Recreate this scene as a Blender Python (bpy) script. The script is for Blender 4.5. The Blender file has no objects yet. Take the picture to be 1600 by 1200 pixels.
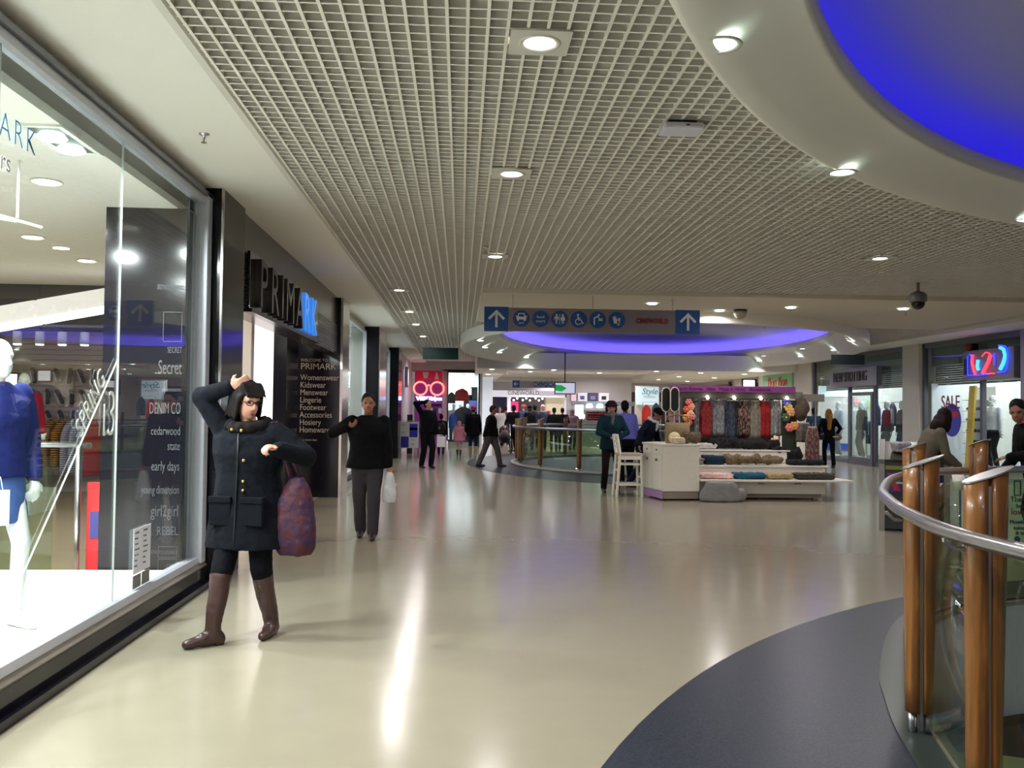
import bpy, bmesh, math, random
from mathutils import Vector, Matrix, noise
from math import pi, sin, cos, radians as R
random.seed(7)
SC = bpy.context.scene
COL = SC.collection
# ------------------------------------------------------------------ camera, world, exposure
CAM = bpy.data.cameras.new('camera'); CAM.lens = 31.5; CAM.sensor_width = 36; CAM.clip_end = 200
cam = bpy.data.objects.new('camera', CAM); COL.objects.link(cam)
cam.matrix_world = Matrix(((0.9983, 0.0111, 0.0563, 0), (-0.0570, 0.0285, -0.9980, 0), (-0.0127, 0.9995, 0.0293, 0), (0, 0, 0, 1)))
_r = Vector((0.99829, -0.05703, 0.01126)); _f = Vector((0.05679, 0.99797, 0.02922)); _r = (_r - _f * _r.dot(_f)).normalized()
_f.normalize(); _u = _r.cross(_f)
cam.matrix_world = Matrix(((_r.x, _u.x, -_f.x, 0), (_r.y, _u.y, -_f.y, 0), (_r.z, _u.z, -_f.z, 1.5), (0, 0, 0, 1)))
SC.camera = cam
SC.view_settings.view_transform = 'Standard'; SC.view_settings.look = 'None'
SC.view_settings.gamma = 1.0; SC.view_settings.use_curve_mapping = False
SC.view_settings.exposure = -0.38
W = bpy.data.worlds.new('world'); SC.world = W; W.use_nodes = True
W.node_tree.nodes['Background'].inputs[0].default_value = (0.80, 0.78, 0.72, 1)
W.node_tree.nodes['Background'].inputs[1].default_value = 0.30
LAMPS = []
def SX(px): return math.tan(math.atan((px - 800) / 1400) + math.atan(80 / 1400))   # plan direction of a column of the photo
def area(loc, size, power, col=(1, 0.95, 0.86), rot=(0, 0, 0), shape='DISK', sy=None, spread=pi, name='lamp'):
    d = bpy.data.lights.new(name, 'AREA'); d.shape = shape; d.size = size
    if sy: d.size_y = sy
    d.energy = power; d.color = col; d.spread = spread
    o = bpy.data.objects.new(name, d); COL.objects.link(o); o.location = loc; o.rotation_euler = rot
    LAMPS.append(o); return o
# large daylight-white lamps of the shop interiors, then unseen ones added under the slab
P_WIN, P_SHOP, P_LOW = 900, 60, 380
for x_, y_ in ((-2.75, 2.6), (-2.75, 4.0), (-2.75, 5.45), (-3.5, 3.2), (-3.5, 5.2), (-3.3, 6.6)): area((x_, y_, 3.05), 0.2, P_WIN / 6, (0.97, 0.985, 1.0))
area((-6.0, 9.0, 3.09), 4.0, 130, (1, 0.97, 0.93), shape='RECTANGLE', sy=6)
area((-3.4, 12.0, 2.9), 0.9, 70, (1, 0.97, 0.93), shape='RECTANGLE', sy=4)
area((-3.2, 18.1, 3.1), 1.6, 150, (0.95, 0.98, 1), shape='RECTANGLE', sy=4)
area((-3.2, 25.0, 3.1), 1.6, 110, (0.95, 0.98, 1), shape='RECTANGLE', sy=4)
area((13.6, 27.0, 3.0), 2.6, 260, (0.9, 0.95, 1), shape='RECTANGLE', sy=4.5)
area((13.6, 20.0, 3.0), 2.6, 240, (0.9, 0.95, 1), shape='RECTANGLE', sy=4.5)
area((0, 38.6, 3.0), 1.4, 120, (0.95, 0.97, 1), shape='RECTANGLE', sy=2.5)
for x_, y_ in ((-1.5, 4), (5, 11), (12.5, 5), (-1, 25), (5, 33), (11, 25), (5, 17)): area((x_, y_, -1.0), 1.2, P_LOW, (1, 0.97, 0.9), shape='RECTANGLE', sy=1.2)  # unseen lamps added below the slab; their bounce brightens its edges

# ------------------------------------------------------------------ helpers
def lin(c):
    c = c / 255.0
    return c / 12.92 if c <= 0.04045 else ((c + 0.055) / 1.055) ** 2.4
def rgb(t): return (lin(t[0]), lin(t[1]), lin(t[2]), 1)
MC = {}
def mat(name, c, rough=0.5, metal=0.0, emit=0.0, ec=None, var=0.06, scale=18, bump=0.0, bscale=60, coat=0.0, spec=0.5, alpha=1.0):
    if name in MC: return MC[name]
    m = bpy.data.materials.new(name); m.use_nodes = True; nt = m.node_tree; N = nt.nodes; L = nt.links
    b = N['Principled BSDF']
    col = rgb(c)
    b.inputs['Roughness'].default_value = rough; b.inputs['Metallic'].default_value = metal
    b.inputs['Specular IOR Level'].default_value = spec; b.inputs['Coat Weight'].default_value = coat
    b.inputs['Coat Roughness'].default_value = 0.08; b.inputs['Alpha'].default_value = alpha
    tc = N.new('ShaderNodeTexCoord')
    nz = N.new('ShaderNodeTexNoise'); nz.inputs['Scale'].default_value = scale; nz.inputs['Detail'].default_value = 3
    L.new(tc.outputs['Object'], nz.inputs['Vector'])
    mx = N.new('ShaderNodeMix'); mx.data_type = 'RGBA'
    mx.inputs[6].default_value = tuple(x * (1 - var) for x in col[:3]) + (1,)
    mx.inputs[7].default_value = tuple(min(1, x * (1 + var)) for x in col[:3]) + (1,)
    L.new(nz.outputs['Fac'], mx.inputs[0]); L.new(mx.outputs[2], b.inputs['Base Color'])
    if bump:
        n2 = N.new('ShaderNodeTexNoise'); n2.inputs['Scale'].default_value = bscale; n2.inputs['Detail'].default_value = 2
        L.new(tc.outputs['Object'], n2.inputs['Vector'])
        bp = N.new('ShaderNodeBump'); bp.inputs['Strength'].default_value = bump; bp.inputs['Distance'].default_value = 0.01
        L.new(n2.outputs['Fac'], bp.inputs['Height']); L.new(bp.outputs[0], b.inputs['Normal'])
    if emit:
        b.inputs['Emission Color'].default_value = rgb(ec or c); b.inputs['Emission Strength'].default_value = emit
    MC[name] = m; return m
def nodes_of(m): return m.node_tree.nodes, m.node_tree.links, m.node_tree.nodes['Principled BSDF']
def glass(name, tint=(235, 245, 240), refl=1.0, rough=0.0):
    if name in MC: return MC[name]
    m = bpy.data.materials.new(name); m.use_nodes = True; nt = m.node_tree; N = nt.nodes; L = nt.links
    for n in list(N): N.remove(n)
    out = N.new('ShaderNodeOutputMaterial'); mix = N.new('ShaderNodeMixShader'); tr = N.new('ShaderNodeBsdfTransparent')
    gl = N.new('ShaderNodeBsdfGlossy'); lw = N.new('ShaderNodeLayerWeight'); lw.inputs[0].default_value = 0.5
    pw = N.new('ShaderNodeMath'); pw.operation = 'POWER'; pw.inputs[1].default_value = 5.0
    mt = N.new('ShaderNodeMath'); mt.operation = 'MULTIPLY_ADD'; mt.inputs[1].default_value = 0.8 * refl; mt.inputs[2].default_value = 0.03 * refl; mt.use_clamp = True
    tr.inputs[0].default_value = rgb(tint); gl.inputs['Roughness'].default_value = rough; gl.inputs[0].default_value = (1, 1, 1, 1)
    L.new(lw.outputs['Facing'], pw.inputs[0]); L.new(pw.outputs[0], mt.inputs[0]); L.new(mt.outputs[0], mix.inputs[0]); L.new(tr.outputs[0], mix.inputs[1]); L.new(gl.outputs[0], mix.inputs[2])
    L.new(mix.outputs[0], out.inputs[0]); MC[name] = m; return m

WLOC = {}
def origin_of(p):
    if p is None: return Vector((0, 0, 0))
    return WLOC.get(p.name, Vector((0, 0, 0)))
def link(name, me, m, parent=None, smooth=False):
    """me is in world coordinates; it is shifted so that it hangs on its parent's base"""
    o = bpy.data.objects.new(name, me); COL.objects.link(o)
    ms = m if isinstance(m, (list, tuple)) else [m]
    me.materials.clear()
    for x in ms: me.materials.append(x)
    if parent is not None:
        w = origin_of(parent); me.transform(Matrix.Translation(-w)); o.parent = parent; WLOC[o.name] = w
    if smooth:
        for p in me.polygons: p.use_smooth = True
    return o
class B:
    def __init__(s): s.bm = bmesh.new(); s.mi = 0
    def _fin(s, faces):
        for f in faces: f.material_index = s.mi
        return s
    def box(s, x0, x1, y0, y1, z0, z1):
        bm = s.bm; v = [bm.verts.new((x, y, z)) for x in (x0, x1) for y in (y0, y1) for z in (z0, z1)]
        fs = [bm.faces.new([v[i] for i in q]) for q in ((0, 1, 3, 2), (4, 6, 7, 5), (0, 4, 5, 1), (2, 3, 7, 6), (0, 2, 6, 4), (1, 5, 7, 3))]
        return s._fin(fs)
    def obox(s, c, hx, hy, hz, rz=0, M=None):
        M = M or (Matrix.Translation(c) @ Matrix.Rotation(rz, 4, 'Z'))
        bm = s.bm; v = [bm.verts.new(M @ Vector((x, y, z))) for x in (-hx, hx) for y in (-hy, hy) for z in (-hz, hz)]
        fs = [bm.faces.new([v[i] for i in q]) for q in ((0, 1, 3, 2), (4, 6, 7, 5), (0, 4, 5, 1), (2, 3, 7, 6), (0, 2, 6, 4), (1, 5, 7, 3))]
        return s._fin(fs)
    def loft(s, rings, cap=True, closed=False):
        bm = s.bm; V = [[bm.verts.new(p) for p in r] for r in rings]; n = len(rings[0]); fs = []
        K = len(V)
        for k in range(K if closed else K - 1):
            a, b = V[k], V[(k + 1) % K]
            for i in range(n):
                j = (i + 1) % n
                try: fs.append(bm.faces.new((a[i], a[j], b[j], b[i])))
                except ValueError: pass
        if cap and not closed:
            fs.append(bm.faces.new(list(reversed(V[0])))); fs.append(bm.faces.new(V[-1]))
        return s._fin(fs)
    def tube(s, pts, r, n=10, cap=True, closed=False):
        pts = [Vector(p) for p in pts]; rr = r if isinstance(r, (list, tuple)) else [r] * len(pts)
        rings = []; up = None; K = len(pts)
        for i, p in enumerate(pts):
            if closed: t = pts[(i + 1) % K] - pts[i - 1]
            else: t = pts[min(i + 1, K - 1)] - pts[max(i - 1, 0)]
            if t.length < 1e-9: t = Vector((0, 0, 1))
            t.normalize()
            if up is None: up = t.orthogonal().normalized() if abs(t.z) > 0.9 or True else None; 
            if i == 0: up = (Vector((0, 0, 1)) - t * t.z) if abs(t.z) < 0.9 else (Vector((0, 1, 0)) - t * t.y)
            up = (up - t * up.dot(t)).normalized(); sd = t.cross(up)
            rings.append([p + (up * cos(2 * pi * k / n) + sd * sin(2 * pi * k / n)) * rr[i] for k in range(n)])
        return s.loft(rings, cap, closed)
    def cyl(s, p0, p1, r0, r1=None, n=16): return s.tube([p0, p1], [r0, r0 if r1 is None else r1], n)
    def ell(s, c, r, M=None, nu=16, nv=10):
        c = Vector(c); M = M or Matrix.Identity(3); rings = []
        r = r if isinstance(r, (tuple, list)) else (r, r, r)
        for k in range(1, nv):
            t = pi * k / nv
            rings.append([c + M @ Vector((r[0] * sin(t) * cos(2 * pi * i / nu), r[1] * sin(t) * sin(2 * pi * i / nu), -r[2] * cos(t))) for i in range(nu)])
        bm = s.bm; V = [[bm.verts.new(p) for p in q] for q in rings]; fs = []
        for a, b in zip(V, V[1:]):
            for i in range(nu): fs.append(bm.faces.new((a[i], a[(i + 1) % nu], b[(i + 1) % nu], b[i])))
        bot = bm.verts.new(c + M @ Vector((0, 0, -r[2]))); top = bm.verts.new(c + M @ Vector((0, 0, r[2])))
        for i in range(nu):
            fs.append(bm.faces.new((bot, V[0][(i + 1) % nu], V[0][i]))); fs.append(bm.faces.new((top, V[-1][i], V[-1][(i + 1) % nu])))
        return s._fin(fs)
    def cap(s, p0, p1, r0, r1=None, n=12):
        """rounded tapered limb"""
        r1 = r0 if r1 is None else r1; p0 = Vector(p0); p1 = Vector(p1); d = p1 - p0; L = d.length
        if L < 1e-6: return s.ell(p0, r0)
        d /= L; pts = []; rr = []
        for a in (0.98, 0.75, 0.4): t = a; pts.append(p0 - d * r0 * t); rr.append(r0 * math.sqrt(1 - t * t))
        pts.append(p0); rr.append(r0); pts.append(p1); rr.append(r1)
        for a in (0.4, 0.75, 0.98): pts.append(p1 + d * r1 * a); rr.append(r1 * math.sqrt(1 - a * a))
        return s.tube(pts, rr, n)
    def prism(s, poly, z0, z1):
        bm = s.bm; a = [bm.verts.new((p[0], p[1], z0)) for p in poly]; b = [bm.verts.new((p[0], p[1], z1)) for p in poly]; n = len(poly)
        fs = [bm.faces.new(list(reversed(a))), bm.faces.new(b)] + [bm.faces.new((a[i], a[(i + 1) % n], b[(i + 1) % n], b[i])) for i in range(n)]
        return s._fin(fs)
    def ex(s, poly3, d):
        d = Vector(d); bm = s.bm; a = [bm.verts.new(p) for p in poly3]; b = [bm.verts.new(Vector(p) + d) for p in poly3]; n = len(a)
        fs = [bm.faces.new(list(reversed(a))), bm.faces.new(b)] + [bm.faces.new((a[i], a[(i + 1) % n], b[(i + 1) % n], b[i])) for i in range(n)]
        return s._fin(fs)
    def ring(s, c, prof, n=24, axis='Z'): return s.lathe(c, prof, n, axis, True)
    def lathe(s, c, prof, n=24, axis='Z', closed=False):
        c = Vector(c); rings = []
        for r, z in prof:
            ring = []
            for k in range(n):
                a = 2 * pi * k / n; u, v = max(r, 1e-4) * cos(a), max(r, 1e-4) * sin(a)
                ring.append(c + (Vector((u, v, z)) if axis == 'Z' else Vector((z, u, v)) if axis == 'X' else Vector((u, z, v))))
            rings.append(ring)
        return s.loft(rings, True, closed)
    def mesh(s, name='m', bevel=0):
        if bevel:
            bmesh.ops.bevel(s.bm, geom=[e for e in s.bm.edges], offset=bevel, segments=2, affect='EDGES', profile=0.6)
        bmesh.ops.recalc_face_normals(s.bm, faces=s.bm.faces)
        me = bpy.data.meshes.new(name); s.bm.to_mesh(me); s.bm.free(); return me
    def build(s, name, m, parent=None, smooth=False, bevel=0): return link(name, s.mesh(name, bevel), m, parent, smooth)

def fuse(b, name, voxel=0.012, sm=4, wrinkle=0.0, wscale=14, mats=None):
    """merge overlapping closed volumes into one continuous skin"""
    me = b.mesh(name); o = bpy.data.objects.new('tmp', me); COL.objects.link(o)
    md = o.modifiers.new('r', 'REMESH'); md.mode = 'VOXEL'; md.voxel_size = voxel; md.use_smooth_shade = True
    s2 = o.modifiers.new('s', 'SMOOTH'); s2.iterations = sm; s2.factor = 0.5
    dg = bpy.context.evaluated_depsgraph_get(); dg.update(); e = o.evaluated_get(dg)
    out = bpy.data.meshes.new_from_object(e); bpy.data.objects.remove(o); bpy.data.meshes.remove(me); out.name = name
    if wrinkle:
        for v in out.vertices:
            p = v.co * wscale; v.co = v.co + v.normal * (noise.noise(Vector((p.x, p.y, p.z * 0.55))) * wrinkle + noise.noise(p * 2.3) * wrinkle * 0.4)
    for p in out.polygons: p.use_smooth = True
    return out
def tag(o, label=None, cat=None, group=None, kind=None):
    if label: o['label'] = label
    if cat: o['category'] = cat
    if group: o['group'] = group
    if kind: o['kind'] = kind
    return o
def thing(name, loc, label, cat, group=None, kind=None):
    o = bpy.data.objects.new(name, None); COL.objects.link(o); o.location = loc; o.empty_display_size = 0.1
    WLOC[o.name] = Vector(loc); return tag(o, label, cat, group, kind)
def copy_tree(o, parent=None):
    c = o.copy(); COL.objects.link(c); c.parent = parent
    if parent: c.matrix_parent_inverse = o.matrix_parent_inverse
    for ch in o.children: copy_tree(ch, c)
    return c
def struct(o, kind='structure'): o['kind'] = kind; return o
def fill2d(loops, z0, z1, name='f'):
    cu = bpy.data.curves.new(name, 'CURVE'); cu.dimensions = '2D'; cu.fill_mode = 'BOTH'; cu.extrude = (z1 - z0) / 2
    for lp in loops:
        sp = cu.splines.new('POLY'); sp.points.add(len(lp) - 1); sp.use_cyclic_u = True
        for i, p in enumerate(lp): sp.points[i].co = (p[0], p[1], 0, 1)
    o = bpy.data.objects.new('tmp', cu); COL.objects.link(o); dg = bpy.context.evaluated_depsgraph_get(); dg.update()
    me = bpy.data.meshes.new_from_object(o.evaluated_get(dg)); bpy.data.objects.remove(o)
    me.transform(Matrix.Translation((0, 0, (z0 + z1) / 2))); return me
def text(body, size, M, m, name='lettering', parent=None, ext=0.004, align='LEFT', sx=1.0, bev=0.0, space=1.0, shear=0.0, offset=0.0):
    cu = bpy.data.curves.new(name, 'FONT'); cu.body = body; cu.size = size; cu.extrude = ext; cu.align_x = align; cu.bevel_depth = bev
    cu.space_character = space; cu.shear = shear; cu.offset = offset; cu.resolution_u = 4
    o = bpy.data.objects.new('tmp', cu); COL.objects.link(o); dg = bpy.context.evaluated_depsgraph_get(); dg.update()
    me = bpy.data.meshes.new_from_object(o.evaluated_get(dg)); bpy.data.objects.remove(o)
    me.transform(M @ Matrix.Diagonal((sx, 1, 1, 1))); return link(name, me, m, parent)
def face_y(x, y, z):   # text facing the camera (-Y), baseline start
    return Matrix.Translation((x, y, z)) @ Matrix.Rotation(pi / 2, 4, 'X')
def face_xp(x, y, z):  # on the left wall, facing +X, reading towards +Y
    return Matrix.Translation((x, y, z)) @ Matrix.Rotation(pi / 2, 4, 'Z') @ Matrix.Rotation(pi / 2, 4, 'X')
def face_xm(x, y, z):  # on the right wall, facing -X, reading towards -Y
    return Matrix.Translation((x, y, z)) @ Matrix.Rotation(-pi / 2, 4, 'Z') @ Matrix.Rotation(pi / 2, 4, 'X')
def circle(cx, cy, r, n=128, ry=None, t=0):
    ry = ry or r; o = []
    for k in range(n):
        a = 2 * pi * k / n; u, v = r * cos(a), ry * sin(a); o.append((cx + u * cos(t) - v * sin(t), cy + u * sin(t) + v * cos(t)))
    return o
def spline(pts, per=8):
    o = []; n = len(pts)
    for i in range(n):
        p0, p1, p2, p3 = (Vector(pts[(i + k) % n]) for k in (-1, 0, 1, 2))
        for j in range(per):
            t = j / per
            o.append(tuple(0.5 * ((2 * p1) + (p2 - p0) * t + (2 * p0 - 5 * p1 + 4 * p2 - p3) * t * t + (3 * p1 - p0 - 3 * p2 + p3) * t ** 3)))
    return o
def offset(loop, d):
    """inward positive for counter-clockwise loops"""
    o = []; n = len(loop)
    for i in range(n):
        a, b = Vector(loop[i - 1]), Vector(loop[(i + 1) % n]); t = (b - a).normalized(); o.append((loop[i][0] - t.y * d, loop[i][1] + t.x * d))
    return o
def resample(loop, step):
    P = [Vector(p) for p in loop]; P.append(P[0]); L = [0]
    for a, b in zip(P, P[1:]): L.append(L[-1] + (b - a).length)
    n = max(3, round(L[-1] / step)); out = []; k = 0
    for i in range(n):
        s = L[-1] * i / n
        while L[k + 1] < s: k += 1
        t = (s - L[k]) / (L[k + 1] - L[k]); p = P[k].lerp(P[k + 1], t); d = (P[k + 1] - P[k]).normalized(); out.append((p, d))
    return out

# ------------------------------------------------------------------ materials
def m_floor(name, c1, c2, rough, speck=0.06, sscale=220):
    m = mat(name, c1, rough, spec=0.75 if rough < 0.3 else 0.3, coat=0.0); N, L, b = nodes_of(m)
    tc = N.new('ShaderNodeTexCoord'); v = N.new('ShaderNodeTexNoise'); v.inputs['Scale'].default_value = sscale * 0.5; v.inputs['Detail'].default_value = 2
    L.new(tc.outputs['Object'], v.inputs['Vector'])
    cr = N.new('ShaderNodeValToRGB'); cr.color_ramp.elements[0].position = 0.36; cr.color_ramp.elements[1].position = 0.6
    cr.color_ramp.elements[0].color = rgb(c2); cr.color_ramp.elements[1].color = rgb(c1)
    L.new(v.outputs['Fac'], cr.inputs[0])
    n = N.new('ShaderNodeTexNoise'); n.inputs['Scale'].default_value = 0.9; n.inputs['Detail'].default_value = 4; L.new(tc.outputs['Object'], n.inputs['Vector'])
    mx = N.new('ShaderNodeMix'); mx.data_type = 'RGBA'; mx.blend_type = 'MULTIPLY'; mx.inputs[0].default_value = 0.03
    L.new(cr.outputs[0], mx.inputs[6]); L.new(n.outputs['Fac'], mx.inputs[7]); L.new(mx.outputs[2], b.inputs['Base Color'])
    rr = N.new('ShaderNodeMapRange'); rr.inputs[3].default_value = rough * 0.97; rr.inputs[4].default_value = rough * 1.03
    L.new(n.outputs['Fac'], rr.inputs[0]); L.new(rr.outputs[0], b.inputs['Roughness']); b.inputs['Coat Roughness'].default_value = 0.12
    return m
M_FLOOR = m_floor('floor_beige', (152, 143, 124), (150, 141, 122), 0.17, 0.0, 8)
M_DARK = m_floor('floor_dark', (28, 32, 42), (48, 53, 66), 0.36, sscale=160)
M_LOW = m_floor('floor_lower', (150, 155, 125), (140, 140, 110), 0.35)
M_PLASTER = mat('plaster', (238, 235, 226), 0.85, var=0.02, scale=3)
M_PLASTER2 = mat('plaster_ring', (236, 232, 222), 0.8, var=0.02, scale=3)
M_CREAM = mat('cream_wall', (205, 200, 186), 0.7, var=0.03, scale=3)
M_BLADE_SHADED = mat('grid_blade_shaded', (130, 127, 122), 0.6, var=0.03)  # darker than the flanges: shade inside the cells painted into the blades
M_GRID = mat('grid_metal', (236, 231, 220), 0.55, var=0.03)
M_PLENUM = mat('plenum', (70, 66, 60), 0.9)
M_EDGE = mat('slab_edge', (222, 224, 245), 0.6)
M_STEEL = mat('brushed_steel', (190, 190, 192), 0.28, 1.0, bump=0.05, bscale=300)
M_STEEL2 = mat('polished_steel', (200, 190, 180), 0.18, 1.0)
M_CHROME = mat('chrome', (215, 215, 215), 0.12, 1.0)
M_ALU = mat('aluminium_frame', (196, 198, 208), 0.35, 0.3)
M_LEDGE = mat('ledge_bronze', (128, 120, 108), 0.4, 0.3)
M_BLACK = mat('black_plastic', (16, 16, 18), 0.35)
M_WHITE = mat('white_paint', (226, 224, 216), 0.45)
M_WHITEG = mat('white_gloss', (235, 234, 230), 0.2, coat=0.3)
M_GLASS = glass('clear_glass', (240, 246, 244))
M_GLASSG = glass('green_glass', (228, 238, 226), 1.0)
M_LAMP = mat('lamp_lens', (255, 250, 235), 0.3, emit=14, ec=(255, 248, 232))
M_LAMPC = mat('lamp_lens_cool', (240, 255, 245), 0.3, emit=12, ec=(225, 250, 240))
M_TRIM = mat('lamp_trim', (210, 206, 196), 0.35)
def m_granite():
    m = mat('black_granite', (22, 21, 27), 0.12, coat=0.0, spec=0.28); N, L, b = nodes_of(m)
    tc = N.new('ShaderNodeTexCoord'); v = N.new('ShaderNodeTexVoronoi'); v.inputs['Scale'].default_value = 24; L.new(tc.outputs['Object'], v.inputs['Vector'])
    cr = N.new('ShaderNodeValToRGB'); cr.color_ramp.elements[0].position = 0.035; cr.color_ramp.elements[0].color = rgb((150, 150, 170)); cr.color_ramp.elements[1].position = 0.07; cr.color_ramp.elements[1].color = rgb((21, 20, 27))
    L.new(v.outputs['Distance'], cr.inputs[0])
    n = N.new('ShaderNodeTexNoise'); n.inputs['Scale'].default_value = 3.0; L.new(tc.outputs['Object'], n.inputs['Vector'])
    c2 = N.new('ShaderNodeValToRGB'); c2.color_ramp.elements[0].position = 0.5; c2.color_ramp.elements[1].position = 0.6; L.new(n.outputs['Fac'], c2.inputs[0])
    mx = N.new('ShaderNodeMix'); mx.data_type = 'RGBA'; mx.inputs[6].default_value = rgb((21, 20, 27)); L.new(c2.outputs[0], mx.inputs[0]); L.new(cr.outputs[0], mx.inputs[7]); L.new(mx.outputs[2], b.inputs['Base Color'])
    return m
M_GRAN = m_granite()
def m_wood():
    m = mat('oiled_oak', (176, 116, 42), 0.32, coat=0.3); N, L, b = nodes_of(m)
    tc = N.new('ShaderNodeTexCoord'); mp = N.new('ShaderNodeMapping'); mp.inputs['Scale'].default_value = (38, 38, 2.2); L.new(tc.outputs['Object'], mp.inputs[0])
    n = N.new('ShaderNodeTexNoise'); n.inputs['Scale'].default_value = 1.0; n.inputs['Detail'].default_value = 5; n.inputs['Distortion'].default_value = 0.6; L.new(mp.outputs[0], n.inputs['Vector'])
    cr = N.new('ShaderNodeValToRGB'); cr.color_ramp.elements[0].position = 0.3; cr.color_ramp.elements[0].color = rgb((92, 54, 22)); cr.color_ramp.elements[1].position = 0.7; cr.color_ramp.elements[1].color = rgb((146, 94, 38))
    L.new(n.outputs['Fac'], cr.inputs[0]); L.new(cr.outputs[0], b.inputs['Base Color']); return m
M_WOOD = m_wood()
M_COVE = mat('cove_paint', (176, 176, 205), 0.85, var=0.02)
M_LED = mat('blue_neon', (40, 30, 255), 0.4, emit=9, ec=(38, 22, 255))
M_LED2 = mat('blue_neon_soft', (110, 95, 255), 0.4, emit=22, ec=(128, 112, 250))
# ------------------------------------------------------------------ plan curves
V1 = spline([(1.95, 2.2), (2.4, 1.2), (3.5, 0.1), (6, -0.6), (9, 1), (10, 3.5), (9, 6.0), (6.5, 7.3), (5.0, 7.35), (4.0, 7.05), (3.4, 6.6), (2.95, 6.0), (2.46, 5.1), (2.27, 4.65), (2.06, 4.05), (1.87, 3.2)], 6)  # rail line of the near void, counter-clockwise
V2 = circle(4.9, 25.2, 3.4, 96, 4.65)
VOID1, VOID2 = offset(V1, 0.2), offset(V2, 0.2)
def clipx(loop, xm): return [(min(x, xm), y) for x, y in loop]
D1 = circle(7.909, 0.38, 8.056, 160); D2 = circle(4.6, 25.3, 4.4, 128, 7.3)
# floor slab with the two round openings
struct(link('floor', fill2d([[(-8, -9), (19, -9), (19, 16), (12.2, 16), (12.2, 47), (-8, 47)], VOID1, VOID2], -0.03, 0.0), M_FLOOR))
struct(link('floor', fill2d([[(12.2, 16), (17, 16), (17, 31), (12.2, 31)]], -0.03, 0.0), mat('shop_floor', (90, 92, 96), 0.3)))
struct(link('trim_1', fill2d([D1, offset(V1, 0.13)], 0.0, 0.003), M_DARK))
struct(link('trim_2', fill2d([D2, offset(V2, 0.13)], 0.0, 0.003), M_DARK))
def band(loop, z0, z1, th):
    b = B(); inner = loop; outer = offset(loop, -th)
    rings = [[(a[0], a[1], z0), (b_[0], b_[1], z0), (b_[0], b_[1], z1), (a[0], a[1], z1)] for a, b_ in zip(inner, outer)]
    return b.loft(rings, False, True)
struct(band(VOID1, -0.9, -0.005, 0.06).build('trim_3', M_EDGE)); struct(band(VOID2, -0.9, -0.005, 0.06).build('trim_4', M_EDGE))
struct(link('floor', fill2d([[(-8, -9), (19, -9), (19, 47), (-8, 47)], offset(V1, 0.27), offset(V2, 0.27)], -0.95, -0.9), M_PLENUM))
struct(B().box(-8, 19, -9, 47, -4.85, -4.8).build('floor', M_LOW))
struct(link('trim_5', fill2d([circle(9.0, 13.5, 5.5, 90), circle(9.0, 13.5, 3.0, 60)], -4.8, -4.79), M_DARK))
struct(link('trim_6', fill2d([circle(3.0, 33, 5.5, 90)], -4.8, -4.79), M_DARK))
# kerbs under the rails
K_M = mat('kerb_stone', (44, 52, 50), 0.3)
struct(band(offset(V1, 0.13), 0.0, 0.014, 0.15).build('trim_7', K_M))
struct(band(offset(V2, 0.13), 0.0, 0.06, 0.2).build('trim_8', mat('kerb_stone_pale', (140, 132, 125), 0.3), smooth=True))

# ------------------------------------------------------------------ ceiling
ZG = 3.40
C1O = (8.86, 0.14, 8.8, 8.8, 0.0); C1I = (8.67, 0.39, 7.98, 7.98, 0.0)
C2O = (5.55, 25.4, 5.4, 9.45, -0.186); C2I = (5.75, 25.7, 4.55, 8.3, -0.186)
def inside(x, y, e, g=0.0):
    dx, dy = x - e[0], y - e[1]; t = e[4]; u, v = dx * cos(t) + dy * sin(t), -dx * sin(t) + dy * cos(t)
    return (u / (e[2] - g)) ** 2 + (v / (e[3] - g)) ** 2 < 1
RECTS = [(0.32, 10.15, 13.93, 18.6)]
PLATES = [(0.38, 4.53), (0.38, 7.09), (0.40, 10.96), (5.04, 10.52), (-1.0, 14.27), (-1.02, 17.42), (-1.02, 20.02), (-1.0, 23.33), (-1.05, 33.0), (1.1, 33.2),
          (10.0, 19.0), (9.9, 22.3), (9.9, 25.5), (9.95, 29.0), (0.38, 1.2), (5.0, 12.6), (10.2, 12.5)]
for px_, py_ in PLATES: RECTS.append((px_ - 0.07, px_ + 0.07, py_ - 0.07, py_ + 0.07))
def free(x, y):
    if inside(x, y, C1O, 0.12) or inside(x, y, C2O, 0.12): return False
    for r in RECTS:
        if r[0] < x < r[1] and r[2] < y < r[3]: return False
    return True
def runs(f, a, b, step=0.05):
    out = []; s = None; n = int((b - a) / step)
    for k in range(n + 1):
        t = a + k * step; ok = f(t)
        if ok and s is None: s = t
        if not ok and s is not None: out.append((s, t)); s = None
    if s is not None: out.append((s, b))
    return out
GY0, GY1, GX0, GX1 = 1.6, 35.4, -1.42, 10.85
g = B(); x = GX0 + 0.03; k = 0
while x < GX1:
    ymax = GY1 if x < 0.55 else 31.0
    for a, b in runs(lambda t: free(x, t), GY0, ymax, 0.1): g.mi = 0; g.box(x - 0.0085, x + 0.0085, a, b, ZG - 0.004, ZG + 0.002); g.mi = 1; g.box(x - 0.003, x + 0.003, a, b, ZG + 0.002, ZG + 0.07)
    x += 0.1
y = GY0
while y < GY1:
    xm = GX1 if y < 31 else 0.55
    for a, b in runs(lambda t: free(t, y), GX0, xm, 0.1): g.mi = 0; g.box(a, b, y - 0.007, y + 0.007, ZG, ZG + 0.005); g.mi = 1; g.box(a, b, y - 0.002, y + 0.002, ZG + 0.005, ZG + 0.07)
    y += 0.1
struct(g.build('ceiling', [M_GRID, M_BLADE_SHADED]))
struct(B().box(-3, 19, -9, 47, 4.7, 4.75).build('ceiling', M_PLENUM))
struct(B().box(-1.42, 0.2, -9, 1.55, 3.4, 3.44).build('ceiling', M_GRID))
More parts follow.
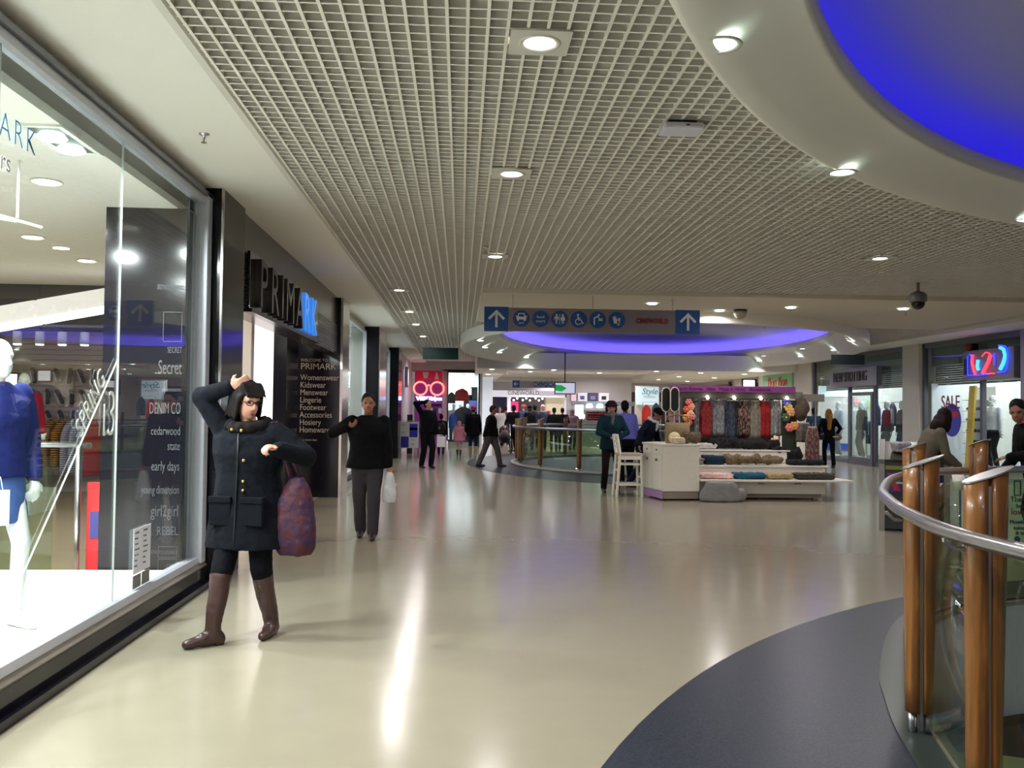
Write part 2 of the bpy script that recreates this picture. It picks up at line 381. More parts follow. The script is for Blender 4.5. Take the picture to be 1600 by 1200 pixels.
# left soffit
s = B(); s.ex([(-8, -9, 3.37), (-1.45, -9, 3.37), (-1.415, -9, 3.385), (-1.405, -9, 3.41), (-1.42, -9, 3.46), (-8, -9, 3.46)], (0, 45.2, 0))
struct(s.build('ceiling', M_PLASTER, smooth=False))
# right soffit
struct(B().box(10.85, 12.0, 15.0, 46.6, 3.33, 3.46).build('ceiling', M_PLASTER))
# flat plaster raft between the two coves
poly = [(0.32, 13.93), (10.15, 13.93), (10.15, 18.6)]
for k in range(41):
    xx = 10.15 - (10.15 - 0.32) * k / 40; yy = 18.6
    while yy > 14.2 and inside(xx, yy, C2O, 0.06): yy -= 0.02
    poly.append((xx, yy))
poly[3] = (10.14, poly[3][1])
struct(B().prism(poly, 3.33, 3.44).build('ceiling', mat('plaster_raft', (216, 209, 190), 0.85, var=0.02, scale=3)))
# low ceiling towards the cinema with a sunk tray
lc = B(); z = 2.95
lc.box(0.55, 11.85, 31.0, 32.6, z, 3.5); lc.box(0.55, 1.7, 32.6, 44, z, 3.5); lc.box(8.0, 11.85, 32.6, 44, z, 3.5); lc.box(0.55, 11.85, 44, 46.6, z, 3.5)
lc.box(1.7, 8.0, 32.6, 44, z + 0.18, 3.5)
struct(lc.build('ceiling', M_PLASTER))
def cove(outer, inner, zo, zi, n=160, led=None, paint=None, k=1, depth=0.55):
    def lp(e, d): return circle(e[0], e[1], e[2] + d, n, e[3] + d, e[4])
    P = [(outer, -0.02, ZG + 0.1), (outer, 0.0, zo + 0.03), (outer, -0.015, zo + 0.008), (outer, -0.05, zo)]
    for t in (0.25, 0.5, 0.75): P.append(((outer, inner, t), 0, zo + (zi - zo) * t))
    P += [(inner, 0.03, zi - 0.004), (inner, 0.0, zi), (inner, 0.0, zi + 0.13), (inner, 0.03, zi + 0.135), (inner, 0.04, zi + 0.02), (inner, 0.42, zi + 0.02)]
    rings = []
    for e, d, z in P:
        if len(e) == 3:
            a, b_, t = e; A, C = lp(a, -0.05), lp(b_, 0.03); r = [(p[0] * (1 - t) + q[0] * t, p[1] * (1 - t) + q[1] * t, z) for p, q in zip(A, C)]
        else: r = [(p[0], p[1], z) for p in lp(e, d)]
        rings.append(r)
    b = B(); b.loft(rings, False); o = struct(b.build('ceiling', M_PLASTER2, smooth=True))
    b = B(); rr = [[(p[0], p[1], z_) for p in lp(inner, d)] for d, z_ in ((0.42, zi + 0.015), (0.45, zi + 0.2), (0.36, zi + 0.34), (0.1, zi + 0.45), (-0.5, zi + depth - 0.03), (-1.5, zi + depth + 0.05), (-3.2, zi + depth + 0.12))]
    b.loft(rr, False); b.bm.faces.new([b.bm.verts.new(p) for p in rr[-1]])
    struct(b.build('ceiling', paint, smooth=True))
    pts = [(p[0], p[1], zi + 0.065) for p in lp(inner, 0.2)]
    t = B(); t.tube(pts, 0.022, 8, closed=True)
    tag(t.build('neon_tube', led, smooth=True), 'blue neon tube behind the lip of the ' + ('big near' if k == 1 else 'far oval') + ' ceiling recess', 'light')
cove(C1O, C1I, 3.30, 3.50, led=M_LED, paint=M_COVE, k=1)
cove(C2O, C2I, 3.12, 3.60, led=M_LED2, paint=M_COVE, k=2)

# ------------------------------------------------------------------ downlights
def downlight_proto(square, lens, name, label, cat='light'):
    t = thing(name, (0, 0, 0), label, cat)
    if square:
        b = B(); n = 24
        inner = circle(0, 0, 0.093, n); b.bm.free(); me = fill2d([[(-0.155, -0.155), (0.155, -0.155), (0.155, 0.155), (-0.155, 0.155)], inner], -0.006, 0.004)
        link('mounting_plate', me, M_TRIM, t)
    b = B(); b.ring((0, 0, 0), [(0.105, -0.012), (0.112, -0.006), (0.108, -0.001), (0.085, 0.0), (0.082, -0.008)], 28).build('trim_ring', M_TRIM, t, True)
    b = B(); b.lathe((0, 0, 0), [(0.0, -0.007), (0.05, -0.006), (0.083, -0.002), (0.083, 0.006), (0.0, 0.006)], 28).build('lens', lens, t, True)
    return t
DL = []
def light_at(x, y, z, proto, label, group, power, tilt=0, col=(1, 0.945, 0.945), size=0.16, spread=R(165)):
    o = proto if proto.name not in DL else copy_tree(proto); DL.append(o.name)
    o.location = (x, y, z); tag(o, label, 'light', group)
    if tilt: o.rotation_euler = (tilt, 0, 0)
    area((x, y, z - 0.016), size, power, col, spread=spread)
P_SQ = downlight_proto(True, M_LAMP, 'recessed_downlight', 'x'); P_RD = downlight_proto(False, M_LAMPC, 'recessed_downlight', 'x')
PW = 34
sq_labels = ['square-plated downlight in the open grid ceiling, the largest and closest one', 'square-plated downlight in the grid ceiling, second of the line down its middle', 'square-plated downlight in the grid ceiling, just before the plaster raft',
             'small square-plated downlight in the grid ceiling under the curve of the big blue recess', 'downlight in the grid beside the left soffit, nearest of that row', 'downlight in the grid beside the left soffit, second of that row', 'downlight in the grid beside the left soffit, third of that row', 'downlight in the grid beside the left soffit, fourth of that row, before the green sign',
             'downlight in the grid beneath the far end of the left soffit, behind the green sign', 'downlight in the grid at the left tip of the far oval ceiling ring', 'downlight in the grid close to the neon shop sign by the white soffit', 'downlight in the grid above the hanging green sign at the sports shop', 'downlight in the grid near the green and red sign on the cream wall',
             'downlight in the grid over the purple-topped kiosk by the cream wall', 'square-plated downlight in the ceiling behind the viewer', 'square-plated downlight in the grid hidden behind the raft edge', 'square-plated downlight in the grid above the camera dome']
for i, (x, y) in enumerate(PLATES):
    if i in (14, 15, 16): area((x, y, ZG - 0.03), 0.15, PW, (1, 0.945, 0.945)); continue
    light_at(x, y, ZG - 0.012, P_SQ, sq_labels[i], 'square downlights in the grid ceiling', PW)
def ring_z(eo, ei, zo, zi, x, y):
    lo, hi = 0.0, 1.0
    for _ in range(30):
        t = (lo + hi) / 2; e = [p * (1 - t) + q * t for p, q in zip(eo, ei)]
        if inside(x, y, e): lo = t
        else: hi = t
    return zo + (zi - zo) * lo
ring = [(1.26, 4.33, 3.36, 'round downlight in the pale cove ring beside the big blue recess, closest to the viewer'), (2.81, 6.47, 3.36, 'round downlight in the cove ring of the big blue recess, second one along the curve'), (5.21, 8.03, 3.36, 'round downlight in the cove ring of the big blue recess at the edge of view'),
        (3.2, 14.9, 3.325, 'round downlight in the plaster raft above the right part of the hanging direction sign'), (5.66, 15.1, 3.325, 'round downlight in the plaster raft beside the white half dome'), (7.6, 15.0, 3.325, 'round downlight in the plaster raft directly behind the camera dome'), (4.6, 15.75, 3.325, 'round downlight in the plaster raft just behind the white half dome')]
for x, y, z, lb in ring:
    if z > 3.35: z = ring_z(C1O, C1I, 3.30, 3.50, x, y) - 0.012
    light_at(x, y, z - 0.006, P_RD, lb, 'round downlights in the plaster', PW * 0.8)
C2m = [(C2O[0] + C2I[0]) / 2, (C2O[1] + C2I[1]) / 2, (C2O[2] + C2I[2]) / 2, (C2O[3] + C2I[3]) / 2, C2O[4]]
for k, a in enumerate((168, 183, 200, 216, 150, 128, 106, 84, 62, 42, 22, 2, -20, -45)):
    u, v = C2m[2] * cos(R(a)), C2m[3] * sin(R(a)); t = C2m[4]
    x, y = C2m[0] + u * cos(t) - v * sin(t), C2m[1] + u * sin(t) + v * cos(t)
    if y < 17.6: continue
    light_at(x, y, ring_z(C2O, C2I, 3.12, 3.60, x, y) - 0.05, P_RD, 'round downlight in the oval ring around the far blue recess', 'downlights around the far oval ring', 14, spread=R(110))
for k, (x, y) in enumerate([(3.3, 34.5), (2.9, 37.5), (6.2, 34.8), (5.9, 38.0)]):
    light_at(x, y, 3.12, P_RD, 'round downlight in the sunk tray before the cinema', 'downlights in the sunk tray', 60)
for k, (x, y) in enumerate([(1.1, 32.0), (3.3, 31.8), (1.1, 36.5), (1.1, 40.5), (4.5, 45), (8.8, 32.5), (8.9, 36.2), (8.9, 40.0), (7.0, 31.8)]):
    light_at(x, y, 2.942, P_RD, 'small round downlight in the flat low ceiling before the cinema', 'downlights in the low ceiling', 45)
for k, (x, y) in enumerate([(10.6, 33.0), (10.6, 37.0), (10.6, 41.5)]):
    light_at(x, y, 2.942, P_RD, 'round downlight along the cream wall behind the purple kiosk canopy', 'downlights along the cream wall', 60)
for x, y in [(0.3, -2.2), (0.3, -5.4), (-0.9, -7.5), (3, -7.5)]: area((x, y, 3.38), 0.2, PW, (1, 0.945, 0.945))
for k in range(3, 19):   # the rest of the lamps around the near cove, beyond the edge of view
    a = R(118 + k * 18); x, y = 8.78 + 8.4 * cos(a), 0.25 + 8.4 * sin(a)
    if y < 3.5 or x > 6: area((x, y, 3.34), 0.16, PW * 0.8, (1, 0.945, 0.945))

# ceiling fittings
def sprinkler(x, y, z, lb):
    t = thing('sprinkler', (x, y, z), lb, 'sprinkler', 'ceiling sprinklers')
    B().lathe((x, y, z), [(0.035, 0.0), (0.035, -0.006), (0.01, -0.012), (0.01, -0.03), (0.004, -0.035)], 12).build('collar', M_STEEL, t, True)
    B().cyl((x, y, z - 0.03), (x, y, z - 0.06), 0.005, n=6).build('nozzle', M_LEDGE, t)
    B().lathe((x, y, z - 0.06), [(0.02, 0), (0.02, -0.003), (0.0, -0.004)], 10).build('deflector', M_LEDGE, t)
sprinkler(-1.78, 6.2, 3.37, 'small sprinkler head in the white soffit above the shop window')
sprinkler(0.27, 10.4, 3.4, 'dark sprinkler head under the grid ceiling beside a square downlight')
sprinkler(7.9, 15.5, 3.33, 'sprinkler head in the plaster raft beside the camera dome')
sprinkler(3.45, 14.5, 3.33, 'sprinkler head in the plaster raft above the hanging sign')
sprinkler(6.3, 18.3, 3.33, 'sprinkler head at the back edge of the plaster raft')
t = thing('wireless_unit', (1.42, 5.75, 3.4), 'white flat box fixed below the grid ceiling near the cove edge', 'access point')
b = B(); b.box(1.29, 1.55, 5.66, 5.86, 3.335, 3.375); b.build('case', mat('unit_white', (214, 210, 224), 0.4), t, bevel=0.012)
B().box(1.33, 1.51, 5.70, 5.82, 3.372, 3.398).build('bracket', M_BLACK, t)
B().box(1.43, 1.455, 5.656, 5.662, 3.35, 3.358).build('badge', mat('badge_blue', (40, 40, 110), 0.4), t)
t = thing('camera_dome', (6.55, 12.5, 3.4), 'dark security camera dome hanging from the grid ceiling', 'camera')
B().cyl((6.55, 12.5, 3.4), (6.55, 12.5, 3.27), 0.022).build('drop_pipe', M_LEDGE, t, True)
B().lathe((6.55, 12.5, 3.15), [(0.03, 0.125), (0.09, 0.105), (0.12, 0.07), (0.122, -0.02), (0.11, -0.03)], 24).build('housing', mat('cctv_grey', (105, 105, 105), 0.4), t, True)
B().ell((6.55, 12.5, 3.11), (0.095, 0.095, 0.1)).build('smoked_dome', mat('smoked', (10, 10, 12), 0.08), t, True)
t = thing('half_dome_speaker', (4.93, 15.6, 3.33), 'cream half dome fixed under the plaster raft', 'speaker')
B().lathe((4.93, 15.6, 3.33), [(0.12, 0), (0.12, -0.03), (0.11, -0.031)], 24).build('ring_mount', M_BLACK, t, True)
B().lathe((4.93, 15.6, 3.30), [(0.115, 0), (0.112, -0.05), (0.09, -0.1), (0.05, -0.135), (0.0, -0.145)], 24).build('shell', mat('dome_cream', (176, 168, 148), 0.5), t, True)

# ------------------------------------------------------------------ walls
M_DKWALL = mat('shop_dark', (60, 55, 60), 0.6)
struct(B().box(-8.2, -8, -9, 47, -0.03, 4.7).build('wall_left', M_CREAM))
struct(B().box(19, 19.2, -9, 16, -0.03, 4.7).build('wall_right', M_CREAM))
struct(B().box(-8, 19, -9.2, -9, -5, 4.7).build('wall_back', M_CREAM))
struct(B().box(11.8, 19, 15.6, 16.0, -0.03, 4.7).build('wall_right', M_CREAM))
# ------------------------------------------------------------------ left shopfront
XG = -2.2
def window(n, y0, y1, z0, z1, x, joints=(), fw=0.05, mats=M_ALU, gm=M_GLASS, sgn=1):
    w = struct(thing('window_%d' % n, (x, y0, z0), None, None))
    B().box(x - 0.006, x + 0.006, y0, y1, z0, z1).build('glass_pane', gm, w)
    b = B(); d = 0.045
    b.box(x - d, x + d, y0, y1, z1 - 0.01, z1 + fw); b.box(x - d, x + d, y0, y1, z0 - fw, z0 + 0.01)
    b.box(x - d, x + d, y1 - 0.01, y1 + fw, z0 - fw, z1 + fw); b.box(x - d, x + d, y0 - fw, y0 + 0.01, z0 - fw, z1 + fw)
    b.build('frame', mats, w, bevel=0.004)
    for j in joints: B().box(x - 0.0065, x + 0.0065, j - 0.0015, j + 0.0015, z0, z1).build('glass_joint', mat('joint_clear', (170, 176, 172), 0.3), w)
    return w
# big display window
w1 = window(1, 1.0, 7.62, 0.245, 3.22, XG, (2.9, 4.33, 5.88), 0.045)
struct(B().box(XG - 0.02, XG + 0.07, 7.60, 7.72, 0.2, 3.3).build('trim_9', M_ALU, bevel=0.006))
b = B(); b.ex([(-2.24, 0, 0.2), (-2.16, 0, 0.2), (-2.125, 0, 0.175), (-2.125, 0, 0.16), (-2.24, 0, 0.16)], (0, 7.75, 0)); struct(b.build('trim_10', M_LEDGE))
struct(B().box(-2.4, -2.12, -9, 7.75, 0, 0.165).build('baseboard_left', M_GRAN))
struct(B().box(-2.12, -2.07, -9, 7.75, 0, 0.05).build('baseboard_left', M_GRAN))
b = B(); b.box(-2.26, -2.13, -9, 7.75, 3.265, 3.30); struct(b.build('trim_11', mat('frame_grey', (110, 112, 118), 0.35, 0.4)))
struct(B().box(-2.3, -2.2, -9, 7.75, 3.30, 3.40).build('wall_left', M_CREAM))
struct(B().box(-2.3, -2.2, -9, 0.95, 0.0, 3.3).build('wall_left', M_CREAM))
# granite piers with steel corner strips
def pier(y0, y1, x=-2.05, z=3.37, xi=-2.35, strip=0.02):
    struct(B().box(xi, x, y0, y1, 0, z).build('wall_left', M_GRAN))
    struct(B().box(x - 0.012, x + 0.006, y0 - 0.008, y0 + strip, 0, z).build('trim_12', M_CHROME))
pier(7.75, 8.53)
# fascia with the illuminated sign over the shop entrance
struct(B().box(-2.3, -2.1, 8.5, 15.25, 2.42, 3.37).build('wall_left', mat('fascia_grey', (50, 45, 42), 0.22, coat=0.3)))
f = B()
for k in range(13): f.box(-2.1, -2.094, 8.55, 15.2, 2.46 + k * 0.035, 2.478 + k * 0.035)
struct(f.build('trim_13', mat('fascia_rib', (64, 58, 54), 0.3)))
sg = thing('shop_name_sign', (-2.08, 8.9, 2.5), 'glass-backed wall sign with big steel letters, the last two lit blue, over the shop entrance', 'sign')
B().box(-2.085, -2.055, 8.78, 12.9, 2.46, 3.02).build('backing_glass', mat('smoked_glass', (34, 33, 34), 0.08, coat=0.5), sg, bevel=0.004)
B().box(-2.10, -2.02, 8.74, 12.95, 2.42, 2.455).build('sign_rail', mat('rail_dark', (60, 56, 54), 0.25, 0.8), sg)
M_LET = mat('letter_steel', (80, 76, 74), 0.35, 0.7); M_LETB = mat('letter_blue', (70, 150, 240), 0.3, emit=0.9, ec=(60, 140, 245))
yy = 8.98
for ch, wd in zip('PRIMARK', (0.52, 0.54, 0.26, 0.66, 0.56, 0.54, 0.5)):
    text(ch, 0.70, face_xp(-2.03, yy, 2.5), M_LETB if yy > 11.4 else M_LET, 'letter', sg, ext=0.03, sx=1.02); yy += wd
# directory panel facing the viewer on the far pier of the entrance
struct(B().box(-2.86, -2.03, 15.25, 16.05, 0, 3.37).build('wall_left', M_GRAN))
struct(B().box(-2.04, -2.0, 15.24, 16.1, 0, 3.37).build('trim_14', M_STEEL2))
dp = thing('store_directory', (-2.45, 15.24, 1.2), 'pale lettering listing the departments on the black pier by the shop entrance', 'lettering')
M_GOLD = mat('lettering_pale', (170, 152, 140), 0.4)
def dl(s, size, z, x=-2.70, sx=1.0): text(s, size, face_y(x, 15.235, z), M_GOLD, 'text_line', dp, ext=0.003, sx=sx)
dl('WELCOME TO', 0.07, 2.28); dl('PRIMARK', 0.15, 2.15, sx=0.98)
for k, s_ in enumerate(['Womenswear', 'Kidswear', 'Menswear', 'Lingerie', 'Footwear', 'Accessories', 'Hosiery', 'Homeware']): dl(s_, 0.14, 1.967 - k * 0.1255, sx=0.80)
dl('open seven days', 0.045, 0.95)
# inside of the entrance
struct(B().box(-2.74, -2.5, 13.0, 13.9, 0, 2.62).build('wall_left', M_GRAN))
lb = thing('light_pillar', (-2.5, 10.7, 0), 'tall glowing white pillar just inside the shop entrance', 'light')
B().box(-2.6, -2.46, 10.75, 11.9, 0.05, 2.5).build('glowing_panel', mat('lightbox', (255, 250, 248), 0.4, emit=1.6, ec=(255, 246, 244)), lb)
B().box(-2.62, -2.45, 10.6, 10.75, 0.0, 2.53).build('end_post', mat('post_cream', (225, 212, 200), 0.4), lb)
# shop interior
struct(B().box(-8, -2.3, -9, 16.5, 3.10, 3.16).build('ceiling', mat('shop_ceiling', (226, 222, 214), 0.8)))
struct(B().box(-8, -2.36, 16.0, 16.1, 0, 3.4).build('wall_far', mat('shop_back', (188, 178, 178), 0.7)))
struct(B().box(-4.6, -2.24, 0.9, 7.3, 0.0, 0.2).build('floor', mat('platform_white', (240, 240, 236), 0.4)))
struct(B().box(-2.87, -2.23, 7.35, 7.62, 0.0, 3.1).build('wall_inner', M_GRAN))
br = thing('brand_list', (-2.4, 7.33, 1.5), 'column of small pale brand names on the black granite panel in the window', 'lettering')
M_BR = mat('brand_pale', (84, 83, 88), 0.5)
for s_, z_, sz, sx in [('atmosphere', 2.44, 0.085, 0.62), ('SECRET', 1.93, 0.07, 0.6), ('Secret', 1.76, 0.16, 0.55), ('possessions', 1.62, 0.05, 0.8), ('DENIM CO', 1.44, 0.13, 0.48), ('cedarwood', 1.27, 0.10, 0.62), ('state', 1.15, 0.10, 0.62), ('early days', 0.985, 0.11, 0.62), ('young dimension', 0.80, 0.095, 0.56), ('girl2girl', 0.62, 0.13, 0.68), ('REBEL', 0.47, 0.10, 0.78), ('LOVE TO LOUNGE', 0.32, 0.04, 0.8), ('OPIA', 0.20, 0.06, 0.8)]:
    text(s_, sz, face_y(-2.245, 7.345, z_), M_BR, 'text_line', br, ext=0.002, sx=sx * 0.82, align='RIGHT')
for z0, z1 in ((2.02, 2.26), (0.29, 0.38), (0.17, 0.28)):
    b = B(); x0, x1 = -2.40, -2.25; t_ = 0.004
    for q in ((x0, x1, z0, z0 + t_), (x0, x1, z1 - t_, z1), (x0, x0 + t_, z0, z1), (x1 - t_, x1, z0, z1)): b.box(q[0], q[1], 7.343, 7.349, q[2], q[3])
    b.build('name_frame', M_BR, br)
# notice and vinyl lettering on the glass
nt = thing('opening_times_notice', (XG + 0.01, 5.98, 0.3), 'white printed notice stuck low on the display window glass', 'notice')
B().box(XG + 0.007, XG + 0.010, 6.21, 6.54, 0.36, 0.665).build('paper', mat('paper_white', (225, 226, 235), 0.6), nt)
for k in range(2):
    B().box(XG + 0.007, XG + 0.010, 6.21 + k * 0.17, 6.36 + k * 0.17, 0.262, 0.35).build('dark_box', mat('notice_grey', (120, 116, 112), 0.6), nt)
    for j in range(7): text(['OPENING', 'Monday', 'Tuesday', 'Wednesday', 'Thursday', 'Friday', 'Sunday'][j], 0.02, face_xp(XG + 0.0105, 6.225 + k * 0.165, 0.63 - j * 0.037), mat('ink', (90, 90, 105), 0.7), 'text_line', nt, ext=0.0005)
vs = thing('window_slogan', (XG, 5.0, 1.2), 'white vinyl words and a long slanted line on the display window glass', 'lettering')
M_VIN = mat('vinyl_white', (232, 236, 228), 0.5)
# slanted line from the floor up to the top of the lettering
def onglass(y, z): return Vector((XG + 0.009, y, z))
b = B(); b.cap(onglass(4.3, 0.19 + 0.09), onglass(5.86, 1.80), 0.004, n=6); b.build('slanted_line', M_VIN, vs)
ang = math.atan2(1.80 - 0.37, 5.86 - 4.46)
Mv = Matrix.Translation(onglass(5.33, 1.30)) @ Matrix.Rotation(pi / 2, 4, 'Z') @ Matrix.Rotation(pi / 2, 4, 'X') @ Matrix.Rotation(ang, 4, 'Z')
text('SPRING', 0.185, Mv, M_VIN, 'word', vs, ext=0.001, sx=0.80, offset=-0.002)
text('1', 0.30, face_xp(XG + 0.009, 5.60, 1.31), M_VIN, 'number', vs, ext=0.001, sx=0.8, offset=-0.004); text('3', 0.42, face_xp(XG + 0.009, 5.70, 1.31), M_VIN, 'number', vs, ext=0.001, sx=0.72, offset=-0.008)
wv = thing('window_logo_lettering', (XG, 4.2, 2.5), 'blue vinyl letters high on the display window glass', 'lettering')
text('PRIMARK', 0.185, face_xp(XG + 0.009, 3.87, 2.77), mat('vinyl_blue', (80, 160, 215), 0.5), 'word', wv, ext=0.001, sx=0.92, offset=-0.004, space=1.25)
text('careers', 0.13, face_xp(XG + 0.009, 4.05, 2.62), mat('vinyl_grey', (200, 206, 206), 0.5), 'word', wv, ext=0.001)
# recessed window spotlights
def gimbal(x, y, lb):
    t = thing('twin_spotlight', (x, y, 3.1), lb, 'light', 'recessed shop window lights')
    b = B(); me = fill2d([[(x - .13, y - .3), (x + .13, y - .3), (x + .13, y + .3), (x - .13, y + .3)], [(x - .10, y - .27), (x + .10, y - .27), (x + .10, y + .27), (x - .10, y + .27)]], 3.085, 3.1); link('frame', me, M_WHITE, t)
    B().box(x - .1, x + .1, y - .27, y + .27, 3.096, 3.1).build('recess', mat('dark_recess', (40, 40, 42), 0.6), t)
    for dy in (-0.13, 0.13): B().lathe((x, y + dy, 3.07), [(0.0, -0.01), (0.075, -0.01), (0.085, 0.0), (0.06, 0.03)], 20).build('lamp', M_LAMPC, t, True)
gimbal(-2.42, 5.5, 'twin spotlight in a dark square recess of the shop ceiling near the glass')
for k, (x, y) in enumerate([(-2.98, 6.55), (-4.09, 8.74), (-4.14, 10.1), (-5.0, 8.2)]):
    t = thing('recessed_downlight', (x, y, 3.1), 'small round downlight in the shop ceiling behind the display window', 'light', 'downlights in the shop ceiling')
    B().ring((x, y, 3.1), [(0.1, -0.01), (0.11, -0.004), (0.1, 0.0)], 20).build('trim_ring', M_WHITE, t, True)
    B().lathe((x, y, 3.1), [(0, -0.014), (0.08, -0.014), (0.08, 0), (0, 0)], 20).build('lens', M_LAMP, t, True)
# hanging rail in the window
t = thing('ceiling_hanger', (-3.05, 5.0, 3.1), 'white rod with cross bars hanging from the shop window ceiling', 'display hanger')
B().cyl((-2.91, 6.0, 3.1), (-2.91, 6.0, 2.72), 0.008, n=8).build('rod', M_WHITE, t)
b = B(); b.cyl((-3.1, 5.5, 2.72), (-2.8, 6.1, 2.68), 0.01, n=8); b.cyl((-3.2, 5.7, 2.70), (-2.88, 6.05, 2.70), 0.01, n=8); b.build('cross_bar', M_WHITE, t)
# dark bulkhead, light box band and track spots deeper in the shop
struct(B().box(-8, -3.1, 12.2, 12.5, 2.5, 3.1).build('wall_inner', mat('bulkhead_dark', (46, 40, 42), 0.7)))
lbx = thing('light_box_band', (-5.5, 11.5, 2.5), 'long slanted glowing white light box band high inside the shop', 'light')
for k in range(5):
    y0 = 11.0; x0 = -7.9 + k * 0.95
    def P(x): return (x, 10.9, min(2.84, 2.45 + 0.195 * (x + 5.44)))
    b = B(); a, c = P(x0 + 0.01), P(x0 + 0.93); b.ex([(a[0], a[1], a[2]), (c[0], c[1], c[2]), (c[0], c[1], c[2] + 0.22), (a[0], a[1], a[2] + 0.22)], (0, 0.25, 0))
    b.build('glowing_panel', mat('lightbox_soft', (214, 206, 205), 0.5, emit=0.55, ec=(255, 245, 240)), lbx)
    b = B(); b.ex([(a[0], a[1] - .01, a[2] - 0.05), (c[0], c[1] - .01, c[2] - 0.05), (c[0], c[1] - .01, c[2]), (a[0], a[1] - .01, a[2])], (0, 0.25, 0)); b.build('bright_edge', mat('lightbox_edge', (255, 252, 250), 0.4, emit=3.0), lbx)
for k in range(4):
    x = -5.68 + k * 0.28
    t = thing('track_spotlight', (x, 11.8, 2.42), 'grey cylinder spotlight on the track under the light box band', 'light', 'track spotlights in the shop')
    B().cyl((x, 11.8, 2.44), (x, 11.8, 2.28), 0.055, 0.06, 14).build('can', mat('can_grey', (140, 138, 150), 0.4), t, True)
    B().cyl((x, 11.8, 2.279), (x, 11.8, 2.265), 0.05, 0.045, 14).build('lens', M_LAMP, t)
    B().cyl((x, 11.8, 2.5), (x, 11.8, 2.44), 0.01, n=6).build('stem', M_BLACK, t)
tag(B().box(-8, -4.4, 11.78, 11.82, 2.5, 2.53).build('lighting_track', mat('track_violet', (90, 84, 110), 0.4)), 'thin lighting track running under the light box band', 'track')
# slatwall with hanging shoes
sw = thing('slatwall_display', (-6.4, 15.9, 0), 'pale slatted wall panel behind the hanging shoes', 'display panel')
b = B()
for k in range(26): b.box(-7.9, -5.6, 15.86, 15.95, 0.3 + k * 0.09, 0.382 + k * 0.09)
b.box(-7.9, -5.6, 15.95, 15.99, 0.3, 2.7); b.build('slats', mat('slat_pink', (216, 198, 198), 0.5), sw)
def shoe_proto():
    t = thing('hanging_shoe', (0, 0, 0), 'x', 'shoe')
    B().cyl((0, 0, 0.14), (0, -0.18, 0.14), 0.005, n=6).build('hook', M_CHROME, t)
    b = B(); b.loft([[(0.045 * s_ * cos(a) + dx, -0.12 + 0.035 * s_ * sin(a), z_) for a in [2 * pi * k / 10 for k in range(10)]] for s_, dx, z_ in ((0.5, 0, 0.13), (0.9, 0, 0.1), (1.0, 0.01, 0.03), (0.8, 0.0, -0.03), (1.1, 0.0, -0.09), (0.7, 0, -0.13))])
    b.build('upper', mat('shoe_grey', (80, 72, 82), 0.5), t, True)
    b = B(); b.loft([[(0.05 * s_ * cos(a) - 0.03, -0.12 + 0.04 * s_ * sin(a), z_) for a in [2 * pi * k / 10 for k in range(10)]] for s_, z_ in ((0.4, 0.12), (0.8, 0.06), (0.7, 0.0), (1.0, -0.08), (0.6, -0.15))])
    b.build('sole', mat('shoe_sole', (206, 196, 206), 0.5), t, True); return t
sp = shoe_proto(); first = True
for r in range(3):
    for k in range(7):
        if (r, k) in ((0, 1), (2, 5)): continue
        o = sp if first else copy_tree(sp); first = False
        o.location = (-7.3 + k * 0.2 + r * 0.04, 15.862, 2.0 - r * 0.36); o.rotation_euler = (0, R(random.uniform(-25, 25)), 0)
        tag(o, 'shoe hanging in the ' + ['top', 'middle', 'bottom'][r] + ' row on the slatted wall', 'shoe', ['top', 'middle', 'bottom'][r] + ' row of shoes on the slatted wall')
# garment racks
def garment(x, y, z, w, h, c, nm='hanging_garment', yaw=0, kind=0, c2=None):
    key = 'gar%d_%d_%d' % c + ('_%d%d%d' % c2 if c2 else '')
    if key not in MC:
        m = mat(key, c, 0.8, var=0.15, scale=30, bump=0.3)
        if c2:
            N, L, b_ = nodes_of(m); tc = N.new('ShaderNodeTexCoord'); n = N.new('ShaderNodeTexWave' if kind == 1 else 'ShaderNodeTexNoise'); n.inputs['Scale'].default_value = 9 if kind == 1 else 22
            if kind == 1: n.bands_direction = 'Z'; n.inputs['Distortion'].default_value = 2.5
            L.new(tc.outputs['Object'], n.inputs['Vector']); cr = N.new('ShaderNodeValToRGB'); cr.color_ramp.elements[0].position = 0.47; cr.color_ramp.elements[1].position = 0.55
            cr.color_ramp.elements[0].color = rgb(c); cr.color_ramp.elements[1].color = rgb(c2); L.new(n.outputs['Fac'], cr.inputs[0]); L.new(cr.outputs[0], b_.inputs['Base Color'])
    b = B(); rings = []; ph = random.random() * 6
    for k in range(9):
        t = k / 8; zz = z - t * h; ww = w * (0.38 + 0.62 * min(1, t * 3.5)) if k else w * 0.15
        rings.append([(x + cos(yaw) * ww * 0.5 * cos(a) * (1 + 0.06 * sin(3 * a + ph)) - sin(yaw) * 0.045 * sin(a), y + sin(yaw) * ww * 0.5 * cos(a) + cos(yaw) * 0.045 * sin(a) * (1 + 0.5 * sin(5 * a + ph + t * 3)), zz) for a in [2 * pi * j / 20 for j in range(20)]])
    b.loft(rings); return b.build(nm, MC[key], smooth=True)
tag(B().tube([(-7.6, 14.9, 0.0), (-7.6, 14.9, 1.27), (-5.7, 14.9, 1.27), (-5.7, 14.9, 0.0)], 0.018, 8).build('clothes_rail', M_CHROME), 'steel clothes rail holding animal-print garments inside the shop', 'clothes rail')
for k in range(4): tag(garment(-6.95 + k * 0.17, 14.9, 1.26, 0.42, 0.75, (60, 36, 26), yaw=1.2, kind=1, c2=(214, 150, 50)), 'brown and amber zigzag print garment on the shop rail', 'garment', 'amber print garments on the rail')
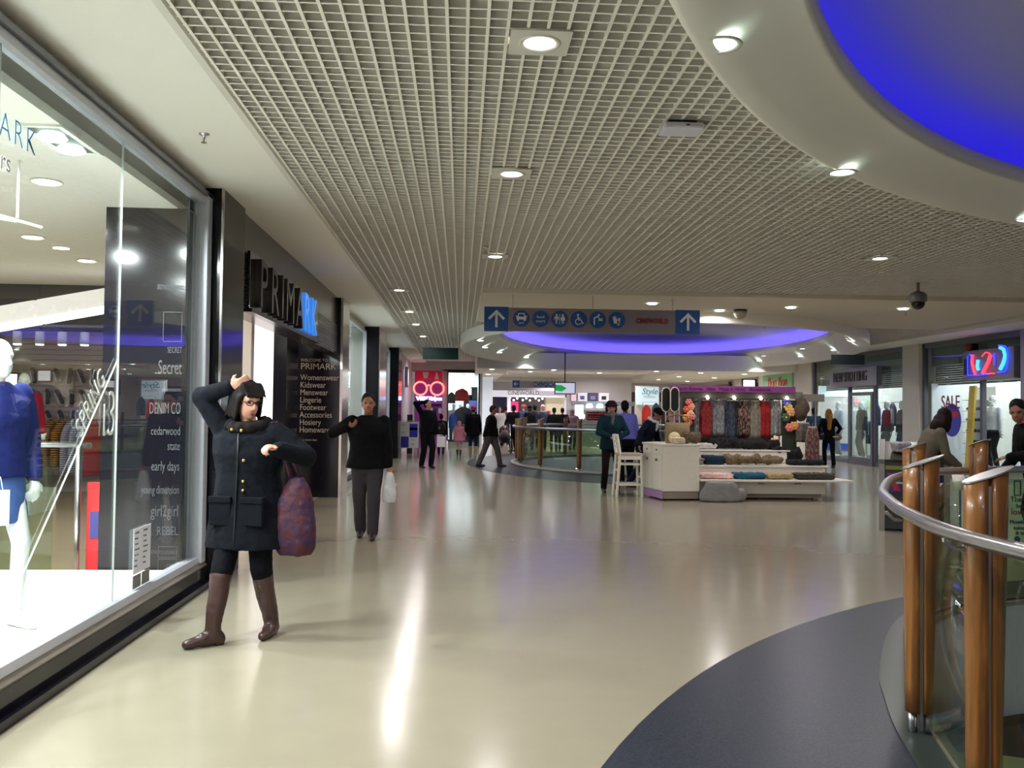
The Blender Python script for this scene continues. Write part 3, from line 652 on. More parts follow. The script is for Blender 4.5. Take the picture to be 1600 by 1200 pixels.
for k in range(3): tag(garment(-6.3 + k * 0.13, 14.9, 1.26, 0.42, 0.85, (110, 112, 140), yaw=1.2, kind=1, c2=(206, 200, 214)), 'grey and white striped garment on the shop rail', 'garment', 'striped garments on the rail')
tag(garment(-5.93, 14.9, 1.26, 0.42, 0.9, (160, 30, 50), yaw=1.2), 'red garment at the end of the shop rail', 'garment')
# inner balustrade of the shop
bl = thing('shop_balustrade', (-3.4, 8.4, 0), 'steel and glass balustrade behind the window display', 'balustrade')
B().cyl((-3.12, 7.55, 0.0), (-3.12, 7.55, 1.17), 0.024).build('post', M_STEEL, bl, True); B().lathe((-3.12, 7.55, 0), [(0.07, 0), (0.07, 0.015), (0.03, 0.03)], 20).build('base_flange', M_STEEL, bl, True)
B().cyl((-6.4, 8.0, 1.17), (-3.05, 7.6, 1.17), 0.024).build('rail', M_STEEL, bl, True); B().obox((-4.85, 7.82, 0.58), 1.5, 0.006, 0.5, R(-6.8)).build('glass_panel', M_GLASSG, bl)
tt = thing('red_totem', (-3.14, 7.6, 0), 'narrow red upright panel beside the black granite in the shop', 'totem')
B().box(-3.09, -2.93, 7.66, 7.70, 0.0, 0.86).build('panel', mat('totem_red', (214, 32, 40), 0.4), tt)
B().box(-3.06, -2.99, 7.65, 7.66, 0.4, 0.62).build('blue_print', mat('totem_blue', (60, 60, 130), 0.5), tt)
b = B(); b.loft([[(-3.34 + 0.15 * s_ * cos(a), 7.75 + 0.07 * s_ * sin(a), z_) for a in [2 * pi * k / 14 for k in range(14)]] for s_, z_ in ((1, 0.0), (1.05, 0.03), (0.8, 0.07), (0.4, 0.1))])
tag(b.build('red_cushion', mat('totem_red', (214, 32, 40), 0.4), smooth=True), 'small red shoe-shaped block on the shop floor beside the steel post', 'block')
struct(B().box(-8, -2.36, -9, 16, 0.0, 0.004).build('floor', mat('shop_floor_brown', (168, 150, 122), 0.25)))
sc_ = thing('wall_screen', (-6.9, 13.5, 1.5), 'bright white screen deep inside the shop behind the mannequins', 'screen')
B().box(-7.35, -6.55, 13.6, 13.64, 1.45, 1.95).build('display', mat('screen_white', (240, 250, 255), 0.4, emit=1.8), sc_); B().box(-7.38, -6.52, 13.63, 13.68, 1.42, 1.98).build('casing', M_BLACK, sc_); B().box(-7.0, -6.9, 13.66, 13.7, 0, 1.45).build('stand', M_BLACK, sc_)

# ---- further display windows of the left side
struct(B().box(-5, -2.3, 16.1, 16.4, 0, 3.37).build('wall_inner', M_WHITE))
def shopbox(y0, y1, c=(225, 230, 235), d=2.0):
    struct(B().box(XG - d - 0.1, XG - d, y0, y1, 0.2, 3.3).build('wall_inner', mat('shopbox%d' % c[0], c, 0.7)))
    struct(B().box(XG - d, XG - 0.05, y0, y1, 0.12, 0.2).build('floor', M_WHITEG)); struct(B().box(XG - d, XG - 0.05, y0, y1, 3.2, 3.3).build('ceiling', M_WHITE))
    struct(B().box(XG - d, XG - 0.05, y1, y1 + 0.05, 0.2, 3.3).build('wall_inner', M_WHITE))
shopbox(16.1, 20.5); shopbox(22.4, 27.4, (200, 205, 220))
window(2, 16.15, 20.45, 0.25, 3.22, XG, (18.3,)); window(3, 22.5, 27.3, 0.25, 3.22, XG, (24.9,))
struct(B().box(XG - 0.1, -2.07, 16.05, 20.5, 0, 0.14).build('baseboard_left', M_GRAN)); struct(B().box(XG - 0.1, -2.07, 22.4, 27.4, 0, 0.14).build('baseboard_left', M_GRAN))
struct(B().box(-2.35, -1.88, 20.55, 22.4, 0, 3.37).build('wall_left', M_GRAN)); struct(B().box(-1.89, -1.86, 20.6, 22.4, 0, 3.37).build('trim_15', M_STEEL2))
struct(B().box(-2.35, -1.9, 27.45, 28.9, 0, 3.37).build('wall_left', M_GRAN)); struct(B().box(-2.3, -1.98, 28.9, 36.3, 0, 3.37).build('wall_left', mat('wall_lilac', (205, 196, 206), 0.6)))
for y0, y1 in ((16.05, 20.55), (22.4, 27.4)): struct(B().box(-2.35, -2.2, y0, y1, 3.27, 3.4).build('wall_left', M_CREAM))
for k, (y, h, c) in enumerate([(17.2, 1.0, (235, 238, 245)), (18.9, 1.25, (190, 196, 214)), (24.0, 1.2, (150, 150, 190)), (26.0, 1.0, (225, 200, 215))]):
    t = thing('display_bust', (-2.9, y, 0.2), ['white draped bust nearest in the second shop window', 'pale blue draped bust further along the second shop window', 'violet draped bust in the third shop window', 'pink draped bust at the far end of the third shop window'][k], 'display bust')
    b = B(); b.lathe((-2.9, y, 0.2 + h * 0.45), [(0.02, 0), (0.12, 0.02), (0.15, 0.2), (0.12, 0.38), (0.19, 0.6), (0.2, 0.68), (0.07, 0.76), (0.06, 0.86), (0.0, 0.88)], 18); b.build('torso', mat('bust%d' % k, c, 0.7), t, True)
    B().cyl((-2.9, y, 0.22), (-2.9, y, 0.2 + h * 0.46), 0.015).build('pole', M_CHROME, t); B().lathe((-2.9, y, 0.2), [(0.15, 0), (0.15, 0.015), (0.02, 0.02)], 20).build('base', M_CHROME, t, True)
# round wall clock sign
ck = thing('round_wall_sign', (-1.93, 31.5, 2.9), 'glowing white oval sign projecting from the lilac wall past the shop windows', 'sign')
B().lathe((-1.9, 31.5, 2.62), [(0.0, -0.05), (0.30, -0.05), (0.32, -0.03), (0.32, 0.03), (0.30, 0.05), (0.0, 0.05)], 32, 'X').build('disc', mat('disc_white', (250, 250, 255), 0.4, emit=1.2), ck, True)
B().ring((-1.9, 31.5, 2.62), [(0.33, -0.06), (0.36, -0.06), (0.36, 0.06), (0.33, 0.06)], 32, 'X').build('rim', mat('rim_lilac', (190, 180, 195), 0.4), ck, True); B().cyl((-2.0, 31.5, 2.62), (-1.9, 31.5, 2.62), 0.04).build('bracket', M_CHROME, ck)

# ------------------------------------------------------------------ end shops on the left
struct(B().box(-2.3, 0.75, 36.9, 37.2, 3.05, 3.6).build('wall_far', mat('end_plaster', (196, 190, 188), 0.8)))
struct(B().box(-0.72, -0.55, 36.0, 36.12, 0, 3.1).build('wall_far', mat('end_mullion', (200, 160, 175), 0.5)))
struct(B().box(-2.3, 0.8, 36.0, 36.9, 3.05, 3.6).build('wall_far', mat('end_plaster', (196, 190, 188), 0.8)))
op = thing('optician_panel', (-1.2, 36.0, 0), 'tall crimson and violet shop panel at the end of the corridor', 'shop panel')
B().box(-1.85, -0.74, 36.0, 36.1, 2.65, 3.05).build('red_header', mat('opt_red', (190, 24, 62), 0.5, emit=0.25), op)
B().box(-1.85, -0.74, 36.0, 36.1, 0.0, 2.65).build('violet_panel', mat('opt_violet', (120, 40, 120), 0.5, emit=0.25), op)
for k, x in enumerate((-1.42, -0.98)):
    b = B(); b.loft([[(x + r_ * cos(a), 35.97 + 0.02 * sin(a), z_) for a in [2 * pi * j / 12 for j in range(12)]] for r_, z_ in (((0.07, 2.74), (0.12, 2.98)) if k == 0 else ((0.09, 2.70), (0.05, 2.86), (0.025, 2.98)))]); b.build('picture_motif', M_WHITE, op)
for k in range(3): B().box(-1.25 + k * 0.18, -1.12 + k * 0.18, 35.96, 36.0, 1.35 + 0.05 * (k % 2), 1.55).build('spectacle_shelf', mat('opt_mix%d' % k, [(220, 180, 190), (60, 50, 90), (200, 200, 220)][k], 0.5), op)
B().box(-1.30, -0.78, 35.97, 36.0, 1.62, 1.72).build('dark_shelf', M_BLACK, op)
ng = thing('neon_spectacles', (-1.3, 35.9, 2.3), 'pair of round neon spectacles glowing pink and orange on the crimson shop panel', 'neon sign')
M_NEON = mat('neon_pink', (255, 120, 110), 0.4, emit=5, ec=(255, 100, 90))
for x in (-1.62, -0.95): B().tube([(x + 0.26 * cos(2 * pi * k / 32), 35.955, 2.33 + 0.26 * sin(2 * pi * k / 32)) for k in range(32)], 0.032, 8, closed=True).build('neon_ring', M_NEON, ng, True)
B().tube([(-1.37, 35.955, 2.42), (-1.28, 35.955, 2.47), (-1.2, 35.955, 2.42)], 0.028, 8).build('neon_bridge', M_NEON, ng, True)
wn = thing('neon_word', (-1.3, 35.9, 1.95), 'bright blue-white neon word under the neon spectacles', 'neon sign')
text('VISION', 0.21, face_y(-1.78, 35.965, 1.86), mat('neon_white', (220, 225, 255), 0.4, emit=4, ec=(190, 200, 255)), 'word', wn, ext=0.03, sx=1.15, offset=0.012); text('express', 0.21, face_y(-1.15, 35.965, 1.86), MC['neon_white'], 'word', wn, ext=0.03, sx=0.6, offset=0.01)
# sportswear window
window_m = mat('frame_dark', (60, 60, 66), 0.4, 0.3)
w4 = struct(thing('window_4', (-0.5, 36.0, 0.25), None, None))
B().box(-0.5, 0.72, 36.0, 36.01, 0.3, 3.0).build('glass_pane', M_GLASS, w4)
b = B(); b.box(-0.55, -0.5, 35.97, 36.04, 0.25, 3.05); b.box(0.7, 0.76, 35.97, 36.04, 0.0, 3.05); b.box(-0.5, 0.7, 35.97, 36.04, 2.98, 3.05); b.box(-0.5, 0.7, 35.97, 36.04, 0.22, 0.3); b.build('frame', window_m, w4)
struct(B().box(-0.5, 0.7, 36.0, 36.1, 0, 0.22).build('wall_far', mat('plinth_green', (150, 160, 150), 0.5)))
struct(B().box(-0.6, 1.4, 39.5, 39.6, 0, 3.1).build('wall_far', mat('sport_back', (225, 232, 240), 0.5, emit=0.45, ec=(225, 235, 245))))
struct(B().box(-0.7, -0.6, 36.1, 39.5, 0, 3.1).build('wall_inner', M_WHITE)); struct(B().box(-0.7, 0.9, 36.0, 39.6, 3.05, 3.1).build('ceiling', M_WHITE))
struct(B().box(0.76, 0.86, 36.0, 46.0, 0, 3.1).build('wall_inner', mat('wall_lightgrey', (205, 208, 214), 0.6)))
for k, (x, z, w, h, c, nm, lb) in enumerate([(0.05, 2.35, 0.55, 0.5, (210, 20, 36), 'sports_shirt', 'red sports shirt hanging at the top of the end window'), (-0.38, 2.2, 0.3, 0.45, (24, 30, 60), 'sports_shirt', 'navy sports shirt hanging at the side of the end window'), (0.12, 1.62, 0.75, 0.7, (46, 44, 76), 'tracksuit_top', 'dark navy tracksuit top in the middle of the end window'),
                                         (-0.30, 1.35, 0.35, 0.6, (30, 90, 190), 'sports_shirt', 'blue sports shirt low in the end window'), (-0.2, 0.95, 0.2, 0.7, (120, 210, 40), 'sports_towel', 'lime green towel at the foot of the end window')]):
    q = thing(nm, (x, 36.4, z), lb, 'garment'); garment(x, 36.4, z, w, h, c, 'cloth').parent = q; q.children[0].matrix_parent_inverse = Matrix.Translation(-Vector((x, 36.4, z))); B().cyl((x, 36.4, z - 0.02), (x, 36.4, 3.05), 0.006, n=6).build('hanging_wire', M_CHROME, q)
for k, (x, z, w, h, c) in enumerate([(0.52, 1.65, 0.34, 0.5, (70, 80, 150)), (0.3, 2.3, 0.3, 0.3, (245, 250, 255)), (0.55, 2.55, 0.3, 0.12, (250, 250, 250))]):
    q = thing('poster', (x, 38.9, z), ['blue portrait poster inside the end window', 'glowing white panel beside the red shirt', 'glowing white lamp strip at the top of the end window'][k], 'poster')
    B().box(x - w / 2, x + w / 2, 38.9, 38.95, z - h / 2, z + h / 2).build('sheet', mat('poster%d' % k, c, 0.5, emit=0.6 if k == 0 else 2.2), q); B().box(x - w / 2 - .02, x + w / 2 + .02, 38.94, 38.98, 0.0, z + h / 2 + .02).build('backing', M_BLACK, q)
# A-frame notice board
ab = thing('notice_stand', (-2.0, 29.6, 0), 'white free-standing notice board with blue rectangles in front of the lilac wall', 'notice board')
zz = 0.32; x0, x1 = -1.95, -1.40; Y = 28.2
x0, x1 = (626 - 720) / 1400 * Y, (655 - 720) / 1400 * Y
B().box(x0, x1, Y, Y + 0.04, 0.28, 1.1).build('board', M_WHITE, ab, bevel=0.006)
b = B(); b.tube([(x0, Y + 0.02, 0), (x0, Y + 0.02, 1.13), (x1, Y + 0.02, 1.13), (x1, Y + 0.02, 0)], 0.018, 8); b.build('frame', M_STEEL, ab)
mb = mat('notice_blue', (40, 40, 170), 0.5)
for q in ((0.52, 0.95, 0.62, 0.66 + 0.38), (0.52, 0.95, 0.84, 0.92), (0.06, 0.48, 0.3, 0.64)):
    B().box(x0 + (x1 - x0) * q[0], x0 + (x1 - x0) * q[1], Y - 0.008, Y, q[2], q[3] if q[3] < 1.08 else 1.05).build('blue_panel', mb, ab)
for q in ((0.1, 0.98), (0.1, 0.75), (0.6, 0.52), (0.6, 0.38)): text('info', 0.07, face_y(x0 + (x1 - x0) * q[0], Y - 0.005, q[1]), mat('ink', (90, 90, 105), 0.7), 'text_line', ab, ext=0.001)
bn = thing('litter_bin', (-1.72, 30.5, 0), 'dark slim bin behind the white notice board', 'bin')
B().box(-1.80, -1.62, 30.4, 30.6, 0, 1.28).build('body', mat('bin_dark', (40, 36, 44), 0.4), bn, bevel=0.01); B().box(-1.81, -1.61, 30.39, 30.61, 1.28, 1.31).build('lid', M_BLACK, bn, bevel=0.005)
# ------------------------------------------------------------------ hanging direction signs
M_SBLUE = mat('sign_blue', (22, 78, 150), 0.4); M_SGREY = mat('sign_grey', (128, 118, 126), 0.4); M_SWHITE = mat('sign_white', (222, 222, 224), 0.5); M_SRED = mat('sign_red', (130, 22, 40), 0.5)
def arrow(c, Y, s, dirx=0, parent=None):
    """thick arrow of half size s centred at c=(x,z)"""
    M = Matrix.Translation((c[0], Y, c[1])) @ Matrix.Rotation(dirx, 4, 'Y')
    def pr(pts):
        b = B(); b.ex([M @ Vector((p[0] * s, 0, p[1] * s)) for p in pts], (0, -0.006, 0)); return b
    b = pr([(-0.12, -0.85), (0.12, -0.85), (0.12, 0.72), (-0.12, 0.72)])
    b.ex([M @ Vector((p[0] * s, -0.001, p[1] * s)) for p in [(0, 0.95), (-0.86, 0.1), (-0.70, -0.10), (0, 0.60)]], (0, -0.006, 0))
    b.ex([M @ Vector((p[0] * s, -0.001, p[1] * s)) for p in [(0, 0.95), (0.86, 0.1), (0.70, -0.10), (0, 0.60)]], (0, -0.006, 0))
    b.build('arrow_symbol', M_SWHITE, parent)
def disc(x, z, r, Y, parent):
    b = B(); b.lathe((x, Y, z), [(0, -0.008), (r, -0.008), (r, 0.0), (0, 0.0)], 32, 'Y'); return b.build('symbol_disc', M_SBLUE, parent)
def icon(kind, x, z, r, Y, parent):
    d = disc(x, z, r, Y, parent); b = B(); y0 = Y - 0.014; y1 = Y - 0.008; s = r
    def bx(a0, a1, c0, c1): b.box(x + a0 * s, x + a1 * s, y0, y1, z + c0 * s, z + c1 * s)
    def dot(a, c, q): b.lathe((x + a * s, y0, z + c * s), [(0, 0), (q * s, 0), (q * s, 0.006), (0, 0.006)], 14, 'Y')
    def ln(a0, c0, a1, c1, w):
        v = Vector((a1 - a0, c1 - c0)); v.normalize(); nx, nz = -v.y * w / 2, v.x * w / 2
        b.ex([(x + (a0 + nx) * s, y1, z + (c0 + nz) * s), (x + (a1 + nx) * s, y1, z + (c1 + nz) * s), (x + (a1 - nx) * s, y1, z + (c1 - nz) * s), (x + (a0 - nx) * s, y1, z + (c0 - nz) * s)], (0, -0.006, 0))
    if kind == 'car':
        bx(-0.58, 0.58, -0.12, 0.22); bx(-0.5, -0.3, -0.3, -0.12); bx(0.3, 0.5, -0.3, -0.12)
        ln(-0.42, 0.2, -0.3, 0.62, 0.12); ln(0.42, 0.2, 0.3, 0.62, 0.12); bx(-0.34, 0.34, 0.54, 0.66); bx(-0.66, -0.5, 0.2, 0.34); bx(0.5, 0.66, 0.2, 0.34)
        text('park', 0.34 * s, face_y(x - 0.32 * s, y0, z - 0.62 * s), M_SWHITE, 'word', d, ext=0.001)
    elif kind == 'food':
        text('food', 0.5 * s, face_y(x, y0, z + 0.08 * s), M_SWHITE, 'word', d, ext=0.001, align='CENTER'); text('court', 0.5 * s, face_y(x, y0, z - 0.42 * s), M_SWHITE, 'word', d, ext=0.001, align='CENTER')
    elif kind == 'wc':
        bx(-0.03, 0.03, -0.62, 0.6)
        dot(-0.38, 0.48, 0.12); bx(-0.5, -0.26, -0.05, 0.34); bx(-0.48, -0.4, -0.55, 0); bx(-0.36, -0.28, -0.55, 0); ln(-0.54, 0.3, -0.66, -0.05, 0.09); ln(-0.22, 0.3, -0.12, -0.05, 0.09)
        dot(0.38, 0.48, 0.12); b.ex([(x + 0.28 * s, y1, z + 0.34 * s), (x + 0.48 * s, y1, z + 0.34 * s), (x + 0.62 * s, y1, z - 0.18 * s), (x + 0.14 * s, y1, z - 0.18 * s)], (0, -0.006, 0)); bx(0.28, 0.35, -0.55, -0.15); bx(0.41, 0.48, -0.55, -0.15); ln(0.5, 0.3, 0.64, -0.02, 0.08); ln(0.26, 0.3, 0.12, -0.02, 0.08)
    elif kind == 'access':
        dot(-0.1, 0.55, 0.13); ln(-0.1, 0.42, -0.06, -0.05, 0.14); ln(-0.06, -0.05, 0.3, -0.05, 0.12); ln(0.3, -0.05, 0.46, -0.5, 0.12); ln(0.42, -0.5, 0.62, -0.42, 0.1); ln(-0.08, 0.2, 0.22, 0.16, 0.09)
        pts = [(-0.2 + 0.02, 0.08), (-0.38, -0.12), (-0.38, -0.4), (-0.18, -0.6), (0.12, -0.6), (0.28, -0.42)]
        for p, q in zip(pts, pts[1:]): ln(p[0], p[1], q[0], q[1], 0.09)
    elif kind == 'baby':
        dot(0.12, 0.55, 0.13); ln(0.02, 0.42, -0.4, 0.2, 0.15); ln(-0.42, 0.26, -0.42, -0.6, 0.15); ln(0.02, 0.36, 0.28, 0.02, 0.1); bx(0.06, 0.55, -0.12, -0.02); dot(0.46, 0.12, 0.09); bx(0.1, 0.4, 0.0, 0.08)
    elif kind == 'prayer':
        for k in range(4): ln(-0.5 + 0.05 * k, 0.3 - 0.2 * k, 0.45 - 0.04 * k, 0.12 - 0.16 * k, 0.2)
        ln(-0.3, 0.45, 0.2, 0.1, 0.14); ln(0.1, -0.1, 0.25, -0.65, 0.2)
    elif kind == 'left': ln(-0.5, 0, 0.5, 0, 0.14)
    b.build('pictogram', M_SWHITE, d)
SY = 14.05
ds = thing('direction_sign', (0.35, SY, 2.75), 'long grey hanging sign with blue arrow squares and round pictograms', 'sign')
B().box(0.74, 3.40, SY, SY + 0.04, 2.745, 3.115).build('board', M_SGREY, ds, bevel=0.004)
for x0 in (0.35, 3.40):
    B().box(x0, x0 + 0.385, SY - 0.01, SY + 0.05, 2.74, 3.125).build('arrow_square', M_SBLUE, ds, bevel=0.004); arrow((x0 + 0.1925, 2.93), SY - 0.011, 0.155, 0, ds)
for k, kd in enumerate(['car', 'food', 'wc', 'access', 'baby', 'prayer']): icon(kd, 0.935 + k * 0.303, 2.945, 0.132, SY, ds)
text('CINEWORLD', 0.105, face_y(2.76, SY - 0.006, 2.905), M_SRED, 'word', ds, ext=0.004, sx=0.76, offset=0.004, space=1.12)
for x in (0.8, 2.07, 3.35): B().cyl((x, SY + 0.02, 3.11), (x, SY + 0.02, 3.335), 0.004, n=6).build('wire', M_LEDGE, ds)
# far hanging direction sign
FY = 43.5
ds2 = thing('direction_sign', (2.5, FY, 2.55), 'small far hanging sign with a left arrow before the cinema entrance', 'sign')
B().box(2.85, 5.2, FY, FY + 0.04, 2.60, 2.93).build('board', mat('sign_grey_far', (150, 150, 165), 0.4), ds2); B().box(2.5, 2.85, FY - 0.01, FY + 0.05, 2.6, 2.95).build('arrow_square', M_SBLUE, ds2); arrow((2.675, 2.775), FY - 0.011, 0.13, -pi / 2, ds2)
for k, kd in enumerate(['wc', 'access', 'baby', 'car', 'prayer']): icon(kd, 3.62 + k * 0.25, 2.77, 0.115, FY, ds2)
B().box(5.75, 6.05, FY - 0.01, FY + 0.05, 2.6, 2.93).build('arrow_square', M_SBLUE, ds2); arrow((5.9, 2.765), FY - 0.011, 0.12, 0, ds2); B().box(5.2, 5.75, FY, FY + 0.04, 2.6, 2.93).build('board', MC['sign_grey_far'], ds2)
for x in (2.9, 4.4, 5.95): B().cyl((x, FY + 0.02, 2.93), (x, FY + 0.02, 3.13), 0.004, n=6).build('wire', M_LEDGE, ds2)
# hanging screen
TY = 30.0; tx = lambda px: (px - 720) * TY / 1400
tv = thing('hanging_screen', (tx(882), TY, 2.3), 'flat screen hanging from the low ceiling showing a green picture', 'screen')
z0, z1 = 1.5 + (642 - 616) * TY / 1400, 1.5 + (642 - 597) * TY / 1400
B().box(tx(866.5), tx(900), TY, TY + 0.06, z0, z1).build('casing', M_BLACK, tv, bevel=0.008)
B().box(tx(868), tx(898.5), TY - 0.006, TY, z0 + 0.03, z1 - 0.03).build('display', mat('scr_white', (214, 214, 235), 0.3, emit=0.9), tv)
b = B(); b.ex([(tx(868), TY - 0.007, z0 + 0.12), (tx(878), TY - 0.007, z0 + 0.09), (tx(886), TY - 0.007, z0 + 0.2), (tx(878), TY - 0.007, z0 + 0.3), (tx(868), TY - 0.007, z0 + 0.32)], (0, -0.002, 0)); b.build('green_image', mat('scr_green', (40, 190, 90), 0.3, emit=0.6), tv)
B().cyl((tx(883), TY + 0.03, z1), (tx(883), TY + 0.03, 3.46), 0.02, n=8).build('drop_pole', M_BLACK, tv)
# two dark green hanging signs (backs of exit signs)
M_GRN = mat('exit_green', (3, 30, 24), 0.6, spec=0.2)
for Y, x0, x1, za, zb, lb in ((24.0, -1.03, -0.08, 2.84, 3.15, 'dark green blank hanging sign in front of the end shops'), (23.0, 9.72, 10.6, 2.80, 3.06, 'blackish green hanging sign in front of the sports shop entrance')):
    h = thing('exit_sign', (x0, Y, za), lb, 'sign'); B().box(x0, x1, Y, Y + 0.05, za, zb).build('board', M_GRN if Y > 23.5 else mat('exit_dark', (8, 28, 30), 0.4), h, bevel=0.004)
    for x in (x0 + 0.1, x1 - 0.1): B().cyl((x, Y + 0.025, zb), (x, Y + 0.025, 3.4), 0.004, n=6).build('wire', M_LEDGE, h)
b = B(); b.box(tx(745), tx(752), 30, 30.1, 0, 0.1); b.bm.free()
# ------------------------------------------------------------------ cinema end of the mall
EY = 46.0; ex = lambda px, Y=EY: (px - 720) * Y / 1400
def ez(py, px=850, Y=EY): return 1.5 + (640 + 0.013 * (px - 720) - py) * Y / 1400
struct(B().box(0.5, 12, EY - 0.3, EY, ez(611), 3.0).build('wall_far', mat('end_fascia', (206, 206, 216), 0.7)))
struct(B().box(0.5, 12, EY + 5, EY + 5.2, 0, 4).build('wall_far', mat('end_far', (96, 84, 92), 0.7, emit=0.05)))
struct(B().box(-8, 19, 46.9, 55, -0.03, 0).build('floor', M_FLOOR)); struct(B().box(0.5, 13, 46, 52, 3.0, 3.1).build('ceiling', M_PLASTER)); struct(B().box(0.0, 0.5, 46, 52, 0, 3.1).build('wall_left', M_CREAM)); struct(B().box(12, 12.3, 46, 52, 0, 3.1).build('wall_right', M_CREAM))
area((6, 48.5, 2.95), 4, 160, (1, 0.9, 0.9), shape='RECTANGLE', sy=3)
area((3.2, 45.2, 2.3), 1.2, 60, (1, 0.97, 1), shape='RECTANGLE', sy=0.6)
cs = thing('cinema_sign', (4, EY + 0.1, 2.3), 'long lit white sign board with dark letters across the far entrance', 'sign')
B().box(ex(752), ex(884), EY + 0.12, EY + 0.3, ez(621), ez(610)).build('board', mat('board_lit', (235, 230, 245), 0.5, emit=0.5), cs)
B().box(ex(760), ex(841), EY + 0.06, EY + 0.12, ez(619), ez(609.5)).build('name_plate', mat('plate_lit', (245, 240, 250), 0.5, emit=0.7), cs)
text('CINEWORLD', 0.30, face_y(ex(793), EY + 0.05, ez(617.5)), mat('letters_brown', (30, 16, 30), 0.6), 'word', cs, ext=0.01, sx=0.92)
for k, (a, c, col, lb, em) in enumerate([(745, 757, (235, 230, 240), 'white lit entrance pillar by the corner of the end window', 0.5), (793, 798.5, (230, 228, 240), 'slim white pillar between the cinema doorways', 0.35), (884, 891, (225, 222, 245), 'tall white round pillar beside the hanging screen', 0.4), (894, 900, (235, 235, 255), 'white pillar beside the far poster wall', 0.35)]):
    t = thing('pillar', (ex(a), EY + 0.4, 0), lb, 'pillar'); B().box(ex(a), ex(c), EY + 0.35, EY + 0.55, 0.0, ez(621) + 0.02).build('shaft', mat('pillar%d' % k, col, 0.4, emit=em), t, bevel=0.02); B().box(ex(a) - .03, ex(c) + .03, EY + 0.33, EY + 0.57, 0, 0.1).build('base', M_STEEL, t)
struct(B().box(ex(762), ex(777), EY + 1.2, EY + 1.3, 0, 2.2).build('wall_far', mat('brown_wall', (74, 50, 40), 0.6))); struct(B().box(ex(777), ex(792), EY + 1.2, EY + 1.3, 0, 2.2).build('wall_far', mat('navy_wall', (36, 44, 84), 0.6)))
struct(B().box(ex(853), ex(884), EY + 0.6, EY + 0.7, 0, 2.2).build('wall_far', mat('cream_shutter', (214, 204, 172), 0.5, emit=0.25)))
struct(B().box(ex(853), ex(853.6), EY + 0.5, EY + 0.6, 0, 2.2).build('trim_16', M_LEDGE))
for k, (a, c, za, zb, col, lb) in enumerate([(799, 811, 643, 628, (225, 30, 110), 'hot pink poster in the cinema entrance', ), (855, 862, 647, 642, (215, 40, 50), 'small red notice on the cream shutter'), (799, 812, 652, 643, (235, 150, 150), 'salmon poster below the hot pink one')]):
    t = thing('poster', (ex(a), EY + 0.45, 0), lb, 'poster'); B().box(ex(a), ex(c), EY + 0.48, EY + 0.5, ez(za), ez(zb)).build('sheet', mat('cposter%d' % k, col, 0.5, emit=0.5), t)
    B().cyl(((ex(a) + ex(c)) / 2, EY + 0.52, 0), ((ex(a) + ex(c)) / 2, EY + 0.52, ez(zb)), 0.02, n=8).build('stand', M_BLACK, t)
for k in range(9):
    t = thing('entrance_lamp', (ex(800 + k * 7), EY + 2, 2.3), 'small white lamp glowing inside the dark cinema entrance', 'light', 'lamps inside the cinema entrance'); B().ell((ex(800 + k * 7), EY + 2 + (k % 3) * 0.5, 2.15 - 0.1 * (k % 2)), 0.05, nu=10, nv=6).build('bulb', M_LAMP, t, True); B().cyl((ex(800 + k * 7), EY + 2 + (k % 3) * 0.5, 2.15), (ex(800 + k * 7), EY + 2 + (k % 3) * 0.5, 3.0), 0.008, n=6).build('cord', M_BLACK, t)
# drinks and snack counter beyond the far void
CY = 38.0; cx = lambda px: (px - 720) * CY / 1400
def cz(py, px=940): return 1.5 + (640 + 0.013 * (px - 720) - py) * CY / 1400
struct(B().box(cx(893), cx(1000), CY + 1.6, CY + 1.7, 0, 3).build('wall_far', mat('counter_back', (196, 188, 190), 0.6)))
sn = thing('snack_counter', (cx(945), CY, 0), 'long counter with a grey canopy and drinks shelves beyond the far void', 'counter')
B().box(cx(888), cx(1002), CY, CY + 0.7, 0, 1.05).build('counter_body', mat('counter_green', (120, 135, 125), 0.4), sn); B().box(cx(886), cx(1004), CY - 0.05, CY + 0.75, 1.05, 1.1).build('worktop', M_STEEL, sn)
B().box(cx(899), cx(1003), CY + 1.0, CY + 1.2, cz(634), cz(627)).build('canopy', mat('canopy_grey', (120, 126, 136), 0.5), sn)
for px in (900, 962, 1002): B().cyl((cx(px), CY + 1.1, 0), (cx(px), CY + 1.1, cz(634)), 0.03).build('canopy_post', M_STEEL, sn)
for px in (927, 944): B().cyl((cx(px), CY + 0.95, cz(636.5)), (cx(px), CY + 0.98, cz(632)), 0.16, 0.12, 16).build('canopy_lamp', mat('canopy_lamp', (225, 250, 255), 0.4, emit=4, ec=(210, 245, 255)), sn, True)
sh = thing('drinks_shelf', (cx(935), CY + 0.5, 1.1), 'dark drinks shelf standing on the snack counter', 'shelf')
B().box(cx(919), cx(950), CY + 0.35, CY + 0.38, 1.1, cz(644)).build('back_panel', mat('shelf_dark', (30, 26, 34), 0.5), sh)
for k in range(3): B().box(cx(919), cx(950), CY + 0.05, CY + 0.36, 1.1 + k * 0.2, 1.115 + k * 0.2).build('shelf_board', M_BLACK, sh)
bp = None
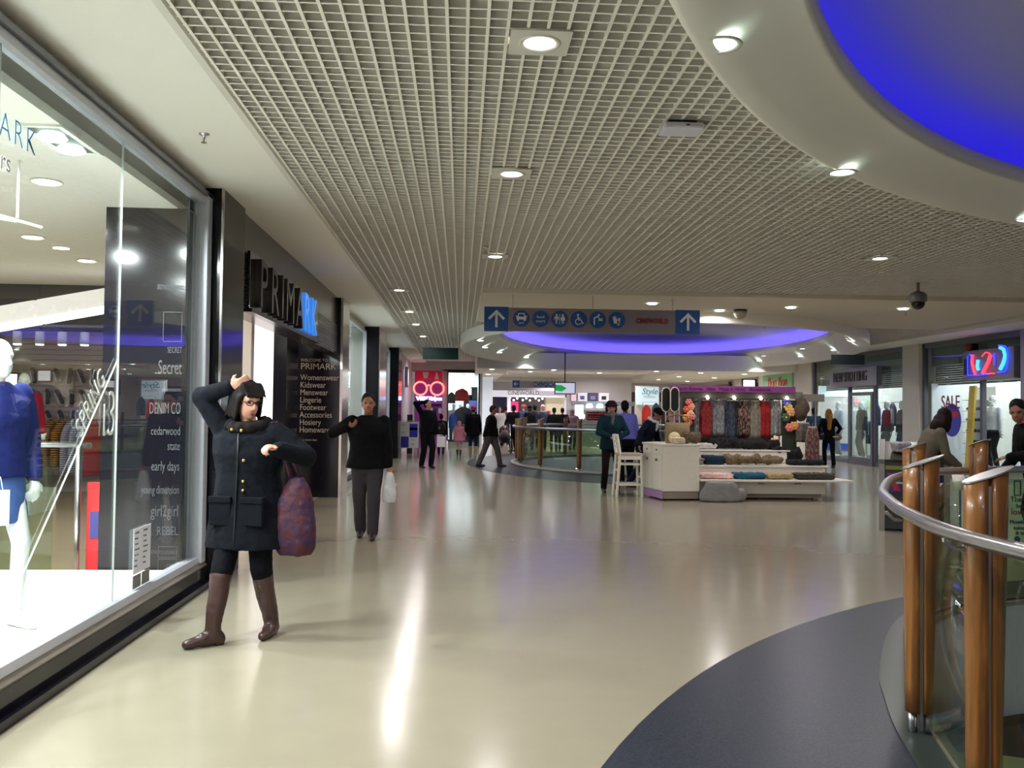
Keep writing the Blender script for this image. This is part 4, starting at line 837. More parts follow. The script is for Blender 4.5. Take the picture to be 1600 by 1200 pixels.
for r in range(2):
    for k in range(11):
        if bp is None:
            bp = thing('drinks_bottle', (0, 0, 0), 'x', 'bottle'); B().lathe((0, 0, 0), [(0, 0), (0.033, 0.0), (0.033, 0.1), (0.012, 0.14), (0.012, 0.16), (0, 0.16)], 10).build('bottle_body', mat('cola', (50, 14, 20), 0.2), bp, True); B().lathe((0, 0, 0.04), [(0.034, 0), (0.034, 0.05)], 10).build('red_label', mat('label_red', (200, 40, 50), 0.4), bp, True); B().lathe((0, 0, 0.155), [(0, 0), (0.014, 0), (0.014, 0.02), (0, 0.02)], 8).build('cap', M_WHITE, bp); o = bp
        else: o = copy_tree(bp)
        o.location = (cx(921) + k * 0.077, CY + 0.15, 1.115 + r * 0.2); tag(o, 'dark drinks bottle with a red band on the ' + ('lower' if r == 0 else 'middle') + ' shelf', 'bottle', 'drinks bottles on the ' + ('lower' if r == 0 else 'middle') + ' shelf')
for k, (a, c, za, zb, col, lb) in enumerate([(901, 914, 651, 633, (235, 238, 255), 'bright white upright screen beside the drinks shelf'), (900, 908, 627, 613, (236, 200, 210), 'pale pink menu picture over the snack counter, first of the row'), (911, 926, 627, 613, (225, 222, 235), 'white menu picture over the snack counter, second of the row'), (928, 944, 627, 613, (70, 66, 92), 'dark blue menu picture over the snack counter'), (946, 962, 627, 613, (240, 236, 244), 'white menu picture with a dark bowl over the snack counter')]):
    t = thing('menu_board', (cx(a), CY + 0.9, 0), lb, 'sign'); yy = CY + (1.5 if k else 0.3)
    B().box(cx(a), cx(c), yy, yy + 0.04, cz(za), cz(zb)).build('panel', mat('menu%d' % k, col, 0.4, emit=2.0 if k == 0 else 0.35), t)
    if k > 1: B().box(cx(a) + 0.1, cx(c) - 0.12, yy - 0.008, yy, cz(za) + 0.08, cz(zb) - 0.14).build('picture', mat('menupic%d' % k, [(0, 0, 0), (0, 0, 0), (90, 90, 140), (140, 140, 190), (60, 50, 50)][k], 0.5), t)
    B().box(cx(a) + 0.03, cx(c) - 0.03, yy + 0.04, yy + 0.06, 1.1 if k == 0 else 2.0, cz(zb)).build('backing', M_BLACK, t)
gl = thing('round_lamp', (cx(915), CY + 0.1, 1.2), 'glowing pinkish round lamp on the snack counter', 'lamp'); B().ell((cx(915) - .12, CY + 0.15, 1.27), (0.14, 0.1, 0.14)).build('globe', mat('globe_pink', (255, 200, 190), 0.4, emit=3), gl, True); B().cyl((cx(915) - .12, CY + 0.15, 1.1), (cx(915) - .12, CY + 0.15, 1.16), 0.05).build('base', M_BLACK, gl)
# pale lit "style" shop panel and its clothes
SYY = 35.0; qx = lambda px: (px - 720) * SYY / 1400
def qz(py, px=1015): return 1.5 + (640 + 0.013 * (px - 720) - py) * SYY / 1400
st = thing('lit_shop_panel', (qx(1015), SYY, 0), 'pale blue backlit panel with handwritten style lettering', 'sign')
B().box(qx(998), qx(1032), SYY, SYY + 0.1, qz(633), qz(605)).build('lit_panel', mat('lit_cyan', (205, 228, 238), 0.4, emit=0.75), st); B().box(qx(996), qx(1034), SYY + 0.1, SYY + 0.2, 0, qz(603)).build('back_frame', M_CREAM, st)
text('Style', 0.34, face_y(qx(1004), SYY - 0.01, qz(616)), mat('letter_teal', (90, 160, 190), 0.4), 'word', st, ext=0.004, shear=0.3); text('for everyone', 0.09, face_y(qx(1008), SYY - 0.01, qz(621)), mat('letter_red', (180, 80, 100), 0.4), 'word', st, ext=0.003)
tag(garment(qx(1006), SYY - 0.8, qz(633), 0.36, 0.75, (205, 50, 46), 'display_shirt'), 'coral red top on display under the pale blue lit panel', 'garment')
tag(garment(qx(1021), SYY - 0.8, qz(630), 0.34, 0.7, (60, 80, 90), 'display_shirt'), 'grey-blue top on display under the pale blue lit panel', 'garment')
tag(B().tube([(qx(1000), SYY - 0.8, 0), (qx(1000), SYY - 0.8, qz(629)), (qx(1028), SYY - 0.8, qz(629)), (qx(1028), SYY - 0.8, 0)], 0.015, 8).build('display_rail', M_CHROME), 'steel rail carrying the two display tops below the lit panel', 'clothes rail')

# ------------------------------------------------------------------ right side wall
XR = 11.8; RY = lambda px: XR / SX(px)
def rz(py, px): return 1.5 + (640 + 0.013 * (px - 720) - py) * RY(px) / 1400
struct(B().box(XR, XR + 0.3, 29.6, 46.6, 0, 3.4).build('wall_right', M_CREAM))
struct(B().box(XR - 0.05, XR + 0.3, 22.4, 23.25, 0, 3.4).build('wall_right', M_CREAM))
struct(B().box(XR - 0.05, XR + 0.3, 15.6, 18.2, 0, 3.4).build('wall_right', mat('wall_violetgrey', (150, 145, 170), 0.6)))
struct(B().box(XR - 0.03, XR, 29.6, 46.0, 0, 0.12).build('baseboard_right', M_STEEL2))
M_FR = mat('shopfront_grey', (104, 104, 116), 0.4, 0.3); M_SHUT = mat('shutter_green', (92, 104, 100), 0.4, 0.2)
def rfront(n, y0, y1, mull, door, zh=2.25):
    w = struct(thing('window_%d' % n, (XR + 0.1, y0, 0), None, None))
    b = B(); x0, x1 = XR + 0.05, XR + 0.15
    b.box(x0, x1, y0, y1, 3.2, 3.33); b.box(x0, x1, y0, y0 + 0.1, 0, 3.3); b.box(x0, x1, y1 - 0.1, y1, 0, 3.3)
    for m_ in mull: b.box(x0, x1, m_ - 0.05, m_ + 0.05, 0, zh + 0.1)
    for a, c in zip([y0] + mull, mull + [y1]):
        if (a, c) != door: b.box(x0, x1, a, c, 0, 0.12)
    b.build('frame', M_FR, w)
    B().box(XR + 0.09, XR + 0.10, y0, y1, 0.12, 3.2).build('glass_pane', M_GLASS, w)
    s = B()
    for k in range(9): s.box(XR + 0.35, XR + 0.38, y0, y1, zh + k * 0.055, zh + 0.05 + k * 0.055)
    s.build('roller_shutter', M_SHUT, w)
    B().box(XR + 0.30, XR + 0.6, y0, y1, zh + 0.5, 3.3).build('shutter_box', mat('shutter_box', (128, 138, 126), 0.5), w)
    return w
rfront(5, 23.25, 29.6, [25.1, 26.8], (25.1, 26.8)); rfront(6, 18.2, 22.4, [19.8], (18.2, 19.8))
d = struct(thing('door_1', (XR + 0.1, 25.1, 0), None, None)); b = B(); x0, x1 = XR + 0.02, XR + 0.07
b.box(x0, x1, 25.15, 25.27, 0, 2.15); b.box(x0, x1, 26.63, 26.75, 0, 2.15); b.box(x0, x1, 25.27, 26.63, 2.05, 2.15); b.box(x0, x1, 25.27, 26.63, 0, 0.22); b.build('door_frame', M_FR, d); B().box(XR + 0.04, XR + 0.045, 25.25, 26.65, 0.2, 2.05).build('glass_pane', M_GLASS, d); B().cyl((XR, 25.35, 0.9), (XR, 25.35, 1.3), 0.015).build('door_handle', M_CHROME, d)
def rroom(y0, y1, cw, ce=0.0):
    struct(B().box(15.9, 16.0, y0, y1, 0, 3.3).build('wall_inner', mat('room%d%d' % (cw[0], cw[1]), cw, 0.7, emit=ce))); struct(B().box(XR + 0.6, 16, y0, y1, 3.15, 3.3).build('ceiling', M_WHITE))
    struct(B().box(XR + 0.3, 16, y0 - 0.1, y0, 0, 3.3).build('wall_inner', M_WHITE)); struct(B().box(XR + 0.3, 16, y1, y1 + 0.1, 0, 3.3).build('wall_inner', M_WHITE))
rroom(23.3, 29.5, (205, 210, 222), 0.12); rroom(18.2, 22.3, (214, 214, 218), 0.12)
# shop sign boxes
sb = thing('shop_sign_box', (XR - 0.05, 25.4, 2.6), 'grey shop sign box with thin silver letters over the sports shop door', 'sign')
B().box(XR - 0.12, XR + 0.04, 24.6, 27.8, 2.32, 2.87).build('box', mat('signbox_grey', (118, 114, 124), 0.4), sb, bevel=0.01); text('NEW SHOTTING', 0.42, face_xm(XR - 0.125, 27.5, 2.48), mat('letter_bronze', (72, 66, 62), 0.3, 0.7), 'word', sb, ext=0.02, sx=0.73)
nb = thing('neon_sign_box', (XR - 0.05, 19.8, 2.6), 'grey sign box with red and blue neon shapes on the side wall', 'sign')
B().box(XR - 0.15, XR + 0.04, 18.27, 20.2, 2.30, 2.98).build('box', mat('signbox_grey', (118, 114, 124), 0.4), nb, bevel=0.01)
NB = mat('neon_blue', (40, 60, 255), 0.4, emit=4, ec=(40, 50, 255)); NC = mat('neon_cyan', (60, 170, 255), 0.4, emit=3, ec=(60, 160, 255)); NR = mat('neon_red', (255, 70, 90), 0.4, emit=2.5, ec=(255, 60, 80))
def ntube(pts, r, m): B().tube([(XR - 0.19, 18.42 + (y - 17.2) * 0.52, z) for y, z in pts], r * 0.72, 8).build('neon_shape', m, nb, True)
ntube([(20.1, 2.42), (20.1, 2.85), (19.9, 2.9), (19.75, 2.8)], 0.02, NB); ntube([(19.7, 2.88), (19.75, 2.7), (19.6, 2.5), (19.5, 2.44)], 0.045, NR); ntube([(19.3, 2.75), (19.35, 2.6), (19.28, 2.52)], 0.05, NC)
ntube([(18.95, 2.44), (18.8, 2.52), (18.5, 2.7), (18.4, 2.82)], 0.055, NR); ntube([(19.0, 2.82), (18.75, 2.9), (18.5, 2.88), (18.3, 2.8)], 0.02, NR); ntube([(17.7, 2.5), (17.5, 2.62), (17.35, 2.78), (17.45, 2.92), (17.7, 2.97)], 0.055, NC)
ntube([(17.9, 2.44), (17.4, 2.44), (17.25, 2.55), (17.2, 2.8), (17.35, 2.99), (17.8, 3.02)], 0.022, NB); ntube([(20.1, 2.42), (19.3, 2.40), (18.6, 2.42)], 0.02, NB); ntube([(18.7, 2.42), (18.1, 2.42)], 0.02, NR); ntube([(18.25, 2.8), (18.1, 2.86), (18.1, 2.6)], 0.022, NB)
B().box(XR - 0.19, XR - 0.15, 19.98, 20.08, 2.44, 2.8).build('dark_letter', M_BLACK, nb)
al = thing('alarm_box', (XR - 0.05, 20.6, 3.1), 'small dark red alarm box above the neon sign', 'alarm'); B().ell((XR - 0.1, 20.05, 3.06), (0.08, 0.14, 0.09)).build('bell', mat('alarm_red', (110, 20, 24), 0.4), al, True); B().box(XR - 0.06, XR + 0.05, 19.9, 20.2, 2.97, 3.15).build('back_box', M_BLACK, al)
# green wall sign and black lit screen
gs = thing('green_shop_sign', (XR - 0.05, 32, 2.8), 'light green sign board with curly red letters on the cream side wall', 'sign')
B().box(XR - 0.06, XR, 31.2, 34.3, 2.3, 3.02).build('board', mat('sign_mint', (132, 190, 132), 0.5), gs, bevel=0.01); text('Bon Bon', 0.52, face_xm(XR - 0.065, 33.7, 2.5), mat('letter_coral', (196, 62, 58), 0.4), 'word', gs, ext=0.02, sx=1.12, shear=0.1)
ps = thing('projecting_screen', (XR - 0.4, 36, 2.6), 'black square sign with a glowing white centre projecting from the side wall', 'sign')
B().box(XR - 0.65, XR - 0.05, 35.0, 35.1, 2.35, 2.85).build('casing', M_BLACK, ps, bevel=0.01); B().box(XR - 0.60, XR - 0.15, 34.985, 35.0, 2.42, 2.8).build('lit_face', mat('white_glow', (250, 252, 255), 0.4, emit=3), ps); B().box(XR - 0.05, XR, 35.02, 35.08, 2.5, 2.7).build('bracket', M_BLACK, ps)
dr = thing('wall_display_case', (XR - 0.05, 42, 2.5), 'dark framed display case high on the cream wall above the purple kiosk canopy', 'display case')
B().box(XR - 0.08, XR, 38.5, 43.5, 2.0, 2.75).build('case', mat('case_brown', (110, 98, 96), 0.4), dr); B().box(XR - 0.1, XR - 0.08, 41.3, 42.6, 2.35, 2.65).build('lit_picture', mat('white_glow2', (250, 250, 250), 0.4, emit=1.5), dr); B().box(XR - 0.12, XR - 0.06, 38.4, 38.6, 2.0, 2.85).build('post', M_BLACK, dr)
gr = thing('garment_rails', (13.1, 24, 0), 'steel double rail carrying the sportswear tops inside the sports shop', 'clothes rail')
for z_ in (1.27, 1.87): B().cyl((13.12, 23.3, z_), (13.12, 29.5, z_), 0.014, n=8).build('rail', M_CHROME, gr)
for y_ in (24.4, 29.3): B().cyl((13.12, y_, 0.12), (13.12, y_, 1.9), 0.018, n=8).build('post', M_CHROME, gr)
# contents of the sports shop window and of the front window
def pan(y, z, w, h, x, c, nm, lb, em=0.3, cat='display panel'):
    t = thing(nm, (x, y, z), lb, cat); B().box(x, x + 0.04, y - w / 2, y + w / 2, z - h / 2, z + h / 2).build('face', mat('pan_%d_%d_%d' % c, c, 0.5, emit=em), t); B().box(x + 0.04, x + 0.07, y - w / 2, y + w / 2, 0.0, z + h / 2).build('support', M_WHITE, t); return t
def pany(x, z, w, h, y, c, nm, lb, em=0.3, cat='display panel'):
    t = thing(nm, (x, y, z), lb, cat); B().box(x - w / 2, x + w / 2, y, y + 0.04, z - h / 2, z + h / 2).build('face', mat('pan_%d_%d_%d' % c, c, 0.5, emit=em), t); B().box(x - w / 2, x + w / 2, y + 0.04, y + 0.07, 0.125 if y < 29 and y > 23 else 0.0, z + h / 2).build('support', M_WHITE, t); return t
pany(12.25, 1.5, 0.6, 1.1, 29.35, (36, 44, 150), 'blue_display_board', 'royal blue display board in the sports shop window')
pany(12.5, 2.25, 1.2, 0.35, 29.2, (214, 232, 240), 'white_display_board', 'glowing white board above the royal blue one in the sports shop', 1.2)
pany(12.85, 1.97, 0.3, 0.14, 29.35, (40, 200, 100), 'green_display_board', 'small bright green sign seen through the sports shop door', 1.0, 'sign')
pany(13.25, 1.9, 0.3, 0.24, 29.35, (250, 160, 170), 'pink_display_board', 'pink sign seen through the sports shop door', 0.8, 'sign')
pany(13.75, 1.85, 0.22, 0.2, 29.35, (170, 200, 60), 'lime_tag', 'lime green tag in the sports shop window', 0.5, 'sign')
pany(12.4, 0.42, 0.9, 0.22, 28.9, (50, 80, 200), 'blue_display_plinth', 'low bright blue plinth in the sports shop window', 0.2)
cols = [(34, 36, 52), (90, 94, 112), (180, 184, 200), (40, 44, 64), (120, 40, 50), (44, 60, 120), (60, 62, 70), (200, 204, 215)]
gn = ['navy', 'slate', 'pale grey', 'midnight blue', 'maroon', 'royal blue', 'charcoal', 'silver']
for k in range(8):
    y = 25.0 + k * 0.52; z = 1.85 if k % 2 else 1.25
    tag(garment(13.12 + 0.0 * (k % 3), y, z, 0.5, 0.7, cols[k], 'hanging_garment', yaw=pi / 2), gn[k] + ' sportswear top hanging inside the sports shop', 'garment')
pany(12.4, 1.3, 0.8, 2.0, 22.2, (214, 218, 226), 'window_backdrop', 'pale backdrop behind the sale letters in the front window', 0.35)
sl = thing('sale_poster', (12.0, 21.5, 1.4), 'round blue and red sale poster on the front window glass', 'poster')
b = B(); b.lathe((XR + 0.06, 21.05, 1.38), [(0, 0), (0.4, 0), (0.4, 0.01), (0, 0.01)], 28, 'X'); b.build('blue_disc', mat('poster_blue', (58, 62, 160), 0.5, emit=0.15), sl)
B().box(XR + 0.05, XR + 0.058, 20.75, 21.35, 1.46, 1.58).build('red_band', mat('poster_red', (190, 30, 50), 0.5, emit=0.15), sl); text('SALE', 0.46, face_xm(XR + 0.05, 21.5, 1.66), mat('letter_sale', (140, 20, 40), 0.4), 'word', sl, ext=0.006, sx=0.85)
b = B(); b.lathe((XR + 0.05, 21.42, 1.2), [(0, 0), (0.14, 0), (0.16, 0.01), (0, 0.01)], 20, 'X'); b.build('green_disc', mat('poster_green', (60, 170, 60), 0.5), sl)
b = B(); b.ex([(XR + 0.3, 20.95, 0.002), (XR + 0.3, 20.75, 0.002), (XR + 0.3, 20.45, 2.2), (XR + 0.3, 20.7, 2.2)], (0.05, 0, 0)); tag(b.build('yellow_banner', mat('banner_yellow', (222, 180, 60), 0.5, emit=0.2)), 'narrow leaning yellow banner in the front window', 'banner')
sp2 = thing('shoe_rack', (12.7, 21.6, 0), 'white shelving with rows of dark shoes next to the yellow banner', 'rack')
for k in range(7): B().box(12.6, 12.9, 20.95, 21.9, 0.25 + k * 0.27, 0.265 + k * 0.27).build('shelf', M_WHITE, sp2)
B().box(12.9, 12.93, 20.95, 21.9, 0, 2.2).build('back', M_WHITE, sp2)
pr = None
for r in range(6):
    for k in range(4):
        if pr is None:
            b = B(); b.loft([[(s_ * 0.05 * cos(a), 0.05 + L_ + 0 * a, 0.03 + s_ * 0.045 * sin(a) + 0.02) for a in [2 * pi * j / 10 for j in range(10)]] for s_, L_ in ((0.5, -0.1), (1, -0.05), (0.9, 0.05), (0.5, 0.12))]); pr = b.build('display_shoe', mat('shoe_dark', (52, 46, 50), 0.5), smooth=True); o = pr
        else: o = pr.copy(); COL.objects.link(o)
        o.location = (12.72, 21.05 + k * 0.22, 0.265 + r * 0.27); tag(o, 'dark shoe on the ' + ['lowest', 'second', 'third', 'fourth', 'fifth', 'top'][r] + ' shelf of the white rack', 'shoe', 'shoes on shelf %d of the white rack' % (r + 1))
# ------------------------------------------------------------------ railings round the two openings
def post_proto():
    t = thing('rail_post', (0, 0, 0), 'x', 'post')
    # local +x points into the opening
    def half(xa, xb, xa2, xb2, side):
        rings = []
        for k in range(9):
            f = k / 8; a, c = xa + (xa2 - xa) * f, xb + (xb2 - xb) * f; z = 0.11 + f * 1.14
            cxx, hw = (a + c) / 2, (c - a) / 2; ring = []
            for j in range(14):
                an = pi * j / 13
                # D-shaped section: flat towards the steel fin
                px_ = (c - 2 * hw * sin(an)) if side < 0 else (a + 2 * hw * sin(an))
                zz = z if k < 8 else z + 0.36 * (px_ + 0.03)
                ring.append((px_, 0.052 * cos(an), zz))
            rings.append(ring)
        b = B(); b.loft(rings); return b.build('timber_half', M_WOOD, t, True)
    half(-0.055, 0.002, -0.062, 0.004, -1); half(0.020, 0.066, 0.022, 0.10, 1)
    b = B(); b.ex([(0.004, -0.035, 0.03), (0.018, -0.035, 0.03), (0.022, -0.04, 1.24), (0.002, -0.04, 1.235)], (0, 0.075, 0)); b.build('steel_fin', M_STEEL, t)
    b = B(); r0 = [(-0.062 + 0.0, 0, 0)]; pts = []
    for j in range(24):
        an = 2 * pi * j / 24; x_ = 0.027 + 0.092 * cos(an); pts.append((x_, 0.058 * sin(an), 1.255 + 0.36 * (x_ + 0.03)))
    b.ex(pts, (0, 0, 0.006)); b.build('slanted_cap', M_STEEL, t)
    for x_ in (-0.022, 0.045): B().cyl((x_, 0, 0.0), (x_, 0, 0.112), 0.021, n=14).build('foot', M_STEEL, t, True)
    return t
PP = post_proto(); used = []
def railing(loop, name, lb, step, n_off, plabel, pgroup, zrail=1.05, rr=0.03, pick=None):
    t = thing(name, (loop[0][0], loop[0][1], 0), lb, 'railing')
    out = offset(loop, 0.0); B().tube([(p[0], p[1], zrail) for p in out], rr, 10, closed=True).build('handrail', M_STEEL, t, True)
    gl = offset(loop, 0.13)
    g = B(); rings = [[(a[0], a[1], 0.04), (b_[0], b_[1], 0.04), (b_[0], b_[1], 0.98), (a[0], a[1], 0.98)] for a, b_ in zip(gl, offset(loop, 0.142))]
    g.loft(rings, False, True); g.build('glass_panel', M_GLASSG, t, True)
    pts = resample(offset(loop, 0.135), step) if pick is None else pick
    for p, d in pts:
        ang = math.atan2(d.x, -d.y)  # inward normal of a counter-clockwise loop
        o = PP if not used else copy_tree(PP); used.append(1)
        ang = math.atan2(d.x, -d.y) if False else math.atan2(d.y, d.x) + pi / 2
        o.location = (p.x, p.y, 0.0); o.rotation_euler = (0, 0, ang); tag(o, plabel, 'post', pgroup)
        n = Vector((cos(ang), sin(ang), 0)); q0 = Vector((p.x, p.y, zrail - 0.05)) - n * 0.05; q1 = Vector((p.x, p.y, zrail - 0.01)) - n * 0.135
        t2 = B(); t2.tube([q0, q0 - n * 0.05, q1 - Vector((0, 0, 0.01)), q1], 0.009, 6); t2.build('rail_bracket', M_STEEL, t)
    return pts
def near_posts():
    S = resample(offset(V1, 0.072), 0.05); want = [(1.97, 3.42), (2.10, 4.17), (2.52, 5.02), (3.05, 5.9), (4.22, 6.98), (5.1, 7.2), (6.0, 7.2), (1.3, 5.2), (1.96, 2.6), (2.2, 1.7), (7.3, 6.8)]
    left = [s for s in S if s[0].x < 3.6 and s[0].y > 0.8]
    return [min(left, key=lambda s: abs(s[0].y - y_)) for y_ in (3.28, 4.15, 6.35)] + [min(S, key=lambda s: (s[0] - Vector(w)).length) for w in want[4:7]]
rp = railing(V1, 'railing', 'curved stainless handrail with glass panels around the near floor opening', 0.85, 0, 'slanted timber post across the near opening', 'timber posts of the near railing', pick=near_posts())
pl = ['slant-topped timber post of the near railing in front of the poster stand', 'slant-topped timber post of the near railing showing its steel feet']
near = [o for o in COL.objects if o.name.startswith('rail_post')]
near[0]['label'] = pl[0]; near[1]['label'] = pl[1]; near[2]['label'] = 'slanted timber post of the near railing half hidden behind the one with steel feet'
S2 = resample(offset(V2, 0.135), 0.05)
S2 = resample(offset(V2, 0.08), 0.05)
far = [min(S2, key=lambda s: (s[0] - Vector(w)).length) for w in [(1.69, 27.3), (1.62, 26.2), (1.7, 24.5), (2.1, 22.9), (2.9, 21.6), (4.3, 20.7), (5.8, 20.8), (3.4, 29.4), (5.0, 29.8), (6.4, 29.3)]]
railing(V2, 'railing', 'round handrail with glass panels around the far floor opening', 1.4, 0, 'slanted timber post of the far round railing', 'timber posts of the far railing', rr=0.035, pick=far)

RS = -0.46
# ------------------------------------------------------------------ scarf kiosk
KW = mat('kiosk_white', (226, 220, 208), 0.4); KP = mat('kiosk_lilac', (170, 130, 185), 0.45); KG = mat('kiosk_grey', (116, 112, 104), 0.5); KH = mat('knob', (120, 118, 116), 0.3, 0.8)
kc = thing('kiosk_cabinet', (3.7, 15.4, 0), 'white five-sided cabinet with drawers and doors at the near end of the scarf kiosk', 'cabinet')
A_, B_, C_, D_, E_ = (3.27, 15.9), (3.42, 15.0), (4.06, 15.05), (4.06, 16.1), (3.6, 16.3)
B().prism([A_, B_, C_, D_, E_], 0.16, 0.93).build('body', KW, kc); B().prism([(3.25, 15.92), (3.405, 14.98), (4.075, 15.03), (4.075, 16.12), (3.59, 16.33)], 0.93, 0.955).build('top_board', KW, kc)
B().prism([(3.285, 15.9), (3.43, 15.02), (4.05, 15.07), (4.05, 16.1), (3.6, 16.28)], 0.03, 0.16).build('plinth', mat('kiosk_taupe', (142, 128, 116), 0.5), kc)
def facepatch(u0, u1, z0, z1, th, P0=A_, P1=B_):
    P0, P1 = Vector(P0), Vector(P1); d = (P1 - P0); n = Vector((d.y, -d.x)).normalized() 
    if n.x > 0: n = -n
    a, c = P0 + d * u0, P0 + d * u1
    b = B(); b.ex([(a.x, a.y, z0), (c.x, c.y, z0), (c.x, c.y, z1), (a.x, a.y, z1)], (n.x * th, n.y * th, 0)); return b, n, d
b, n, d = facepatch(0, 1, 0.03, 0.15, 0.012); b.build('lilac_kick_board', KP, kc)
for u0, u1 in ((0.03, 0.49), (0.51, 0.97)):
    b, n, d = facepatch(u0, u1, 0.78, 0.92, 0.014); dr_ = b.build('drawer', KW, kc); p = Vector(A_) + d * ((u0 + u1) / 2) + n * 0.02; B().ell((p.x, p.y, 0.85), 0.018, nu=10, nv=6).build('knob', KH, dr_, True)
    b, n, d = facepatch(u0, u1, 0.18, 0.76, 0.014); dd = b.build('door', KW, kc); p = Vector(A_) + d * ((u0 + u1) / 2) + n * 0.025; B().box(p.x - 0.01, p.x + 0.01, p.y - 0.04, p.y + 0.04, 0.66, 0.70).build('handle', KH, dd)
for x_, y_ in ((3.4, 15.8), (3.5, 15.15), (3.98, 15.15), (3.98, 15.95)): B().lathe((x_, y_, 0.017), [(0, -0.01), (0.017, -0.01), (0.017, 0.01), (0, 0.01)], 10, 'X').build('caster', M_BLACK, kc, True)
ks = thing('kiosk_shelving', (5.2, 15.8, 0), 'long tiered white shelving of the scarf kiosk with drawers and stepped boards', 'shelving')
B().box(4.08, 6.3, 15.35, 16.9, 0.03, 0.10).build('plinth', mat('kiosk_taupe', (142, 128, 116), 0.5), ks); B().box(4.08, 6.35, 15.3, 16.9, 0.10, 0.33).build('base', KW, ks)
B().box(4.08, 6.72, 14.98, 15.6, 0.33, 0.36).build('lower_board', KW, ks, bevel=0.003); B().box(4.08, 6.45, 15.55, 16.9, 0.36, 0.55).build('step', KW, ks)
B().box(4.08, 6.5, 15.5, 16.1, 0.55, 0.575).build('upper_board', KW, ks, bevel=0.003); B().box(4.08, 5.98, 16.05, 16.9, 0.575, 0.80).build('drawer_case', KW, ks); B().box(4.08, 6.0, 16.02, 16.9, 0.80, 0.825).build('counter_board', KW, ks, bevel=0.003)
for k in range(3):
    q = B().box(4.12 + k * 0.62, 4.7 + k * 0.62, 16.03, 16.06, 0.60, 0.79).build('drawer', KW, ks); B().ell((4.41 + k * 0.62, 16.02, 0.70), 0.018, nu=10, nv=6).build('knob', KH, q, True)
for k in range(3): B().box(4.5 + k * 0.65, 4.62 + k * 0.65, 15.285, 15.3, 0.27, 0.285).build('slot_handle', KH, ks)
for x_ in (4.15, 5.2, 6.2): B().lathe((x_, 15.5, 0.017), [(0, -0.01), (0.017, -0.01), (0.017, 0.01), (0, 0.01)], 10, 'X').build('caster', M_BLACK, ks, True)
kf = thing('kiosk_canopy', (5.2, 16.4, 0.8), 'grey kiosk frame with a purple banner above the hanging scarves', 'canopy')
B().box(4.0, 6.35, 16.35, 16.45, 1.77, 1.90).build('header_board', KG, kf); B().box(6.35, 6.75, 16.30, 16.42, 1.72, 1.86).build('side_board', KG, kf)
B().box(3.85, 6.18, 16.25, 16.33, 1.88, 1.99).build('purple_banner', mat('banner_purple', (122, 50, 118), 0.45), kf)
text('Luxury Scarves   Hats   Made in Wool   Accessories', 0.085, face_y(3.92, 16.245, 1.91), mat('letter_plum', (80, 20, 84), 0.5), 'text_line', kf, ext=0.002)
B().box(4.1, 6.0, 16.9, 16.94, 0.8, 1.9).build('back_board', mat('kiosk_back', (72, 68, 66), 0.6), kf)
for x_ in (4.1, 6.0, 6.7): B().cyl((x_, 16.6, 0.5 if x_ > 6.5 else 0.82), (x_, 16.6, 1.85), 0.018, n=8).build('upright', M_STEEL, kf)
B().box(6.66, 6.74, 16.4, 16.85, 0.03, 0.55).build('foot_box', KW, kf); B().cyl((4.1, 16.5, 1.76), (6.05, 16.5, 1.76), 0.012, n=8).build('hanging_bar', M_CHROME, kf)
for k in range(4): B().cyl((4.55 + k * 0.5, 16.34, 1.80), (4.55 + k * 0.5, 16.30, 1.76), 0.022, 0.028, 10).build('spotlight', M_LAMP, kf)
def scarf(x, y, z0, z1, w, c, c2, lb, nm='hanging_scarf'):
    c = tuple(int(v * 0.8) for v in c); c2 = tuple(int(v * 0.8) for v in c2); key = 'sc_%d_%d_%d_%d' % (c + (c2[0],))  # both colours dimmed to carry the shade on the kiosk scarves
    if key not in MC:
        m = mat(key, c, 0.85, bump=0.3); N, L, b_ = nodes_of(m); tc = N.new('ShaderNodeTexCoord'); mp = N.new('ShaderNodeMapping'); mp.inputs['Scale'].default_value = (60, 30, 16); L.new(tc.outputs['Object'], mp.inputs[0])
        nz = N.new('ShaderNodeTexNoise'); nz.inputs['Scale'].default_value = 1.0; nz.inputs['Detail'].default_value = 3; L.new(mp.outputs[0], nz.inputs['Vector']); cr = N.new('ShaderNodeValToRGB'); cr.color_ramp.elements[0].position = 0.45; cr.color_ramp.elements[1].position = 0.62
        cr.color_ramp.elements[0].color = rgb(c); cr.color_ramp.elements[1].color = rgb(c2); L.new(nz.outputs['Fac'], cr.inputs[0]); L.new(cr.outputs[0], b_.inputs['Base Color'])
    b = B(); rings = []; n = 36; ph = random.random() * 6
    for k in range(10):
        f = k / 9; zz = z1 + (z0 - z1) * f; ww = w * (0.36 + 0.14 * min(1, f * 3)); ring = []
        for j in range(n):
            a = 2 * pi * j / n; r2 = 1 + 0.28 * sin(7 * a + ph + 0.6 * f)
            ring.append((x + ww * cos(a) * (1 + 0.04 * sin(5 * a)), y + 0.05 * sin(a) * r2, zz + (0.012 * sin(9 * a) if k == 9 else 0)))
        rings.append(ring)
    b.loft(rings); t = thing(nm, (x, y, z0), lb, 'scarf', 'scarves on the kiosk bar'); b.build('cloth', MC[key], t, True)
    B().tube([(x, y, z1 + 0.0), (x, y, z1 + 0.05), (x + 0.015, y, z1 + 0.075), (x + 0.03, y, z1 + 0.05)], 0.004, 6).build('hook', M_CHROME, t); B().box(x - w * 0.3, x + w * 0.3, y - 0.012, y + 0.012, z1 - 0.01, z1 + 0.012).build('hanger_bar', M_WHITE, t)
